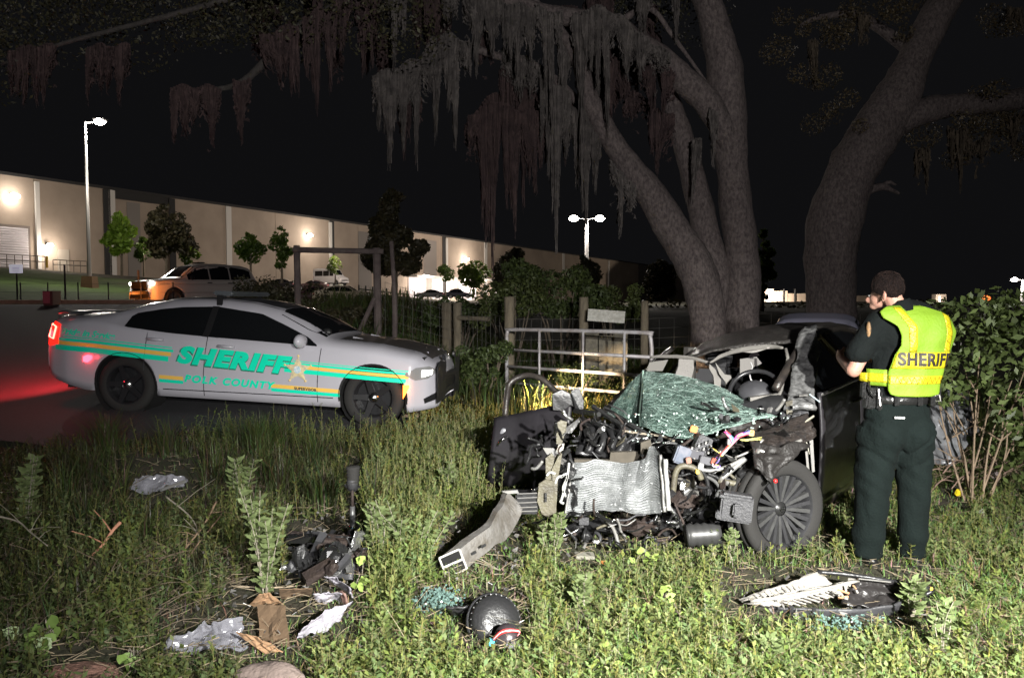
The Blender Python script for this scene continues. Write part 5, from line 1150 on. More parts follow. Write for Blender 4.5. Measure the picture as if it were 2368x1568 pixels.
# olive struts
def plate(pts, d, m, name, th=.012, crm=.006, seed=1, par=None):
    mb = MB(); P = [D(x, y, d + (z[0] if z else 0)) for x, y, *z in pts]; mb.poly(P, th, (0, 1, 0)); crum(mb, crm, 12, seed); return mb.build(name, m, par or wreck, bevel=0)
plate([(1246, 1120), (1262, 1108), (1285, 1112), (1288, 1150), (1286, 1185), (1272, 1198), (1252, 1188), (1243, 1160)], 4.9, OLV, 'radiator_support', .03)
plate([(1262, 1060), (1276, 1048), (1282, 1060), (1278, 1085), (1288, 1100), (1278, 1118), (1262, 1112)], 4.92, OLV, 'radiator_support', .02)
plate([(1276, 1085), (1296, 1046), (1300, 1050), (1290, 1110), (1288, 1160), (1282, 1180)], 4.9, OLV, 'support_edge', .01)
plate([(1288, 980), (1298, 972), (1312, 976), (1308, 1000), (1296, 1030), (1284, 1028)], 5.15, OLV, 'crumpled_rail', .03, .012)
plate([(1292, 1028), (1306, 1026), (1300, 1050), (1286, 1068), (1280, 1060)], 5.0, mat('fog_white', (.45, .43, .38), .4), 'torn_lamp_piece', .02)
plate([(1256, 1036), (1280, 1036), (1292, 1052), (1270, 1058), (1262, 1046)], 4.98, SIL, 'bent_bracket', .01)
MB().box(D(1262, 1150, 4.88), (.014, .01, .06)).build('bracket_slot', PLK, wreck)
# engine cover duct with ribs, diagonal rails
for i in range(6):
    x = 1365 + i * 23; MB().tube(catmull([D(x - 20, 970 + i * 5, 5.5), D(x + 2, 992 + i * 4, 5.3), D(x + 8, 1015 + i * 3, 5.22), D(x - 6, 1046 + i, 5.18)], 5), [.028] * 16, 8).build('duct_rib', PLK, wreck, True)
mb = MB().grid(sheetpatch([(1345, 985, 5.5), (1420, 985, 5.45), (1500, 1010, 5.35)], [(1330, 1052, 5.25), (1400, 1058, 5.2), (1490, 1050, 5.15)], .04), 16, 10); crum(mb, .02, 9); mb.build('engine_cover', PLK, wreck, True, thick=.02)
for a, b, r_ in (((1385, 948), (1492, 1022), .017), ((1398, 942), (1505, 1008), .013), ((1372, 940), (1440, 985), .02), ((1330, 950), (1385, 958), .02), ((1424, 966), (1482, 1000), .01)):
    MB().tube([D(*a, 5.6), D(*b, 5.25)], r_, 5).build('bent_rail', mat('rail_gloss', (.05, .05, .05), .25, metal=.3, coat=.5), wreck)
MB().tube(catmull([D(1440, 996, 5.3), D(1480, 1002, 5.28), D(1530, 1008, 5.25), D(1560, 1020, 5.2)], 4), .008, 5).build('cowl_edge', mat('tan_edge', (.3, .26, .2), .6), wreck)
# fuse box and connectors
rot = Matrix.Rotation(R(-20), 3, 'Y')
MB().box(D(1622, 1028, 5.0), (.10, .09, .13), Matrix.Rotation(R(25), 3, 'Y')).build('fuse_box', PLG, wreck, bevel=.006)
MB().box(D(1605, 1048, 4.96), (.12, .08, .06), Matrix.Rotation(R(15), 3, 'Y')).build('relay_box', mat('relay_grey', (.06, .06, .07), .4), wreck, bevel=.005)
MB().box(D(1576, 1052, 4.94), (.10, .07, .12), Matrix.Rotation(R(20), 3, 'Y')).build('pale_plastic_box', mat('bluegrey_plastic', (.09, .11, .15), .35, color2=(.17, .17, .20), vscale=12), wreck, bevel=.01)
MB().box(D(1634, 1064, 4.9), (.10, .06, .05), Matrix.Rotation(R(12), 3, 'Y')).build('relay_box', mat('relay_light', (.09, .09, .10), .4), wreck, bevel=.004)
MB().box(D(1604, 992, 5.12), (.05, .03, .045), Matrix.Rotation(R(15), 3, 'Y')).build('orange_connector', mat('connector_orange', (.75, .22, .05), .5), wreck, bevel=.004)
for x, y, c, s in ((1650, 1066, 'connector_red', (.3, .06, .03)), (1592, 1064, 'connector_pink', (.3, .14, .1)), (1620, 1078, 'connector_white', (.35, .35, .35)), (1688, 1022, 'connector_white', (.35, .35, .35)), (1737, 1001, 'connector_gold', (.45, .3, .12))):
    MB().box(D(x, y, 4.86), (.035, .03, .04), Matrix.Rotation(rnd.uniform(-.5, .5), 3, 'Y')).build('connector', mat(c, s, .5), wreck, bevel=.004)
for i in range(6):
    for j in range(3): MB().box(D(1600 + i * 8 + j * 3, 1036 + j * 11 - i * 3, 4.93), (.012, .015, .018), Matrix.Rotation(R(22), 3, 'Y')).build('fuse', PLK if (i + j) % 2 else SIL, wreck)
WC = [('yellow', (.85, .6, .1)), ('yellow', (.85, .6, .1)), ('pink', (.75, .2, .3)), ('red', (.5, .04, .04)), ('blue', (.08, .12, .5)), ('white', (.7, .7, .7)), ('magenta', (.5, .05, .25)), ('violet', (.2, .15, .5)), ('light_blue', (.15, .4, .6)), ('black', (.02, .02, .02)), ('pink', (.75, .2, .3)), ('white', (.7, .7, .7))]
rs = np.random.RandomState(8)
for i in range(30):
    nme, cc = WC[i % 12]; j = lambda s=5: rs.uniform(-s, s); k = rs.uniform(0, 1)
    if i % 5 == 4: P = [(1668 + j(), 1050 + j(4)), (1660 + j(), 1062 + j()), (1650 + j(), 1075 + j()), (1664 + j(9), 1080 + j())]
    elif k < .45: P = [(1668 + j(3), 1052 + j(3)), (1684 + j(4), 1036 + j(3)), (1692 + j(4), 1018 + j(4)), (1684 + j(5), 1004 + j(5)), (1678 + j(5), 998 + j(3))]
    elif k < .75: P = [(1668 + j(3), 1052 + j(3)), (1690 + j(3), 1026 + j(4)), (1712 + j(5), 1008 + j(4)), (1736 + j(5), 1000 + j(5))]
    else: P = [(1668 + j(3), 1052 + j(3)), (1655 + j(4), 1044 + j(4)), (1644 + j(3), 1034 + j(4))]
    MB().tube(catmull([D(x, y, 4.86 + rs.uniform(-.03, .03)) for x, y in P], 4), .0045, 5, False).build('wire', mat('wire_' + nme, cc, .4), wreck, True)
for i in range(6):
    P = [(1715 + i * 4, 1018), (1740 + i * 3, 1016 + i), (1758 + i * 2, 1012 + i * 2)]; MB().tube(catmull([D(x + rs.uniform(-4, 4), y + rs.uniform(-3, 3), 4.95) for x, y in P], 3), .004, 4, False).build('wire', mat('wire_olive', (.4, .38, .12), .4), wreck, True)
# crumpled scuttle and fender on the driver's side
def crumple(name, A, B, m, amp=.04, sc=7, n=18, seed=1, th=.012):
    mb = MB().grid(sheetpatch(A, B, .02), n, n); crum(mb, amp, sc, seed); return mb.build(name, m, wreck, True, thick=th)
FEND = mat('fender_brown_black', (.045, .035, .03), .45, color2=(.02, .018, .018), vscale=18, bump=.8, bscale=30, coat=.2)
crumple('scuttle', [(1690, 985, 5.3), (1760, 968, 5.35), (1850, 950, 5.3)], [(1650, 1050, 5.15), (1740, 1040, 5.1), (1850, 1010, 5.05)], FEND, .045, 6, seed=2)
crumple('fender', [(1735, 1005, 5.1), (1800, 985, 5.1), (1868, 960, 5.15)], [(1745, 1040, 4.85), (1815, 1045, 4.8), (1885, 1010, 5.0)], FEND, .03, 7, seed=5)
crumple('wheel_liner', [(1735, 1022, 4.85), (1785, 1030, 4.75), (1872, 1022, 4.85)], [(1748, 1085, 4.72), (1775, 1112, 4.68), (1800, 1085, 4.72)], mat('liner_black', (.02, .018, .017), .5, bump=.4), .022, 8, seed=6)
crumple('pillar_foot', [(1800, 930, 5.4), (1835, 915, 5.4), (1872, 925, 5.35)], [(1810, 985, 5.2), (1840, 990, 5.15), (1862, 985, 5.15)], PLG, .04, 9, seed=8)
plate([(1818, 930), (1834, 926), (1832, 962), (1820, 958)], 5.2, OLV, 'torn_flange', .01, .01)
MB().tube(catmull([D(1882, 962, 5.1), D(1862, 978, 5.08), D(1856, 1000, 5.06), D(1866, 1025, 5.04), D(1872, 1050, 5.02)], 4), [.008] * 9 + [.004] * 8, 4).build('torn_edge', mat('torn_edge_grey', (.3, .28, .22), .5), wreck)
MB().tube([D(1872, 912, 5.1), D(1896, 930, 5.05)], .005, 4).build('wiper_stub', mat('stub_blue', (.45, .55, .6), .3), wreck); MB().tube([D(1848, 915, 5.15), D(1880, 912, 5.12)], .009, 5).build('mirror_stalk', ALU, wreck)
plate([(1872, 1020), (1880, 1010), (1884, 1090), (1878, 1092)], 5.0, SIL, 'door_jamb', .01, .002); plate([(1862, 1045), (1867, 1042), (1874, 1110), (1868, 1108)], 5.02, SIL, 'door_jamb', .01, .002)
crumple('bright_bracket', [(1752, 1030, 4.8), (1768, 1034, 4.78), (1782, 1046, 4.76)], [(1745, 1050, 4.8), (1765, 1056, 4.78), (1778, 1060, 4.76)], ALU, .015, 14, 8, 3)
# suspension, arms, olive rails
for pts, r_, m, nm in (
    ([(1556, 1140), (1562, 1095), (1575, 1078), (1600, 1080), (1615, 1092), (1622, 1108)], .021, OLV, 'bent_frame_tube'),
    ([(1600, 1080), (1640, 1088), (1680, 1080), (1720, 1060)], .014, SIL, 'inner_rail'), ([(1660, 1112), (1700, 1118), (1745, 1128), (1770, 1128)], .02, OLV, 'suspension_link'),
    ([(1665, 1110), (1700, 1080), (1724, 1060)], .018, SIL, 'inner_rail'), ([(1636, 1095), (1660, 1105), (1674, 1125), (1666, 1150), (1650, 1160)], .013, PLK, 'hose'), ([(1630, 1100), (1652, 1112), (1664, 1130), (1656, 1148)], .012, mat('hose_grey', (.09, .09, .09), .35), 'hose'),
    ([(1622, 1085), (1635, 1110), (1638, 1140), (1630, 1160)], .014, PLK, 'hose'), ([(1700, 1058), (1740, 1040), (1765, 1016)], .008, SIL, 'bent_seam')):
    MB().tube(catmull([D(x, y, 4.88) for x, y in pts], 5), r_, 8).build(nm, m, wreck, True)
MB().box(D(1612, 1090, 4.84), (.02, .02, .025)).build('yellow_clip', mat('clip_yellow', (.85, .6, .08), .5), wreck)
MB().ball(D(1793, 1112, 4.55), .014).build('red_cap', mat('cap_red', (.7, .03, .03), .4), wreck, True)
# gearbox lumps
rs = np.random.RandomState(77)
for (x, y, w, h, m) in ((1575, 1150, .16, .12, RUST), (1600, 1180, .14, .12, PLK), (1560, 1185, .12, .10, PLK), (1630, 1165, .10, .14, PLK), (1590, 1130, .10, .08, SIL), (1645, 1135, .08, .10, PLG), (1470, 1215, .3, .06, RUST), (1400, 1215, .24, .06, PLK), (1340, 1225, .16, .07, PLK), (1540, 1215, .16, .08, PLK), (1325, 1150, .06, .2, PLK), (1310, 1090, .1, .1, PLK), (1300, 1130, .08, .14, PLK)):
    mb = MB(); mb.ball((0, 0, 0), 1, 12, 9); p = D(x, y, 5.05); mb.v = [(p.x + a * w * .6, p.y + b * .12, p.z + c * h * .6) for a, b, c in mb.v]; crum(mb, .05, 11, rs.uniform(0, 9)); mb.build('mechanical_lump', m, wreck, False)
SHINY = mat('bare_alloy_bright', (.8, .8, .8), .25, metal=.9, bump=.5, bscale=40)
kinds = [(PLK, 5), (mat('black_gloss', (.012, .012, .012), .12, coat=.6), 5), (SIL, 1.6), (RUST, 2), (PLG, 2), (SHINY, 1.6), (OLV, 1)]
pw = np.array([k[1] for k in kinds]); pw = pw / pw.sum()
def zone(n, x0, x1, y0, y1, d0, d1, size, seed, tubes=.5):
    rs = np.random.RandomState(seed)
    for i in range(n):
        x, y, d = rs.uniform(x0, x1), rs.uniform(y0, y1), rs.uniform(d0, d1); m = kinds[rs.choice(len(kinds), p=pw)][0]; p = D(x, y, d); s = size * rs.uniform(.5, 1.5)
        if rs.uniform() < tubes:
            q = [p]; dr = Vector((rs.normal(), rs.normal() * .4, rs.normal() * .6)).normalized()
            for _ in range(3): dr = (dr + Vector((rs.normal(), rs.normal() * .5, rs.normal())) * .5).normalized(); q.append(q[-1] + dr * s * .5)
            nm = 'hose' if m in (PLK, kinds[1][0]) else 'bent_pipe'; MB().tube(catmull(q, 3), rs.uniform(.004, .013), 6).build(nm, m, wreck, True)
        elif rs.uniform() < .55:
            k = rs.randint(4, 7); th = np.sort(rs.uniform(0, 6.28, k)); a = Vector((rs.normal(), rs.normal() * .5, rs.normal())).normalized(); b = a.orthogonal().normalized(); c_ = a.cross(b)
            mb = MB().poly([p + b * math.cos(t) * s * rs.uniform(.3, .6) + c_ * math.sin(t) * s * rs.uniform(.2, .5) for t in th], .006, a); crum(mb, .012, 14, i); mb.build('torn_plate', m, wreck)
        else:
            mb = MB().box(p, (s * rs.uniform(.2, .6), s * rs.uniform(.2, .5), s * rs.uniform(.15, .5)), Matrix.Rotation(rs.uniform(0, 3), 3, (rs.normal(), rs.normal(), 1))); mb.build('component', m, wreck, bevel=.004)
zone(50, 1310, 1500, 955, 1060, 5.1, 5.5, .12, 1); zone(34, 1245, 1330, 1000, 1240, 4.9, 5.2, .09, 2); zone(80, 1530, 1690, 1085, 1220, 4.82, 5.1, .075, 3)
zone(40, 1500, 1640, 1000, 1100, 4.98, 5.3, .09, 4); zone(80, 1300, 1650, 1185, 1262, 4.75, 5.15, .10, 5); zone(50, 1650, 1860, 940, 1050, 4.9, 5.25, .08, 6, .25); zone(14, 1660, 1760, 1060, 1130, 4.75, 5.0, .09, 7)
zone(12, 1400, 1500, 1225, 1300, 4.6, 4.9, .10, 8, .6)
# white coolant pipes left of the radiator
for pts in ([(1296, 1104), (1308, 1096), (1312, 1104), (1302, 1128), (1308, 1148)], [(1284, 1118), (1290, 1104), (1302, 1100)], [(1264, 1100), (1272, 1092), (1284, 1096)], [(1316, 1070), (1312, 1100), (1300, 1150), (1296, 1160), (1304, 1164)]):
    MB().tube(catmull([D(x, y, 4.9) for x, y in pts], 4), .009, 6).build('coolant_pipe', mat('pipe_white', (.45, .45, .43), .35), wreck, True)
# dark void behind everything so the bay reads solid
MB().box(W(0, .30, .36), (1.35, .4, .40), Matrix.Rotation(-R(38), 3, 'Z')).build('bulkhead', UNDER, wreck)
MB().box(W(-.05, .15, .32), (.9, .4, .26), Matrix.Rotation(-R(38), 3, 'Z')).build('engine_block', RUST, wreck, bevel=.03)
# grey battery-tray box and round filter in front of the wheel
rot = Matrix.Rotation(R(6), 3, 'Y') @ Matrix.Rotation(R(-12), 3, 'Z'); bxo = MB().box(D(1702, 1172, 4.5), (.19, .10, .17), rot).build('plastic_resonator', PLG, wreck, bevel=.012)
MB().box(D(1702, 1148, 4.49), (.20, .11, .015), rot).build('lid_rim', PLG, bxo, bevel=.003); MB().box(D(1704, 1180, 4.42), (.05, .04, .08), rot).build('cup', PLG, bxo, bevel=.01); MB().box(D(1664, 1190, 4.5), (.05, .05, .05), rot).build('side_lug', PLG, bxo, bevel=.008)
Mx = Matrix.Translation(D(1588, 1238, 4.72)) @ Matrix.Rotation(R(86), 4, 'Y'); prof = [(0, -.005), (.075, 0)]
for i in range(9): prof += [(.078 if i % 2 else .066, .005 + i * .023)]
prof += [(.07, .21), (0, .21)]
MB().lathe(prof, Mx, 22).build('air_filter_drum', mat('drum_black', (.035, .035, .035), .4), wreck, True)
# ---- front wheel
def big_wheel():
    n_ = Vector((.40, -.915, .03)).normalized(); c = Vector((1.765, 4.92, .27)); Mx = Matrix.Translation(c) @ n_.to_track_quat('Z', 'Y').to_matrix().to_4x4()
    r, w = .335, .235; t = MB(); t.lathe([(.232, .085), (.25, .10), (.30, .108), (.325, .10), (r, .08), (r, .05), (r - .008, .045), (r - .008, .035), (r, .03), (r, -.02), (r - .008, -.025), (r - .008, -.04), (r, -.045), (r - .004, -.09), (.30, -.12), (.23, -.11)], Mx, 56)
    for i in range(44):
        th = 2 * math.pi * i / 44; q = Mx @ Vector(((r - .002) * math.cos(th), (r - .002) * math.sin(th), -.085)); t.box(q, (.02, .05, .012), (Mx.to_3x3() @ Matrix.Rotation(th, 3, 'Z')))
    wo = t.build('front_wheel', RUB, wreck, True)
    RM = mat('rim_gunmetal', (.07, .07, .075), .4, metal=.5, var=.2, vscale=30, bump=.1); RML = mat('rim_machined', (.11, .11, .11), .35, metal=.4, var=.3, vscale=20)
    b = MB(); b.lathe([(.238, .098), (.232, .088), (.225, .06), (.218, -.08)], Mx, 48); b.build('rim', RM, wo, True)
    MB().lathe([(.228, .015), (.10, -.03), (0, -.03)], Mx, 32).build('brake_disc', mat('brake_dark', (.012, .012, .012), .6), wo, True)
    for i in range(24):
        pair = i // 2; side = -1 if i % 2 == 0 else 1; th = 2 * math.pi * pair / 12 + side * .048; th2 = 2 * math.pi * pair / 12 + side * .135
        def q(rad, a, off, h): return Mx @ Vector((rad * math.cos(a) - off * math.sin(a), rad * math.sin(a) + off * math.cos(a), h))
        a, e_ = .013, .017; v = [q(.048, th, -a, .052), q(.228, th2, -e_, .086), q(.228, th2, e_ * .6, .086), q(.048, th, a * .6, .052), q(.048, th, -a, .025), q(.228, th2, -e_, .05), q(.228, th2, e_ * .6, .05), q(.048, th, a * .6, .025)]
        MB().add(v, [(0, 1, 2, 3), (0, 4, 5, 1), (3, 2, 6, 7)]).build('spoke', RM if i % 2 else RML, wo)
    MB().lathe([(0, .066), (.026, .064), (.034, .055), (.05, .05), (.056, .02)], Mx, 24).build('hub', mat('hub_black', (.02, .02, .02), .3), wo, True)
    MB().tube([Mx @ Vector((.017 * math.cos(t_), .017 * math.sin(t_), .069)) for t_ in np.linspace(0, 6.283, 16)], .0022, 4, False).build('cap_ring', CHROME, wo); MB().box(Mx @ Vector((0, 0, .069)), (.042, .006, .003), Mx.to_3x3() @ Matrix.Rotation(R(0), 3, 'Z')).build('cap_bar', CHROME, wo)
big_wheel()
t, r_ = MB(), MB()
wheel_mesh(t, r_, W(.76, 2.95, .32), .33, .22, 1, Matrix.Translation(Vector((0, 0, 0))) @ (WLT.to_track_quat('Z', 'Y').to_matrix().to_4x4())); wr = t.build('rear_wheel', RUB, wreck, True); r_.build('rim', PLG, wr)
t, r_ = MB(), MB(); wheel_mesh(t, r_, W(-.76, 2.95, .34), .33, .22, 1, Matrix.Translation(Vector((0, 0, 0))) @ ((-WLT).to_track_quat('Z', 'Y').to_matrix().to_4x4())); wr = t.build('rear_wheel', RUB, wreck, True); r_.build('rim', PLG, wr)
# slumped tyre piece behind the resonator (inner sidewall touching the grass)
o = MB().lathe([(.19, 0), (.25, .02), (.27, .07), (.27, .13)], Matrix.Translation(D(1712, 1225, 4.9)) @ Matrix.Rotation(R(98), 4, 'X') @ Matrix.Rotation(R(20), 4, 'Y'), 20, R(185), R(330)).build('inner_liner', RUST, wreck, True)
# ------------------------------------------------------------- the officer
def officer():
    base = Vector((2.445, 4.62, gz(2.445, 4.62))); k = 1.0; X0 = 530
    def Q(px, py, y=0):
        g = max(0, y - .04) / 4.62 if px < 340 else 0
        return base + Vector(((px - X0) * .001293 + g * (2.445 + (px - X0) * .001293), y, (1460 - py) * .001293))
    o = empty('person', base, 'officer in a lime safety vest and dark green trousers, standing with back turned', 'person')
    SKIN = mat('skin', (.46, .27, .20), .55, color2=(.40, .20, .15), vscale=14, bump=.1)
    def cap(mb, a, b, ra, rb, n=10, s=6):
        P = [a.lerp(b, i / s) for i in range(s + 1)]; mb.tube(P, [ra + (rb - ra) * i / s for i in range(s + 1)], n); mb.ball(a, ra, n, 6); mb.ball(b, rb, n, 6)
    # one continuous body
    b = MB(); hc = Q(452, 128, .02)
    b.ball(hc + Vector((-.004, .0, .01)), (.080, .095, .088), 20, 14); b.ball(hc + Vector((-.030, .055, -.055)), (.050, .055, .062), 16, 10)
    b.ball(hc + Vector((-.080, .095, -.066)), (.013, .018, .02), 8, 6)     # nose
    b.ball(hc + Vector((-.046, .08, -.105)), (.028, .032, .022), 8, 6)    # chin
    cap(b, Q(462, 165, -.01), Q(500, 240, -.01), .056, .056)
    cap(b, Q(520, 350, 0), Q(520, 560, .02), .11, .13); b.ball(Q(545, 340, .01), (.16, .08, .15)); b.ball(Q(515, 680, .0), (.17, .11, .14))
    for (h, kn, an, to) in (((420, 850), (385, 1130), (372, 1400), (395, 1440)), ((580, 850), (590, 1130), (598, 1400), (604, 1440))):
        cap(b, Q(*h, 0), Q(*kn, .0), .085, .058); cap(b, Q(*kn, 0), Q(*an, .03), .056, .04)
    # arms: left one bent in front, right one forward too
    sl, el, wr_ = Q(400, 300, .0), Q(300, 520, .03), Q(243, 480, .28)
    cap(b, sl, el, .050, .045); cap(b, el, wr_, .046, .029)
    sr, er, wr2 = Q(695, 310, .0), Q(690, 520, .06), Q(560, 500, .34); cap(b, sr, er, .056, .044); cap(b, er, wr2, .044, .03)
    for w_, dx in ((wr_, 1), (wr2, -1)):
        pc = w_ + Vector((dx * .012, .05, .018)); b.ball(pc, (.022, .045, .038), 10, 8)
        for i, l in enumerate((.062, .07, .066, .052)):
            z = .03 - i * .019; a = pc + Vector((0, .035, z)); m = a + Vector((dx * .014, l * .5, .004)); e = m + Vector((dx * .03, l * .25, -.006)); b.tube([a - Vector((0, .02, 0)), a, m, e], [.0095, .0095, .009, .0075], 8); b.ball(e, .0075, 6, 4)
        a = pc + Vector((dx * .012, -.01, .03)); b.tube([a, a + Vector((dx * .02, .02, .022)), a + Vector((dx * .034, .045, .018))], [.012, .011, .009], 8)
    me = remesh(b, .0085, 3); body = link('body', me, SKIN, o, True)
    e = MB(); ec = hc + Vector((.038 - .06, -.01, -.012))
    ear = hc + Vector((-.03, .0, -.022)); ear = Q(410, 160, -.05)
    e.ball(ear, (.010, .018, .030), 10, 8); e.tube([ear + Vector((-.004, .016 * math.cos(t), .030 * math.sin(t))) for t in np.linspace(-1.6, 2.4, 10)], .005, 6); e.build('ear', SKIN, o, True)
    for yy in (0,):
        MB().ball(hc + Vector((-.070, .085, -.04)), (.008, .010, .007)).build('eye', mat('eye_white', (.7, .68, .65), .3), o, True)
    # hair: shell over the skull with clipped sides
    hb = MB(); rs = np.random.RandomState(3)
    def hf(u, v):
        th = 2 * math.pi * u; ph = math.pi * .66 * v; d = Vector((math.sin(ph) * math.cos(th), math.sin(ph) * math.sin(th), math.cos(ph)))
        low = .70
        front = max(0, d.y); d = Matrix.Rotation(R(8), 3, 'Y') @ Matrix.Rotation(R(14), 3, 'X') @ d; p = hc + Vector((-.002, -.004, .014)) + Vector((d.x * .089, d.y * .104, d.z * .098))
        p += d * .006 * fn(tuple(p), 60); return p
    hb.grid(hf, 40, 22); hair = hb.build('hair', mat('hair_dark_brown', (.014, .008, .007), .8, spec=.15, color2=(.006, .004, .004), vscale=60, bump=1, bscale=220, stretch=(1, 1, .4)), o, True)
    st = MB()
    for i in range(900):
        u, v = rs.uniform(), rs.uniform(.05, 1); p = hf(u, v); q = hf((u + .012 * rs.normal()), min(1.06, v + rs.uniform(.03, .08))); n_ = (p - hc).normalized(); st.tube([p, (p + q) / 2 + n_ * .004, q + n_ * .003], [.0012, .001, .0004], 3, False)
    s = st.build('hair_strands', mat('hair_strand', (.02, .012, .010), .8, spec=.15), hair); s['kind'] = 'stuff'
    # shirt
    SH = mat('shirt_dark_green', (.0035, .0055, .0055), .9, spec=.2, bump=.5, bscale=30, var=.3, vscale=5)
    s = MB(); s.ball(Q(548, 330, .01), (.235, .125, .20), 20, 14); s.ball(Q(530, 520, .01), (.195, .12, .24), 20, 14); cap(s, Q(405, 285, .0), Q(320, 430, .02), .078, .080, 14); cap(s, Q(695, 300, .0), Q(690, 450, .04), .076, .074, 14)
    s.ball(Q(505, 225, -.005), (.085, .075, .05)); s.ball(Q(515, 610, .01), (.185, .12, .10), 16, 10)
    link('shirt', remesh(s, .012, 5), SH, o, True)
    MB().lathe([(.095, -.02), (.078, .02), (.066, .045), (.062, .05)], Matrix.Translation(Q(500, 215, -.008)) @ Matrix.Rotation(R(-12), 4, 'Y') @ Matrix.Scale(1.05, 4, (0, 1, 0)), 20).build('collar', SH, o, True)
    # trousers
    TR = mat('trouser_green', (.0035, .0075, .0068), .9, color2=(.002, .005, .0045), vscale=4, bump=.4, bscale=80, spec=.2)
    t = MB(); t.ball(Q(505, 740, 0), (.205, .135, .16), 20, 14); t.ball(Q(430, 820, -.03), (.135, .13, .14), 16, 12); t.ball(Q(580, 820, -.025), (.125, .125, .14), 16, 12)
    for hip, kn, an, rr in (((412, 850), (392, 1120), (378, 1425), (.128, .098, .088)), ((592, 850), (592, 1120), (600, 1425), (.118, .092, .082))):
        t.tube(catmull([Q(hip[0], hip[1] - 60, 0), Q(*hip, 0), Q((hip[0] + kn[0]) / 2, 990, 0), Q(*kn, -.005), Q((kn[0] + an[0]) / 2, 1280, .0), Q(*an, .02)], 4), [rr[0]] * 5 + list(np.linspace(rr[0], rr[1], 8)) + list(np.linspace(rr[1], rr[2], 8)), 18)
    t.ball(Q(508, 670, 0), (.178, .12, .09), 16, 10)
    me = remesh(t, .012, 6)
    for v in me.vertices:
        c = v.co; f1 = math.sin(c.z * 55 + c.x * 38 + 3 * noise.noise(c * 4)) * .003 * (sm(1.0, .5, abs(c.z - .72) * 2.2)); f2 = noise.noise(Vector((c.x * 9, c.y * 9, c.z * 5))) * .010 + noise.noise(Vector((c.x * 24, c.y * 24, c.z * 9 + c.x * 20))) * .005
        fold = -.016 * math.exp(-((c.z - (.70 + .9 * abs(c.x - base.x - .0))) / .012) ** 2) - .012 * math.exp(-((c.z - (.60 + .55 * abs(c.x - base.x + .02))) / .014) ** 2)
        r_ = Vector((c.x - (base.x - .17 if c.x < base.x - .05 else base.x + .07), c.y - base.y, 0)); r_ = r_.normalized() if r_.length > 1e-4 else r_
        bag = .006 * math.sin(c.z * 42) * sm(.35, .1, c.z)
        v.co = c + r_ * (f1 + f2 + fold + bag)
    tr = link('trousers', me, TR, o, True)
    MB().box(Q(458, 731, -.145), (.062, .008, .012), Matrix.Rotation(R(2), 3, 'Y')).build('pocket_card', mat('card_white', (.5, .5, .5), .5), tr)
    # belt and gear
    bl = MB().lathe([(.186, -.024), (.192, -.02), (.192, .02), (.186, .024)], Matrix.Translation(Q(508, 655, .0)) @ Matrix.Scale(.66, 4, (0, 1, 0)), 30); BLK = mat('leather_black', (.012, .012, .012), .28, bump=.2)
    belt = bl.build('duty_belt', BLK, o, True)
    g = MB(); g.box(Q(362, 650, -.03), (.07, .07, .13), Matrix.Rotation(R(6), 3, 'Y')); g.build('holster_pouch', BLK, belt, bevel=.01)
    MB().box(Q(385, 655, -.085), (.03, .03, .12)).build('magazine_pouch', BLK, belt, bevel=.008); MB().tube([Q(378, 600, -.09), Q(384, 680, -.10)], .006, 5).build('torch', ALU, belt); MB().box(Q(340, 610, -.02), (.05, .05, .10)).build('radio', BLK, belt, bevel=.008)
    MB().tube(catmull([Q(348, 570, -.05), Q(336, 590, -.08), Q(342, 620, -.1), Q(360, 640, -.1)], 4), .006, 5).build('radio_cord', BLK, belt, True)
    MB().box(Q(668, 615, -.02), (.07, .08, .11)).build('holster', BLK, belt, bevel=.015); MB().tube([Q(655, 628, -.07), Q(657, 662, -.07), Q(682, 660, -.07), Q(680, 632, -.06), Q(655, 628, -.07)], .005, 5).build('clip', SIL, belt)
    for x in (450, 560, 620): MB().box(Q(x, 653, -.13), (.03, .012, .06)).build('belt_keeper', BLK, belt, bevel=.003)
    # patch on the sleeve
    c_ = Q(338, 322, -.05); MB().ball(c_, (.014, .02, .052), 10, 8).build('shoulder_patch', mat('patch_gold', (.30, .17, .07), .7, color2=(.03, .03, .03), vscale=45), o, True)
    # shoes
    for x, y in ((392, 1442), (606, 1448)):
        s = MB(); s.ball(Q(x - 4, y, .05), (.048, .12, .05), 14, 10); s.ball(Q(x - 6, y - 5, -.01), (.042, .06, .058), 12, 8); s.box(Q(x - 4, y + 14, .04), (.09, .25, .025)); link('shoe', remesh(s, .009, 3), BLK, o, True)
    # vest: back panel hugging the torso, outline from the neck to the hem
    VM = mat('vest_lime', (.165, .28, .010), .7, bump=.25, bscale=60, color2=(.14, .25, .010), vscale=5); YR = mat('vest_yellow_tape', (.46, .40, .012), .4, bump=.35, bscale=90, color2=(.38, .32, .012), vscale=30)
    ys_ = [205, 215, 235, 262, 300, 345, 390, 440, 500, 520, 560, 600, 622, 632]
    xl = [425, 405, 378, 385, 440, 460, 456, 432, 414, 410, 408, 408, 418, 450]
    xr = [560, 600, 665, 708, 728, 734, 722, 700, 682, 676, 664, 660, 652, 600]
    def back(px, py, off=0):
        c, hwid = interp(py, [200, 330, 520, 640], [515, 556, 534, 520]), interp(py, [200, 240, 320, 420, 560, 640], [175, 205, 218, 196, 176, 170])
        s_ = max(-1, min(1, (px - c) / hwid)); depth = interp(py, [190, 215, 250, 320, 440, 560, 640], [.045, .075, .115, .145, .145, .135, .145])
        wr = .004 * math.sin(px * .05 + py * .021) + .003 * math.sin(py * .07 + px * .012)
        return Q(px, py, -(depth + off + wr) * (1 - abs(s_) ** 2.6) ** .5 + .0)
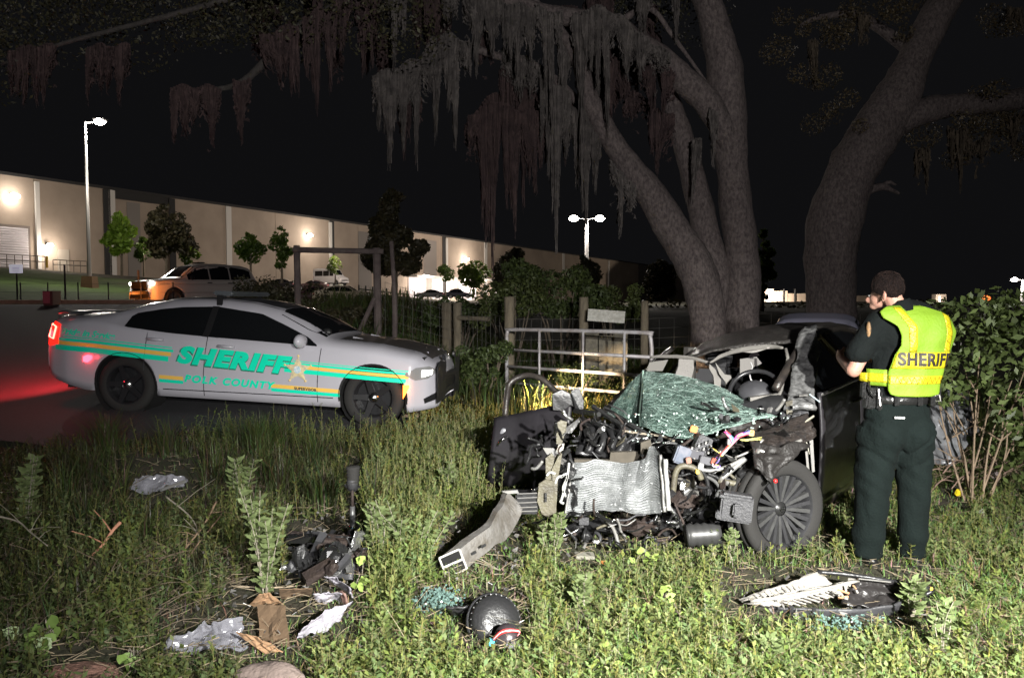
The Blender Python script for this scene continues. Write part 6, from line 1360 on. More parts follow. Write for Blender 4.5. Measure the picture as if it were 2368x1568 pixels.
    def vp(name, fx0, fx1, y0, y1, m, off, nu=24, nv=26, par=None, th=.003):
        return MB().grid(lambda u, v: (lambda py: back(fx0(py) + (fx1(py) - fx0(py)) * u, py, off))(y0 + (y1 - y0) * v), nu, nv).build(name, m, par, True, thick=th)
    L = lambda py: interp(py, ys_, xl); Rr = lambda py: interp(py, ys_, xr)
    vest = vp('safety_vest', L, Rr, 206, 631, VM, .012, 34, 44, o)
    # front panel and side straps
    MB().grid(lambda u, v: (lambda py: Q(L(py) + 20 + (Rr(py) - L(py) - 30) * u, py, .15 * (1 - abs(2 * u - 1) ** 2.6) ** .5))(235 + 390 * v), 16, 20).build('front_panel', VM, vest, True, thick=.003)
    MB().grid(lambda u, v: Q(345 + 66 * u, 508 + 78 * v, -.02 - .085 * u), 5, 4).build('side_strap', VM, vest, True, thick=.004)
    MB().grid(lambda u, v: Q(347 + 62 * u, 527 + 42 * v, -.025 - .086 * u), 5, 4).build('side_tape', YR, vest, True, thick=.004)
    MB().grid(lambda u, v: Q(324 + 22 * u, 528 + 42 * v, .02 - .05 * u), 3, 3).build('side_tape', YR, vest, True, thick=.004)
    for fa in (lambda y: interp(y, [210, 300, 420], [432, 488, 490]), lambda y: interp(y, [235, 300, 422], [664, 668, 664])):
        wd = 36; vp('shoulder_tape', fa, lambda y, fa=fa: min(fa(y) + wd, Rr(y) - 6), 214 if fa(300) < 600 else 240, 421, YR, .0165, 4, 20, vest)
    vp('name_band', lambda y: L(y) + 4, lambda y: Rr(y) - 3, 423, 500, YR, .0165, 26, 8, vest)
    vp('waist_tape', lambda y: L(y) + 3, lambda y: Rr(y) - 3, 534, 573, YR, .0165, 26, 6, vest)
    YL = mat('tape_line', (.26, .20, .01), .5)
    mb = MB()
    for i in range(19):
        x = 418 + i * 12.6; mb.tube([back(x, 570 if i % 2 else 538, .0225), back(x + 12.6, 538 if i % 2 else 570, .0225)], .002, 3)
    for i in range(10):
        y = 250 + i * 17
        for fa in (lambda y: interp(y, [210, 300, 420], [432, 488, 490]), lambda y: interp(y, [235, 300, 422], [664, 668, 664])): a = fa(y); mb.tube([back(a + (3 if i % 2 else 32), y, .0225), back(a + (32 if i % 2 else 3), min(y + 17, 420), .0225)], .002, 3)
    s = mb.build('tape_stitching', YL, vest); s['kind'] = 'stuff'
    vs, fs = tmesh('SHERIFF', 82, offset=2.6, spacing=1.08, scale_x=.98); out = []
    xmin = min(v.x for v in vs)
    # finer letters so that they follow the cloth
    bm = bmesh.new(); bv = [bm.verts.new(v) for v in vs]
    for f in fs:
        try: bm.faces.new([bv[i] for i in f])
        except ValueError: pass
    bmesh.ops.triangulate(bm, faces=bm.faces); bmesh.ops.subdivide_edges(bm, edges=bm.edges, cuts=1)
    bm.verts.ensure_lookup_table(); idx = {v: i for i, v in enumerate(bm.verts)}
    vs = [v.co.copy() for v in bm.verts]; fs = [tuple(idx[v] for v in f.verts) for f in bm.faces]; bm.free()
    mb = MB(); mb.add([back(442 + (v.x - xmin) * .89, 460 - v.y + .02 * v.x, .0265) for v in vs], fs); mb.build('lettering', mat('letter_black', (.02, .015, .012), .6), vest)
officer()
# ------------------------------------------------------------- ground cover
rs = np.random.RandomState(101)
def onroad(x, y): return (x < -1.0) & (y > np.array([road_edge(a) for a in x]) + .12 * np.sin(x * 5) - .05)
def under_wreck(x, y):
    dx, dy = x - WO.x, y - WO.y; bx = dx * WBK.x + dy * WBK.y; lx = dx * WLT.x + dy * WLT.y
    return (np.abs(lx) < .72) & (bx > -.25) & (bx < 3.9)
def vnoise(x, y, s, k=0): return np.array([noise.noise(Vector((a * s, b * s, k * 5.7))) for a, b in zip(x, y)])
def gzv(x, y): return np.array([gz(a, b) for a, b in zip(x, y)]) + np.array([.03 * noise.noise(Vector((a * .9, b * .9, 0))) for a, b in zip(x, y)])
def sample(n, d0, d1, x0=-.74, x1=.74, p=1.0):
    d = np.exp(rs.uniform(np.log(d0), np.log(d1), n)) if p == 1 else rs.uniform(d0, d1, n)
    return rs.uniform(x0, x1, n) * d, d
GRASSM = mat('grass_blade', (.155, .185, .07), .55, attr=True, color2=(.12, .145, .055), vscale=3, trans=.25)
def blades(name, x, y, h, w, tint, lab, lean=.6, m=GRASSM):
    n = len(x); z = gzv(x, y) - .01; a = rs.uniform(0, 6.283, n); dx, dy = np.cos(a), np.sin(a); px_, py_ = -dy, dx; L = lean * h * rs.uniform(.1, 1.3, n); V = np.zeros((n, 6, 3)); 
    for j, (t, ww) in enumerate(((0, 1), (.55, .75), (1, .12))):
        cx, cy = x + dx * L * t * t, y + dy * L * t * t; cz = z + h * t * (1 - .25 * lean * t); tw = w * ww * .5
        V[:, 2 * j] = np.stack([cx - px_ * tw, cy - py_ * tw, cz], 1); V[:, 2 * j + 1] = np.stack([cx + px_ * tw, cy + py_ * tw, cz], 1)
    b = np.arange(n)[:, None] * 6; F = np.concatenate([b + np.array([0, 1, 3, 2]), b + np.array([2, 3, 5, 4])], 0)
    o = scatter_mesh(name, V.reshape(-1, 3), F, m, None, np.repeat(tint, 6, 0)); return tag(o, lab, name.replace('_', ' '), kind='stuff')
def tints(x, y, straw=.2, k=0):
    n = len(x); q = rs.uniform(size=n); g = np.stack([rs.uniform(.55, 1.15, n), rs.uniform(.75, 1.25, n), rs.uniform(.5, 1.1, n)], 1)
    pat = vnoise(x, y, 1.7, k); s = (q < straw + .35 * np.clip(pat, -.3, .6))[:, None]
    br = np.stack([rs.uniform(1.2, 2.0, n), rs.uniform(.75, 1.15, n), rs.uniform(1.2, 2.6, n)], 1) * rs.uniform(.4, 1.1, n)[:, None]
    return np.where(s, br, g) * (1 + .35 * vnoise(x, y, .9, k + 2))[:, None]
ZN = [(815, 1175, 20, 100), (750, 1285, 105, 65), (755, 1425, 85, 85), (600, 1450, 90, 85), (470, 1480, 120, 60), (370, 1125, 90, 40), (1135, 1455, 90, 80), (1930, 1395, 260, 75), (1110, 1275, 110, 70), (1015, 1410, 70, 35), (625, 1570, 90, 50), (190, 1570, 110, 40), (1350, 1295, 60, 25), (2216, 1160, 40, 25), (1600, 1255, 330, 12), (2050, 1325, 60, 14)]
def clear(x, y, h):
    """false where something of height h would stand on or in front of a thing lying in the grass"""
    px = 1184 + x / y * SS; py = 700 + 1.64 * SS / y; up = h * SS / y; ok = np.ones(len(x), bool)
    for cx, cy, rx, ry in ZN: ok &= ~((np.abs(px - cx) < rx) & (py > cy - ry) & (py - up * .8 < cy + ry * .75))
    return ok
# short lawn grass
x, y = sample(170000, 2.55, 12.5); keep = ~onroad(x, y) & ~(under_wreck(x, y) & (rs.uniform(size=len(x)) < .8)); dens = np.clip(.45 + .5 * (x > -1.2) + .9 * vnoise(x, y, 1.3, 7), .12, 1); keep &= rs.uniform(size=len(x)) < dens; x, y = x[keep], y[keep]
h = rs.uniform(.03, .10, len(x)) * (1 + .7 * np.clip(vnoise(x, y, .8, 3), -.5, 1)); keep = clear(x, y, h * .6) | (rs.uniform(size=len(x)) < .25); x, y, h = x[keep], y[keep], h[keep]; blades('grass', x, y, h, .0036 + .0009 * y * rs.uniform(.6, 1.3, len(x)), tints(x, y, .22, 1) * np.where(x < -1.2, .6, 1.15)[:, None], 'short mixed green and straw grass covering the ground', 1.0)  # light falloff painted in: blades tinted darker left, brighter right
x, y = sample(17000, 2.6, 8, -.1, .74); h = rs.uniform(.09, .2, len(x)); keep = ~under_wreck(x, y) & clear(x, y, .14) & (vnoise(x, y, 1.2, 31) > -.2); x, y, h = x[keep], y[keep], h[keep]
blades('meadow_grass', x, y, h, np.full(len(x), .0042), tints(x, y, .25, 6) * 1.35, 'bright thin arching grass blades in the lit foreground', 1.3)
# long grass to the left, and tufts
x, y = sample(20000, 3.0, 12, -.74, -.13); keep = ~onroad(x, y) & (vnoise(x, y, .7, 11) + .3 * (y > 5) > .12) & clear(x, y, .2); x, y = x[keep], y[keep]
blades('long_grass', x, y, rs.uniform(.10, .26, len(x)), .004 + .0007 * y, tints(x, y, .45, 4) * .4, 'longer grass growing in patches on the dark left side', .8)  # tint lowered to paint the darkness of the left side
V_, H_, W_, T_ = [], [], [], []
X_, Y_ = [], []
for i in range(48):
    d = rs.uniform(5, 9.6); px = rs.uniform(150, 860) if i % 4 else rs.uniform(0, 860); cx = (px - 1184) / SS * d
    if cx < -1 and d > road_edge(cx) - .15: continue
    k = rs.randint(60, 150); r = np.abs(rs.normal(0, .07, k)); a = rs.uniform(0, 6.28, k); X_.append(cx + r * np.cos(a)); Y_.append(d + r * np.sin(a)); H_.append(rs.uniform(.25, .58, k) * rs.uniform(.7, 1.1))
x, y, h = map(np.concatenate, (X_, Y_, H_)); keep = clear(x, y, h); x, y, h = x[keep], y[keep], h[keep]; blades('tall_grass', x, y, h, np.full(len(x), .0085), tints(x, y, .2, 5) * .48, 'tall arching grass tufts between the patrol car and the debris', .75)  # darker tint paints the weak light on these tufts
# rank grass and undergrowth along the wire fence
x = rs.uniform(-5.2, 8, 26000); y = rs.uniform(10.2, 22, 26000) ; keep = ~((x < -1.0) & (y < 12.6)) | (x > -2.2); keep &= ~((x > -.2) & (x < 2) & (y > 10.3) & (y < 12.1) & (rs.uniform(size=26000) < .4)); x, y = x[keep], y[keep]
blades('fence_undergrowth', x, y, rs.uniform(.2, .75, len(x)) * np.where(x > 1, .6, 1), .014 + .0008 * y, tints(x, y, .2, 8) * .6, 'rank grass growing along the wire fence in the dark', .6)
# leafy ground cover: stems with small oval leaves
LEAFG = mat('weed_leaf', (.23, .28, .115), .5, attr=True, color2=(.165, .20, .08), vscale=4, trans=.25)
def weeds(name, x, y, h, nl, ls, tint, lab, spread=.5, m=LEAFG):
    V, F, T = [], [], []; z0 = gzv(x, y)
    for i in range(len(x)):
        a = rs.uniform(0, 6.28); ln = h[i] * spread * rs.uniform(0, 1); tx, ty = math.cos(a) * ln, math.sin(a) * ln; b = len(V); w = .0016 + .0003 * y[i]
        V += [(x[i] - w, y[i], z0[i] - .01), (x[i] + w, y[i], z0[i] - .01), (x[i] + tx + w * .4, y[i] + ty, z0[i] + h[i]), (x[i] + tx - w * .4, y[i] + ty, z0[i] + h[i])]; F.append((b, b + 1, b + 2, b + 3)); T += [tuple(tint[i] * np.array([1.0, .75, .8]))] * 4
        k = int(nl * rs.uniform(.7, 1.3)); th = rs.uniform(0, 6.28)
        for j in range(k):
            t = .12 + .88 * (j + rs.uniform(0, .6)) / k; th += 2.4; cx, cy, cz = x[i] + tx * t, y[i] + ty * t, z0[i] + h[i] * t; s = ls * rs.uniform(.5, 1.5) * (1.1 - .45 * t); up = rs.uniform(.1, .9)
            d = np.array([math.cos(th), math.sin(th), up]); d /= np.linalg.norm(d); sd = np.array([-math.sin(th), math.cos(th), rs.uniform(-.3, .3)]); c = np.array([cx, cy, cz]); b = len(V); q = tint[i] * rs.uniform(.75, 1.2)
            V += [tuple(c), tuple(c + d * s * .5 + sd * s * .24), tuple(c + d * s), tuple(c + d * s * .5 - sd * s * .24)]; F.append((b, b + 1, b + 2, b + 3)); T += [tuple(q)] * 4
    o = scatter_mesh(name, np.array(V), np.array(F), m, None, np.array(T)); return tag(o, lab, 'weeds', kind='stuff')
def gt(n, lo=.8, hi=1.2): t = rs.uniform(lo, hi, n); return np.stack([t * rs.uniform(.8, 1.1, n), t, t * rs.uniform(.6, 1.1, n)], 1)
x, y = sample(15000, 2.6, 11.5, -.74, .74); keep = ~onroad(x, y) & ~under_wreck(x, y); keep &= (vnoise(x, y, 1.1, 21) > -.1) | (rs.uniform(size=len(x)) < .45); keep &= ~((np.abs(x - 2.4) < .5) & (y > 3.3) & (y < 4.6)); keep &= clear(x, y, .1); x, y = x[keep], y[keep]
weeds('leafy_ground_cover', x, y, rs.uniform(.05, .16, len(x)), 10, .040, gt(len(x), .7, 1.15) * np.where(x < -1.0, .62, 1)[:, None], 'small leaved weeds spread through the grass')  # leaf tint drops at left to paint the dimmer light there
x, y = [], []
for (px, d, sx, sd, n) in ((1030, 6.3, 45, .6, 620), (990, 7.5, 75, .6, 620), (1060, 8.6, 50, .6, 260), (900, 6.2, 60, .6, 260), (930, 4.9, 60, .35, 200), (1010, 4.6, 60, .3, 200), (900, 4.4, 40, .35, 170), (650, 4.4, 45, .3, 150), (560, 5, 60, .4, 120), (250, 4.2, 90, .6, 160), (100, 5, 80, .8, 120), (820, 8.0, 130, .25, 160), (560, 7.9, 90, .2, 90), (1190, 4.15, 70, .25, 80), (1600, 4.0, 90, .2, 90), (1700, 3.6, 300, .5, 150), (2200, 3.9, 120, .5, 130)):
    dd = rs.normal(d, sd, n); x += list((rs.normal(px, sx, n) - 1184) / SS * dd); y += list(dd)
x, y = np.array(x), np.array(y); keep = ~under_wreck(x, y) & clear(x, y, .22); x, y = x[keep], y[keep]
hh = rs.uniform(.14, .36, len(x)) * np.where(y < 4.3, .75, 1) * np.where(x > 0, .5, 1); weeds('bushy_weeds', x, y, hh, 18, .042, gt(len(x), .75, 1.25) * np.where(x < -1.3, .7, 1)[:, None], 'bushy upright weeds crowding the ground between car and wreck', .45)  # left weeds carry the missing light as a darker tint
# creeping plants near the gate, headlight glow put into their tint
x = rs.uniform(-1.3, 2.4, 1300); y = rs.uniform(9.0, 11.9, 1300); weeds('gate_weeds', x, y, rs.uniform(.08, .3, 1300), 12, .05, gt(1300, 1.0, 1.6) * np.array([1.35, 1.0, .6]), 'low weeds tinted headlight yellow at the foot of the gate', .5)
# dry straw and twigs lying about
n = 6500; x, y = sample(n, 2.6, 8, -.74, .74); keep = ~onroad(x, y); x, y = x[keep], y[keep]; n = len(x); a = rs.uniform(0, 6.28, n); l = rs.uniform(.02, .13, n); z = gzv(x, y) + rs.uniform(.01, .07, n); w = .0022
V = np.zeros((n, 4, 3)); ex, ey = np.cos(a) * l, np.sin(a) * l; dz = rs.uniform(-.03, .05, n)
V[:, 0] = np.stack([x, y, z], 1); V[:, 1] = np.stack([x, y, z + w * 2], 1); V[:, 2] = np.stack([x + ex, y + ey, z + dz + w], 1); V[:, 3] = np.stack([x + ex, y + ey, z + dz], 1)
t = rs.uniform(.6, 1.3, n); o = scatter_mesh('dry_straw', V.reshape(-1, 3), np.arange(4 * n).reshape(n, 4), mat('straw', (.25, .20, .13), .8, attr=True, color2=(.15, .12, .08), vscale=8), None, np.repeat(np.stack([t, t, t], 1), 4, 0)); tag(o, 'dry straw and thin twigs scattered over the grass', 'straw', kind='stuff')

# tangled brushwood at the left
V_, F_ = [], []; mb = MB()
for i in range(260):
    px, py = rs.uniform(-60, 620), rs.uniform(1130, 1560); d = 1.64 * SS / (py - 700); p = D(px, py, d); p.z = gz(p.x, d) + .02; a = rs.normal(.5, .5) if i % 3 else rs.uniform(0, 6.28); L_ = rs.uniform(.12, .5); up = rs.uniform(.05, .55) * L_
    if not clear(np.array([p.x]), np.array([d]), np.array([.12]))[0]: continue
    q = p + Vector((math.cos(a) * L_, math.sin(a) * L_ * .5, up)); m = p.lerp(q, .5) + Vector((rs.normal() * .04, 0, rs.uniform(-.02, .05))); P = catmull([p, m, q], 3); r = rs.uniform(.0012, .0035); mb.tube(P, list(np.linspace(r, r * .4, len(P))), 4, False)
    for _ in range(rs.randint(0, 4)): c = P[rs.randint(1, len(P))]; mb.tube([c, c + Vector((rs.normal() * .06, rs.normal() * .03, rs.uniform(.0, .07)))], [r * .5, r * .2], 3, False)
o = mb.build('brushwood', mat('brush_grey_brown', (.20, .15, .105), .85, color2=(.10, .08, .055), vscale=6)); tag(o, 'tangled thin brushwood lying over the grass at left', 'brushwood', kind='stuff')
# individual plants
TW = mat('twig_brown', (.26, .18, .11), .85, var=.4, vscale=20, bump=.3); TWG = mat('twig_grey', (.30, .27, .21), .85, var=.3, vscale=20)
def leafquad(mb, c, d, n_, s, w=.4):
    d = d.normalized(); sd = d.cross(n_).normalized(); c = Vector(c); mb.add([c, c + d * s * .3 + sd * s * w, c + d * s * .7 + sd * s * w * .75 - n_ * s * .06, c + d * s, c + d * s * .7 - sd * s * w * .75 - n_ * s * .06, c + d * s * .3 - sd * s * w, c + d * s * .5 - n_ * s * .03], [(0, 1, 6), (1, 2, 6), (2, 3, 6), (3, 4, 6), (4, 5, 6), (5, 0, 6)])
def plant(px, py, h, label, nst=4, nl=14, ls=.03, lm=None, lean=.35, seed=0, name='weed_plant', wide=.3, leafpart=False):
    ls *= 1.5; nst += 2; nl = int(nl * 1.4); r_ = np.random.RandomState(seed); d = 1.64 * SS / (py - 700); p0 = D(px, py, d); p0.z = gz(p0.x, d); o = empty(name, p0, label, 'plant'); lm = lm or mat('plant_leaf', (.20, .25, .11), .5, color2=(.13, .17, .065), vscale=15, trans=.2)
    ms = MB(); ml = MB()
    for i in range(nst):
        a = r_.uniform(0, 6.28); hh_ = h * r_.uniform(.7, 1.05); e = p0 + Vector((math.cos(a) * lean * hh_ * r_.uniform(.2, 1), math.sin(a) * lean * hh_ * .6, hh_)); m_ = p0.lerp(e, .5) + Vector((r_.normal() * .02, 0, .03)); P = catmull([p0 - Vector((0, 0, .03)), m_, e], 6); ms.tube(P, list(np.linspace(.0035, .0015, len(P))), 5)
        for j in range(nl):
            t = .15 + .85 * j / nl; c = P[min(int(t * (len(P) - 1)), len(P) - 1)]; th = j * 2.4 + a; dv = Vector((math.cos(th), math.sin(th), r_.uniform(.1, .8))); q = MB()
            leafquad(ml, c, dv, Vector((r_.normal() * .3, -.4, 1)).normalized(), ls * r_.uniform(.7, 1.2), wide)
    ms.build('stem', TWG, o, True); f = ml.build('leaves', lm, o); f['kind'] = 'stuff'; return o
plant(612, 1395, .62, 'tall leafy weed standing left of the cardboard flap', 5, 26, .036, seed=1)
plant(560, 1180, .45, 'leafy weed with drooping top above the broken twigs', 4, 18, .05, seed=2, wide=.22)
plant(872, 1330, .45, 'upright weed right of the black transaxle lump', 5, 22, .034, seed=3)
plant(960, 1330, .42, 'spreading weed in front of the bumper beam end', 6, 20, .034, seed=4, lean=.7)
plant(1040, 1180, .38, 'bushy weed left of the wrecked door', 6, 20, .034, seed=5)
plant(1090, 1120, .22, 'little star leaved weed at the foot of the open door', 3, 12, .05, seed=6, wide=.14)
plant(1275, 1300, .30, 'bright weed below the olive bracket of the wreck', 4, 16, .032, seed=7)
plant(1690, 1310, .22, 'slender bright weed before the grey plastic box', 4, 12, .032, seed=8, lean=.15)
plant(1650, 1300, .2, 'slender bright weed left before the wheel', 3, 12, .03, seed=9, lean=.15)
plant(2110, 1440, .25, 'thick green weed growing at the right end of the headliner panel', 6, 14, .04, seed=10, wide=.2)
plant(1350, 1440, .22, 'pale weed stem in the centre foreground', 3, 16, .034, seed=11, lean=.1)
plant(60, 1240, .55, 'dark tall weed at the far left edge', 5, 18, .05, seed=12)
plant(700, 940, .75, 'tall dark weed against the patrol car front door', 6, 16, .05, seed=13, lean=.25)
plant(780, 945, .6, 'dark seed headed weed below the star badge', 6, 16, .05, seed=14, lean=.3)
plant(850, 960, .5, 'dark weed in front of the patrol car front wheel', 6, 18, .05, seed=15, lean=.4)
plant(935, 990, .45, 'green weed beside the patrol car front bumper', 6, 18, .05, seed=16, lean=.4)
plant(610, 955, .55, 'thin dark weed under the patrol car door sill', 5, 14, .05, seed=17, lean=.3)
plant(1790, 1560, .12, 'weed clump in the bottom right foreground', 5, 14, .036, seed=18)
plant(2180, 1530, .25, 'tall thin stalk weed at the bottom right', 3, 10, .034, seed=19, lean=.2)
plant(1100, 900 + 5, .35, 'weed in painted headlight yellow at the left foot of the gate', 5, 14, .06, lm=mat('plant_leaf_headlit', (.4, .38, .12), .5), seed=20)  # leaf colour carries the yellow of the headlight
HL = mat('broad_leaf', (.20, .30, .08), .45, color2=(.15, .24, .06), vscale=20, trans=.2); BRT = mat('bright_leaf', (.38, .52, .14), .45, color2=(.30, .42, .10), vscale=20, trans=.2)
def vine(px, py, label, spots, ls, m=HL, seed=0, wide=.42, hgt=.12):
    r_ = np.random.RandomState(seed); d = 1.64 * SS / (py - 700); p0 = D(px, py, d); p0.z = gz(p0.x, d); o = empty('broad_leaf_plant', p0, label, 'plant'); st = MB()
    for (x, y) in spots:
        dd = 1.64 * SS / (y + 60 - 700); dd = dd * .5 + d * .5; c = D(x, y, dd); c.z = max(c.z, gz(c.x, dd) + .03); st.tube(catmull([p0, p0.lerp(c, .5) + Vector((0, 0, hgt * .5)), c], 4), .002, 4)
        mb = MB(); leafquad(mb, c, Vector((r_.normal(), -.5, r_.uniform(.2, 1.2))), Vector((r_.normal() * .3, -1, .6)).normalized(), ls * r_.uniform(.8, 1.2), wide); mb.build('leaf', m, o, True)
    st.build('stem', TWG, o)
vine(110, 1500, 'heart leaved vine in the lower left corner', [(70, 1455), (90, 1480), (105, 1440), (118, 1462), (92, 1510), (75, 1530), (120, 1500), (60, 1500), (112, 1530), (130, 1480), (45, 1470)], .075, seed=1)
vine(310, 1545, 'broad leaved seedling at the bottom left beside the bark', [(292, 1530), (310, 1522), (325, 1535), (300, 1550), (340, 1548)], .06, seed=2)
vine(835, 1370, 'pale heart leaved plant right of the white torn cloth', [(828, 1345), (842, 1358), (822, 1362), (850, 1340), (845, 1300)], .07, BRT, seed=3)
vine(1490, 1320, 'bright cluster of oval leaves in front of the radiator', [(1478, 1284), (1490, 1276), (1500, 1288), (1486, 1296), (1508, 1296), (1470, 1300)], .06, BRT, seed=4, wide=.3)
vine(1540, 1430, 'bright leaved seedling in the centre of the lawn', [(1525, 1365), (1540, 1380), (1555, 1360), (1560, 1395), (1530, 1410), (1505, 1400), (1545, 1425), (1570, 1420)], .055, BRT, seed=5, wide=.3)
vine(1400, 1560, 'bright leaves at the bottom centre edge', [(1375, 1530), (1395, 1520), (1415, 1540), (1360, 1550), (1430, 1545), (1400, 1500), (1440, 1520)], .055, BRT, seed=6, wide=.3)
vine(1160, 1300 + 30, 'pale leaves left of the bumper beam open end', [(1018, 1310), (1030, 1300), (1022, 1325)], .045, BRT, seed=7, wide=.35)
vine(1740, 1500, 'bright leaved seedling below the headliner panel', [(1725, 1480), (1745, 1470), (1760, 1490), (1735, 1500)], .05, BRT, seed=8, wide=.3)
def stick(pts, r, label, m=TW, name='broken_branch', cat='branch', twigs=0, seed=0):
    r_ = np.random.RandomState(seed); P = [D(x, y, min(d, (1.64 - .04) * SS / (y - 700)) if y > 1340 else d) for x, y, d in pts]; o = empty(name, P[0], label, cat); C = catmull(P, 6); mb = MB(); mb.tube(C, list(np.linspace(r, r * .45, len(C))), 7); mb.build('stick', m, o, True)
    for i in range(twigs): c = C[r_.randint(2, len(C) - 1)]; e = c + Vector((r_.normal() * .12, r_.normal() * .05, abs(r_.normal()) * .1)); MB().tube([c, c.lerp(e, .5) + Vector((0, 0, .01)), e], [r * .35, r * .25, r * .15], 4).build('twig', m, o)
    return o
TWR = mat('broken_wood', (.50, .24, .15), .8, var=.3, vscale=20)
stick([(278, 1208, 4.6), (262, 1225, 4.55), (235, 1262, 4.5), (205, 1290, 4.45)], .013, 'reddish broken branch end sticking up at left', TWR, twigs=2, seed=1)
stick([(500, 1160, 5.0), (470, 1215, 4.8), (410, 1290, 4.5), (360, 1350, 4.3), (300, 1390, 4.2)], .008, 'long brown stick slanting across the left undergrowth', twigs=7, seed=2)
stick([(520, 1180, 5.0), (460, 1255, 4.7), (400, 1330, 4.4), (330, 1372, 4.25)], .006, 'second brown stick beneath the long slanting one', twigs=6, seed=3)
stick([(-20, 1190, 4.6), (40, 1205, 4.6), (70, 1230, 4.5), (110, 1262, 4.4)], .007, 'curved stick at the left edge', TWG, twigs=4, seed=4)
stick([(0, 1470, 3.7), (60, 1420, 3.8), (140, 1385, 3.9), (230, 1365, 4.0), (290, 1372, 4.0)], .007, 'arched twig over the lower left undergrowth', TWG, twigs=5, seed=5)
stick([(380, 1145, 5.2), (440, 1195, 5.0), (460, 1240, 4.8), (450, 1270, 4.7)], .007, 'forked grey twig in the left middle', TWG, twigs=5, seed=6)
stick([(540, 1355, 4.3), (640, 1358, 4.25), (720, 1350, 4.2)], .006, 'thin pale stick lying over the cardboard', mat('stick_pale', (.42, .34, .24), .8), twigs=1, seed=7)
stick([(930, 1385, 3.9), (940, 1440, 3.8), (955, 1500, 3.7), (975, 1560, 3.6)], .004, 'pale dry stalk right of the white cloth', mat('stick_pale', (.42, .34, .24), .8), name='dry_stalk', cat='stalk', twigs=4, seed=8)
stick([(760, 1450, 3.8), (790, 1500, 3.7), (815, 1560, 3.5)], .004, 'pale dry stalk at the bottom below the white cloth', mat('stick_pale', (.42, .34, .24), .8), name='dry_stalk', cat='stalk', twigs=4, seed=9)
stick([(860, 1500, 3.7), (870, 1540, 3.65), (880, 1580, 3.6)], .003, 'short dry stalk at the bottom centre left', mat('stick_pale', (.42, .34, .24), .8), name='dry_stalk', cat='stalk', twigs=2, seed=10)
stick([(1330, 1560, 3.3), (1345, 1500, 3.5), (1350, 1440, 3.6)], .003, 'thin bent dry stalk in the bottom centre', mat('stick_pale', (.42, .34, .24), .8), name='dry_stalk', cat='stalk', twigs=2, seed=11)
for i, (px, py) in enumerate(((2130, 1095), (2180, 1075), (2225, 1090), (2250, 1110), (2150, 1120), (2200, 1110), (2300, 1100))):
    stick([(px, py + 20, 6.1), (px + 30, py - 10, 6.1), (px + 70, py - 5, 6.2), (px + 110, py - 25, 6.2)], .006, ('brushwood stick %s under the right hand shrub' % ('lying flat', 'leaning up', 'nearest the officer', 'by the shrub root', 'in front', 'in the middle', 'rightmost')[i]), mat('brush_pink', (.25, .17, .13), .9, var=.4), twigs=8, seed=30 + i)

# ------------------------------------------------------------- debris on the grass
def gp(px, py): d = 1.64 * SS / (py - 700); p = D(px, py, d); p.z = gz(p.x, d); return p, d
p, d = gp(815, 1252); o = empty('drive_shaft', p, 'upright black drive shaft with ribbed boot standing in the grass', 'drive shaft')
zz = lambda y: 1.64 - (y - 700) / SS * d
def ring(y0, y1, r0, r1, m, nm, n=14, x=815): a, b = D(x, y0, d), D(x, y1, d); return MB().tube([a, b], [r0, r1], n).build(nm, m, o, True)
prof = [];
for i in range(11): prof += [((.052 if i % 2 else .044) * (1 - .02 * i), -i * .012)]
MB().lathe([(0, .002)] + prof + [(.02, -.13)], Matrix.Translation(D(816, 1078, d)), 20).build('rubber_boot', RUB, o, True)
MB().lathe([(.04, 0), (.042, -.02), (.036, -.06), (.015, -.075)], Matrix.Translation(D(815, 1108, d)), 18).build('joint_housing', PLG, o, True)
ring(1122, 1130, .014, .014, CHROME, 'clamp'); ring(1128, 1175, .010, .012, RUST, 'shaft'); ring(1170, 1215, .018, .020, mat('shaft_grey', (.12, .12, .12), .4, metal=.4), 'tube'); ring(1215, 1250, .016, .014, CHROME, 'spindle'); MB().box(D(816, 1224, d - .02), (.022, .01, .02)).build('blue_tape', mat('tape_blue', (.1, .35, .55), .5), o)
MB().tube([D(797, 1120, d), D(815, 1140, d), D(832, 1124, d)], .008, 5).build('bracket', PLK, o)
p, d = gp(740, 1290); o = empty('transaxle', p, 'torn off black gearbox lump lying in the weeds', 'gearbox')
rs = np.random.RandomState(5)
for i in range(48):
    ay = rs.uniform(1232, 1325); c = D(rs.uniform(672, 835), ay, (1.64 - rs.uniform(.06, .2)) * SS / (ay - 700)); s = rs.uniform(.03, .075); mb = MB(); mb.ball((0, 0, 0), 1, 12, 9) if i % 3 == 1 else mb.box((0, 0, 0), (1.9, 1.1, rs.uniform(.5, 1.3))); a = Matrix.Rotation(rs.uniform(0, 3), 3, (rs.normal(), rs.normal(), 1))
    mb.v = [tuple(a @ Vector((v[0] * s * 1.3, v[1] * s, v[2] * s * .8)) + c) for v in mb.v]; crum(mb, .022, 22, i); mb.build('casting', (PLK, PLK, RUST, kinds[1][0], PLG, PLK, RUST, SHINY)[i % 8], o, False)
for i in range(10):
    ay = rs.uniform(1235, 1315); c = D(rs.uniform(665, 840), ay, (1.64 - .2) * SS / (ay - 700)); q = c + Vector((rs.normal() * .08, 0, rs.normal() * .04)); MB().tube(catmull([c, (c + q) / 2 + Vector((0, -.02, .03)), q], 4), .006, 5).build('hose', PLK, o, True)
mb = MB().grid(lambda u, v: D(690 + 130 * u, 1300 + 40 * v, (1.64 - .14 + .08 * v) * SS / (600 + 40 * v)) + Vector((0, .03 * math.sin(u * 4), .04 * math.sin(u * 3.14) * math.sin(v * 3.14))), 12, 8); crum(mb, .02, 11); mb.build('dust_shield', PLG, o, True, thick=.008)
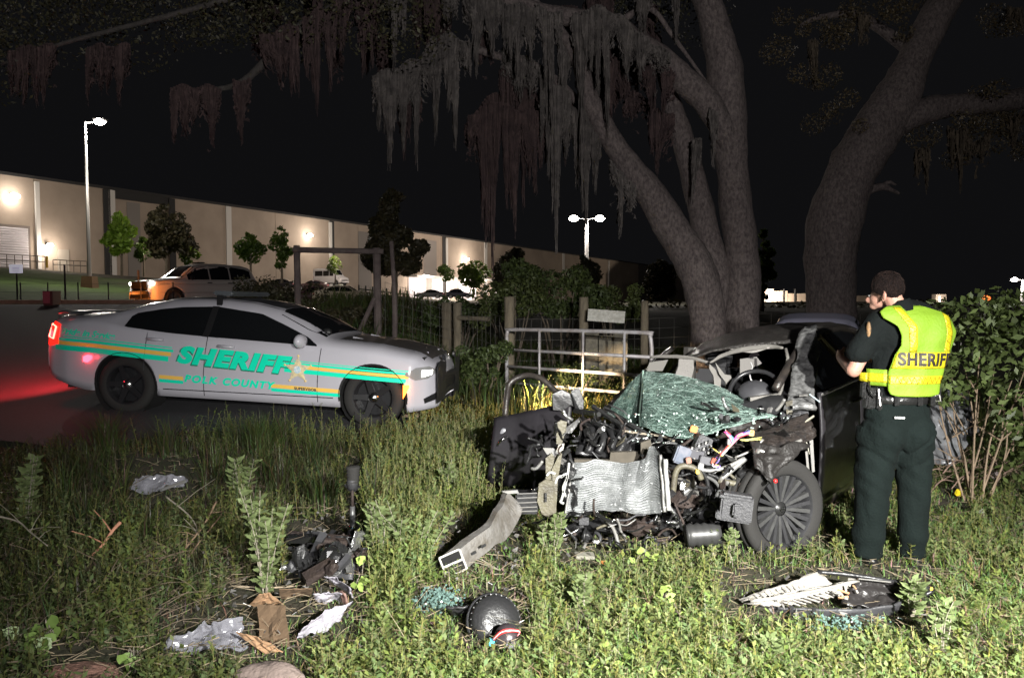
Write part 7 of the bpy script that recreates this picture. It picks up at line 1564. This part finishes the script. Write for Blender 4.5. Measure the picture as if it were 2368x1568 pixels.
def cloth(label, name, cat, A, B, m, n=16, amp=.03, sc=6, seed=0, th=.003, par=None, smooth=True, la=.14, lb=.06, auto=True):
    if auto: A = [(q[0], q[1], (1.64 - la) * SS / (q[1] - 700)) for q in A]; B = [(q[0], q[1], (1.64 - lb) * SS / (q[1] - 700)) for q in B]
    mb = MB().grid(sheetpatch(A, B, .0), n, n); crum(mb, amp, sc, seed); o = mb.build(name, m, par, smooth, thick=th); 
    if not par: tag(o, label, cat)
    return o
AB = mat('airbag_white', (.40, .38, .43), .75, color2=(.24, .23, .26), vscale=9, bump=.5)
wc = empty('torn_airbag', gp(760, 1420)[0], 'torn white airbag cloth with black ring in the grass', 'airbag')
cloth('', 'cloth', '', [(752, 1336, 4.35), (780, 1338, 4.35), (812, 1362, 4.3)], [(775, 1352, 4.3), (800, 1370, 4.25), (816, 1385, 4.2)], AB, 12, .02, 9, 1, par=wc)
cloth('', 'cloth', '', [(724, 1372, 4.25), (760, 1362, 4.25), (790, 1372, 4.2)], [(735, 1388, 4.15), (755, 1392, 4.15), (785, 1384, 4.15)], AB, 12, .02, 9, 2, par=wc)
cloth('', 'cloth', '', [(705, 1448, 3.9), (750, 1412, 4.0), (812, 1388, 4.1)], [(690, 1474, 3.75), (745, 1468, 3.8), (790, 1432, 3.95)], AB, 16, .022, 8, 3, par=wc)
cloth('', 'wooden_strip', '', [(785, 1360, 4.2), (800, 1372, 4.2)], [(795, 1398, 4.15), (808, 1400, 4.15)], mat('strip_brown', (.20, .12, .10), .7), 4, .003, 5, 3, par=wc, th=.01)
CB = mat('cardboard', (.17, .11, .065), .9, color2=(.13, .085, .05), vscale=6, bump=.2)
cb = empty('cardboard_box', gp(610, 1480)[0], 'crushed brown cardboard box with open flaps in the weeds', 'cardboard box')
for nm, A, B in (('flap', [(545, 1462, 3.75), (600, 1468, 3.7)], [(610, 1505, 3.6), (655, 1505, 3.6)]), ('panel', [(595, 1395, 4.0), (660, 1400, 4.0)], [(600, 1470, 3.75), (668, 1500, 3.65)]), ('flap', [(600, 1372, 4.1), (625, 1368, 4.15)], [(578, 1396, 4.0), (655, 1398, 3.95)]), ('panel', [(645, 1360, 4.2), (720, 1362, 4.15)], [(650, 1380, 4.1), (722, 1376, 4.05)])):
    cloth('', nm, '', A, B, CB if nm == 'panel' else mat('cardboard_flap', (.30, .18, .10), .9), 6, .012, 5, 2, par=cb, th=.005, smooth=False)
FILM = bpy.data.materials.new('plastic_film'); FILM.use_nodes = True; b_ = FILM.node_tree.nodes['Principled BSDF']; b_.inputs['Base Color'].default_value = (.30, .30, .34, 1); b_.inputs['Roughness'].default_value = .12; b_.inputs['Alpha'].default_value = .5; b_.inputs['Specular IOR Level'].default_value = 1
cloth('crumpled clear plastic sheet left of the cardboard box', 'plastic_sheet', 'plastic sheet', [(400, 1478, 3.85), (470, 1440, 3.95), (560, 1432, 3.95)], [(380, 1502, 3.65), (470, 1512, 3.6), (575, 1490, 3.65)], FILM, 34, .045, 10, 1, smooth=False)
cloth('wrapped plastic sheeting lying in the far left grass', 'plastic_wrap', 'plastic sheet', [(312, 1108, 6.8), (370, 1100, 6.8), (440, 1104, 6.75)], [(305, 1135, 6.4), (370, 1132, 6.45), (425, 1122, 6.55)], FILM, 26, .05, 9, 4, smooth=False)
o = MB().tube([D(372, 1133, 6.15), D(430, 1112, 6.4)], .015, 6).build('silver_strip', SIL); tag(o, 'short silver strip poking out of the plastic wrap', 'metal strip')
# blower housing
p, d = gp(1145, 1470); o = empty('blower_housing', p, 'round black blower motor housing with red wires on the grass', 'blower housing')
Mx = Matrix.Translation(D(1142, 1438, 3.62)) @ Matrix.Rotation(R(55), 4, 'X') @ Matrix.Rotation(R(18), 4, 'Y')
MB().lathe([(0, .07), (.05, .075), (.115, .06), (.125, .03), (.13, -.02), (.12, -.09), (.09, -.11)], Mx, 28).build('drum', PLK, o, True)
for i in range(28): a = i * 2 * math.pi / 28; MB().tube([Mx @ Vector((.127 * math.cos(a), .127 * math.sin(a), .035)), Mx @ Vector((.133 * math.cos(a), .133 * math.sin(a), -.03))], .004, 4).build('rib', PLK, o)
MB().lathe([(.135, .01), (.145, .0), (.135, -.012)], Mx, 28).build('rim', PLG, o, True)
Mx2 = Matrix.Translation(D(1172, 1472, 3.45)) @ Matrix.Rotation(R(50), 4, 'X'); MB().lathe([(0, .05), (.03, .048), (.055, .03), (.06, 0), (.05, -.04)], Mx2, 20).build('motor', mat('motor_dark', (.06, .05, .055), .25, metal=.4), o, True)
MB().box(D(1186, 1498, 3.38), (.08, .06, .05), Matrix.Rotation(.5, 3, 'Y')).build('motor_cap', mat('motor_cap_grey', (.12, .12, .13), .3), o, bevel=.012)
for i, c in enumerate(((.6, .05, .06), (.7, .7, .7), (.6, .05, .06))): MB().tube(catmull([D(1138, 1478 + i * 3, 3.42), D(1158, 1458 + i * 4, 3.38), D(1182, 1454 + i * 3, 3.38), D(1202, 1458 + i * 2, 3.42), D(1196, 1470, 3.42)], 4), .0028, 4).build('wire', mat('motor_wire%d' % c[1].__hash__() if False else ('wire_red' if i != 1 else 'wire_white'), c, .4), o, True)
MB().box(D(1135, 1485, 3.42), (.03, .02, .025), Matrix.Rotation(.6, 3, 'Y')).build('blue_plug', mat('plug_cyan', (.1, .5, .65), .4), o)
MB().tube(catmull([D(1085, 1440, 3.6), D(1092, 1412, 3.68), D(1110, 1396, 3.75), D(1130, 1388, 3.8)], 4), .012, 6).build('hose', PLK, o, True)
o = cloth('black plastic trim piece left of the blower housing', 'plastic_trim', 'trim piece', [(1030, 1402, 4.1), (1060, 1404, 4.08), (1100, 1400, 4.05)], [(1050, 1420, 4.0), (1075, 1422, 3.98), (1095, 1415, 4.0)], PLK, 8, .01, 6, 4, th=.012)
# green glass heap and blue box crumbs
def crumbs(x0, x1, y0, y1, n, label, cc=(.12, .19, .17), seed=0, s=.012):
    r_ = np.random.RandomState(seed); mb = MB()
    for i in range(n):
        px, py = r_.normal((x0 + x1) / 2, (x1 - x0) / 4), r_.normal((y0 + y1) / 2, (y1 - y0) / 4); p, d = gp(px, py + 15); mb.box(p + Vector((0, 0, r_.uniform(.02, .09))), (s * r_.uniform(.5, 1.4),) * 2 + (s * .5,), Matrix.Rotation(r_.uniform(0, 3), 3, (r_.normal(), r_.normal(), 1)))
    o = mb.build('glass_fragments', mat('glass_green_crumb%s' % ('' if cc[0] < .12 else '_blue'), cc, .12, spec=1)); return tag(o, label, 'broken glass', kind='stuff')
crumbs(965, 1065, 1385, 1428, 420, 'heap of green safety glass fragments left of the blower', seed=1)
crumbs(1860, 2050, 1452, 1475, 120, 'blue green glass fragments below the headliner panel', (.16, .20, .21), seed=2)
# headliner / door card
hl = empty('headliner_panel', gp(1930, 1420)[0], 'broken white and black tailgate trim panel lying on the lawn', 'trim panel')
WH = mat('panel_white', (.34, .325, .30), .6, color2=(.22, .205, .18), vscale=10, bump=.3)
def gl(px, py, up=.0):  # point seen at (px, py) but lifted from the ground by up
    d = (1.64 - up) * SS / (py - 700); return (px, py, d)
sh = lambda A, B, nu, nv, m, nm, amp=.008, th=.008, par=None, sc=10: (lambda mb: (crum(mb, amp, sc, 3), mb.build(nm, m, par or hl, True, thick=th))[1])(MB().grid(sheetpatch(A, B, 0), nu, nv))
A = [gl(1708, 1386, .06), gl(1800, 1355, .12), gl(1890, 1322, .17)]; B = [gl(1716, 1392, .06), gl(1830, 1372, .10), gl(1925, 1350, .12)]
sh(A, B, 20, 6, WH, 'white_shell', .006)
sh([gl(1716, 1392, .07), gl(1820, 1372, .12), gl(1990, 1338, .14)], [gl(1800, 1402, .05), gl(1880, 1388, .07), gl(1980, 1362, .10)], 24, 8, WH, 'white_shell', .012)
for i in range(15):
    f = i / 15; a = D(*gl(1760 + 150 * f, 1372 - 44 * f, .13)); b = D(*gl(1772 + 150 * f, 1382 - 40 * f, .12)); MB().tube([a, b], .004, 4).build('rib', WH, hl)
for i in range(10):
    f = i / 10; a = D(*gl(1820 + 130 * f, 1390 - 30 * f, .11)); b = D(*gl(1850 + 130 * f, 1400 - 32 * f, .08)); MB().tube([a, b], .004, 4).build('rib', WH, hl)
MB().tube(catmull([D(*gl(1735, 1390, .10)), D(*gl(1820, 1378, .13)), D(*gl(1910, 1360, .15)), D(*gl(1985, 1342, .16))], 5), .010, 6).build('inner_bar', WH, hl, True)
sh([gl(1704, 1386, .02), gl(1800, 1402, .07), gl(1960, 1408, .09), gl(2060, 1398, .10), gl(2100, 1382, .10)], [gl(1712, 1396, .0), gl(1800, 1420, .0), gl(1950, 1438, .0), gl(2050, 1428, .0), gl(2100, 1404, .0)], 30, 5, PLG, 'outer_edge', .004, .012)
sh([gl(1985, 1340, .16), gl(2060, 1345, .14), gl(2155, 1362, .08)], [gl(1945, 1400, .06), gl(2030, 1405, .07), gl(2105, 1385, .08)], 20, 12, mat('panel_black', (.022, .02, .02), .3, bump=.5, bscale=30), 'black_shell', .018)
MB().tube(catmull([D(*gl(1890, 1322, .17)), D(*gl(1960, 1328, .17)), D(*gl(2040, 1340, .16)), D(*gl(2150, 1360, .10)), D(*gl(2140, 1376, .06))], 5), .012, 6).build('rim_bar', PLK, hl, True)
MB().tube([D(*gl(1985, 1338, .19)), D(*gl(2060, 1346, .17))], .004, 4).build('bright_rod', SIL, hl)
rs = np.random.RandomState(3)
for i in range(14): c = D(*gl(rs.uniform(1925, 1995), rs.uniform(1335, 1385), rs.uniform(.08, .18))); q = c + Vector((rs.normal() * .03, rs.normal() * .02, rs.normal() * .02)); MB().tube([c, q], .006, 5).build('clip_rod', WH if i % 3 else mat('rod_tan', (.4, .22, .12), .6), hl)
for i in range(5): MB().box(D(*gl(1830 + i * 52, 1412 + 4 * math.sin(i), .06)), (.02, .01, .05)).build('tab', PLK, hl)
MB().ball(D(*gl(2153, 1361, .1)), .010).build('yellow_plug', mat('clip_yellow', (.85, .6, .08), .5), hl)
# small bits
def bit(px, py, size, m, name, label, cat, lift=.03, rot=.4):
    p, d = gp(px, py + 10); mb = MB().box((0, 0, 0), size, Matrix.Rotation(rot, 3, (1, .4, .8))); crum(mb, .006, 20, px); o = mb.build(name, m, bevel=.004); o.location = p + Vector((0, 0, lift)); return tag(o, label, cat)
bit(2216, 1152, (.05, .03, .045), mat('yellow_wrapper', (.85, .68, .03), .4), 'yellow_scrap', 'crumpled yellow scrap on the grass right of the officer', 'litter', .06)
bit(1352, 1290, (.12, .08, .02), mat('flat_grey_stone', (.25, .24, .2), .9), 'flat_stone', 'flat pale disc lying under the radiator', 'stone', .02, .05)
bit(1216, 1192, (.03, .02, .02), mat('blue_cap', (.15, .2, .7), .5), 'blue_cap', 'small blue cap near the crash box', 'cap', .06)
bit(1395, 1310, (.035, .02, .02), mat('orange_bit', (.6, .25, .08), .5), 'orange_scrap', 'small orange scrap below the wreck', 'litter', .03)
bit(1100, 1085, (.16, .1, .03), mat('lamp_lens_pale', (.35, .28, .22), .3), 'lamp_fragment', 'broken lamp fragment in shade left of the open door', 'lamp fragment', .05)
bit(945, 990, (.28, .2, .03), mat('stump_tan', (.22, .16, .11), .9), 'flat_stone', 'flat tan stone among weeds in front of the patrol car bumper', 'stone', .10, .05)
bit(960, 1082, (.2, .1, .04), mat('stump_tan', (.22, .16, .11), .9), 'flat_stone', 'small flat tan stone in the weeds left of the door', 'stone', .05, .05)
bit(1420, 1382, (.16, .06, .04), PLK, 'plastic_shard', 'black plastic shard in the centre foreground grass', 'plastic shard', .03)
bit(990, 1285, (.22, .14, .05), PLG, 'plastic_shard', 'dark broken panel between the weeds and the bumper beam', 'plastic shard', .04)
bit(920, 1290, (.18, .14, .05), PLG, 'plastic_shard', 'dark broken panel right of the gearbox lump', 'plastic shard', .04)
bit(1480, 1300, (.18, .05, .05), PLK, 'hose_piece', 'ribbed black hose scrap under the wreck', 'hose', .03)
bit(2300, 1115, (.10, .05, .06), mat('pinkish_trash', (.6, .5, .5), .6), 'litter_scrap', 'pale crumpled litter at the foot of the shrub', 'litter', .05)
bit(2265, 1190, (.05, .03, .03), mat('white_bit', (.7, .7, .7), .5), 'white_scrap', 'tiny white scrap below the shrub', 'litter', .04)
r_ = np.random.RandomState(61); mb = MB()
for i in range(520):
    cx, cy, sx, sy = ((750, 1290, 90, 50), (1400, 1270, 160, 40), (1130, 1330, 110, 60), (1950, 1420, 150, 40), (1250, 1400, 320, 70), (620, 1460, 150, 60))[r_.choice(6, p=[.2, .25, .2, .12, .13, .1])]
    px, py = r_.normal(cx, sx), min(1560, r_.normal(cy, sy)); d = 1.64 * SS / (py - 700); p = D(px, py, d); p.z = gz(p.x, d) + r_.uniform(.02, .07); a = Vector((r_.normal(), r_.normal(), r_.normal() + 1)).normalized(); b = a.orthogonal().normalized(); c = a.cross(b); s_ = r_.uniform(.008, .035); th = np.sort(r_.uniform(0, 6.28, 5))
    mb.poly([p + b * math.cos(t) * s_ * r_.uniform(.5, 1) + c * math.sin(t) * s_ * r_.uniform(.3, .8) for t in th], .003, a)
o = mb.build('plastic_fragments', mat('fragment_mixed', (.03, .03, .03), .35, color2=(.22, .21, .2), vscale=3)); tag(o, 'small broken plastic fragments strewn over the crash site', 'debris', kind='stuff')
def rock(px, py, w, h, m, label, name='rock', seed=0):
    p, d = gp(px, py); mb = MB().ball((0, 0, 0), 1, 22, 14); mb.v = [(p.x + a * w, p.y + b * w * .55, p.z + c * h) for a, b, c in mb.v]; crum(mb, .025, 7, seed); crum(mb, .008, 25, seed); o = mb.build(name, m, None, True); return tag(o, label, 'rock' if name == 'rock' else 'wood')
rock(625, 1600, .16, .09, mat('rock_grey_brown', (.22, .17, .15), .9, var=.3, vscale=9, bump=.6), 'grey brown rock at the bottom edge below the cardboard')
rock(185, 1590, .18, .06, mat('bark_piece_red', (.30, .16, .12), .9, color2=(.14, .08, .06), vscale=12, bump=1, stretch=(.3, 1, 3)), 'reddish bark slab at the bottom left corner', 'bark_slab', 3)
# crumpled silver panel behind the officer
o = cloth('crumpled silver body panel leaning behind the officer near the shrub', 'torn_bodywork', 'car panel', [(2140, 905, 6.7), (2185, 892, 6.7), (2215, 905, 6.7)], [(2120, 1060, 6.3), (2190, 1075, 6.3), (2240, 1030, 6.4)], mat('silver_torn', (.30, .31, .33), .4, metal=.2, color2=(.12, .12, .13), vscale=5), 24, .06, 5, 3, th=.01, auto=False)
o = cloth('dark torn door shell right of the silver panel', 'torn_bodywork', 'car panel', [(2190, 895, 6.9), (2225, 900, 6.9), (2240, 920, 6.9)], [(2210, 1020, 6.5), (2250, 1010, 6.5), (2262, 990, 6.5)], PLG, 16, .05, 5, 5, th=.01, auto=False)
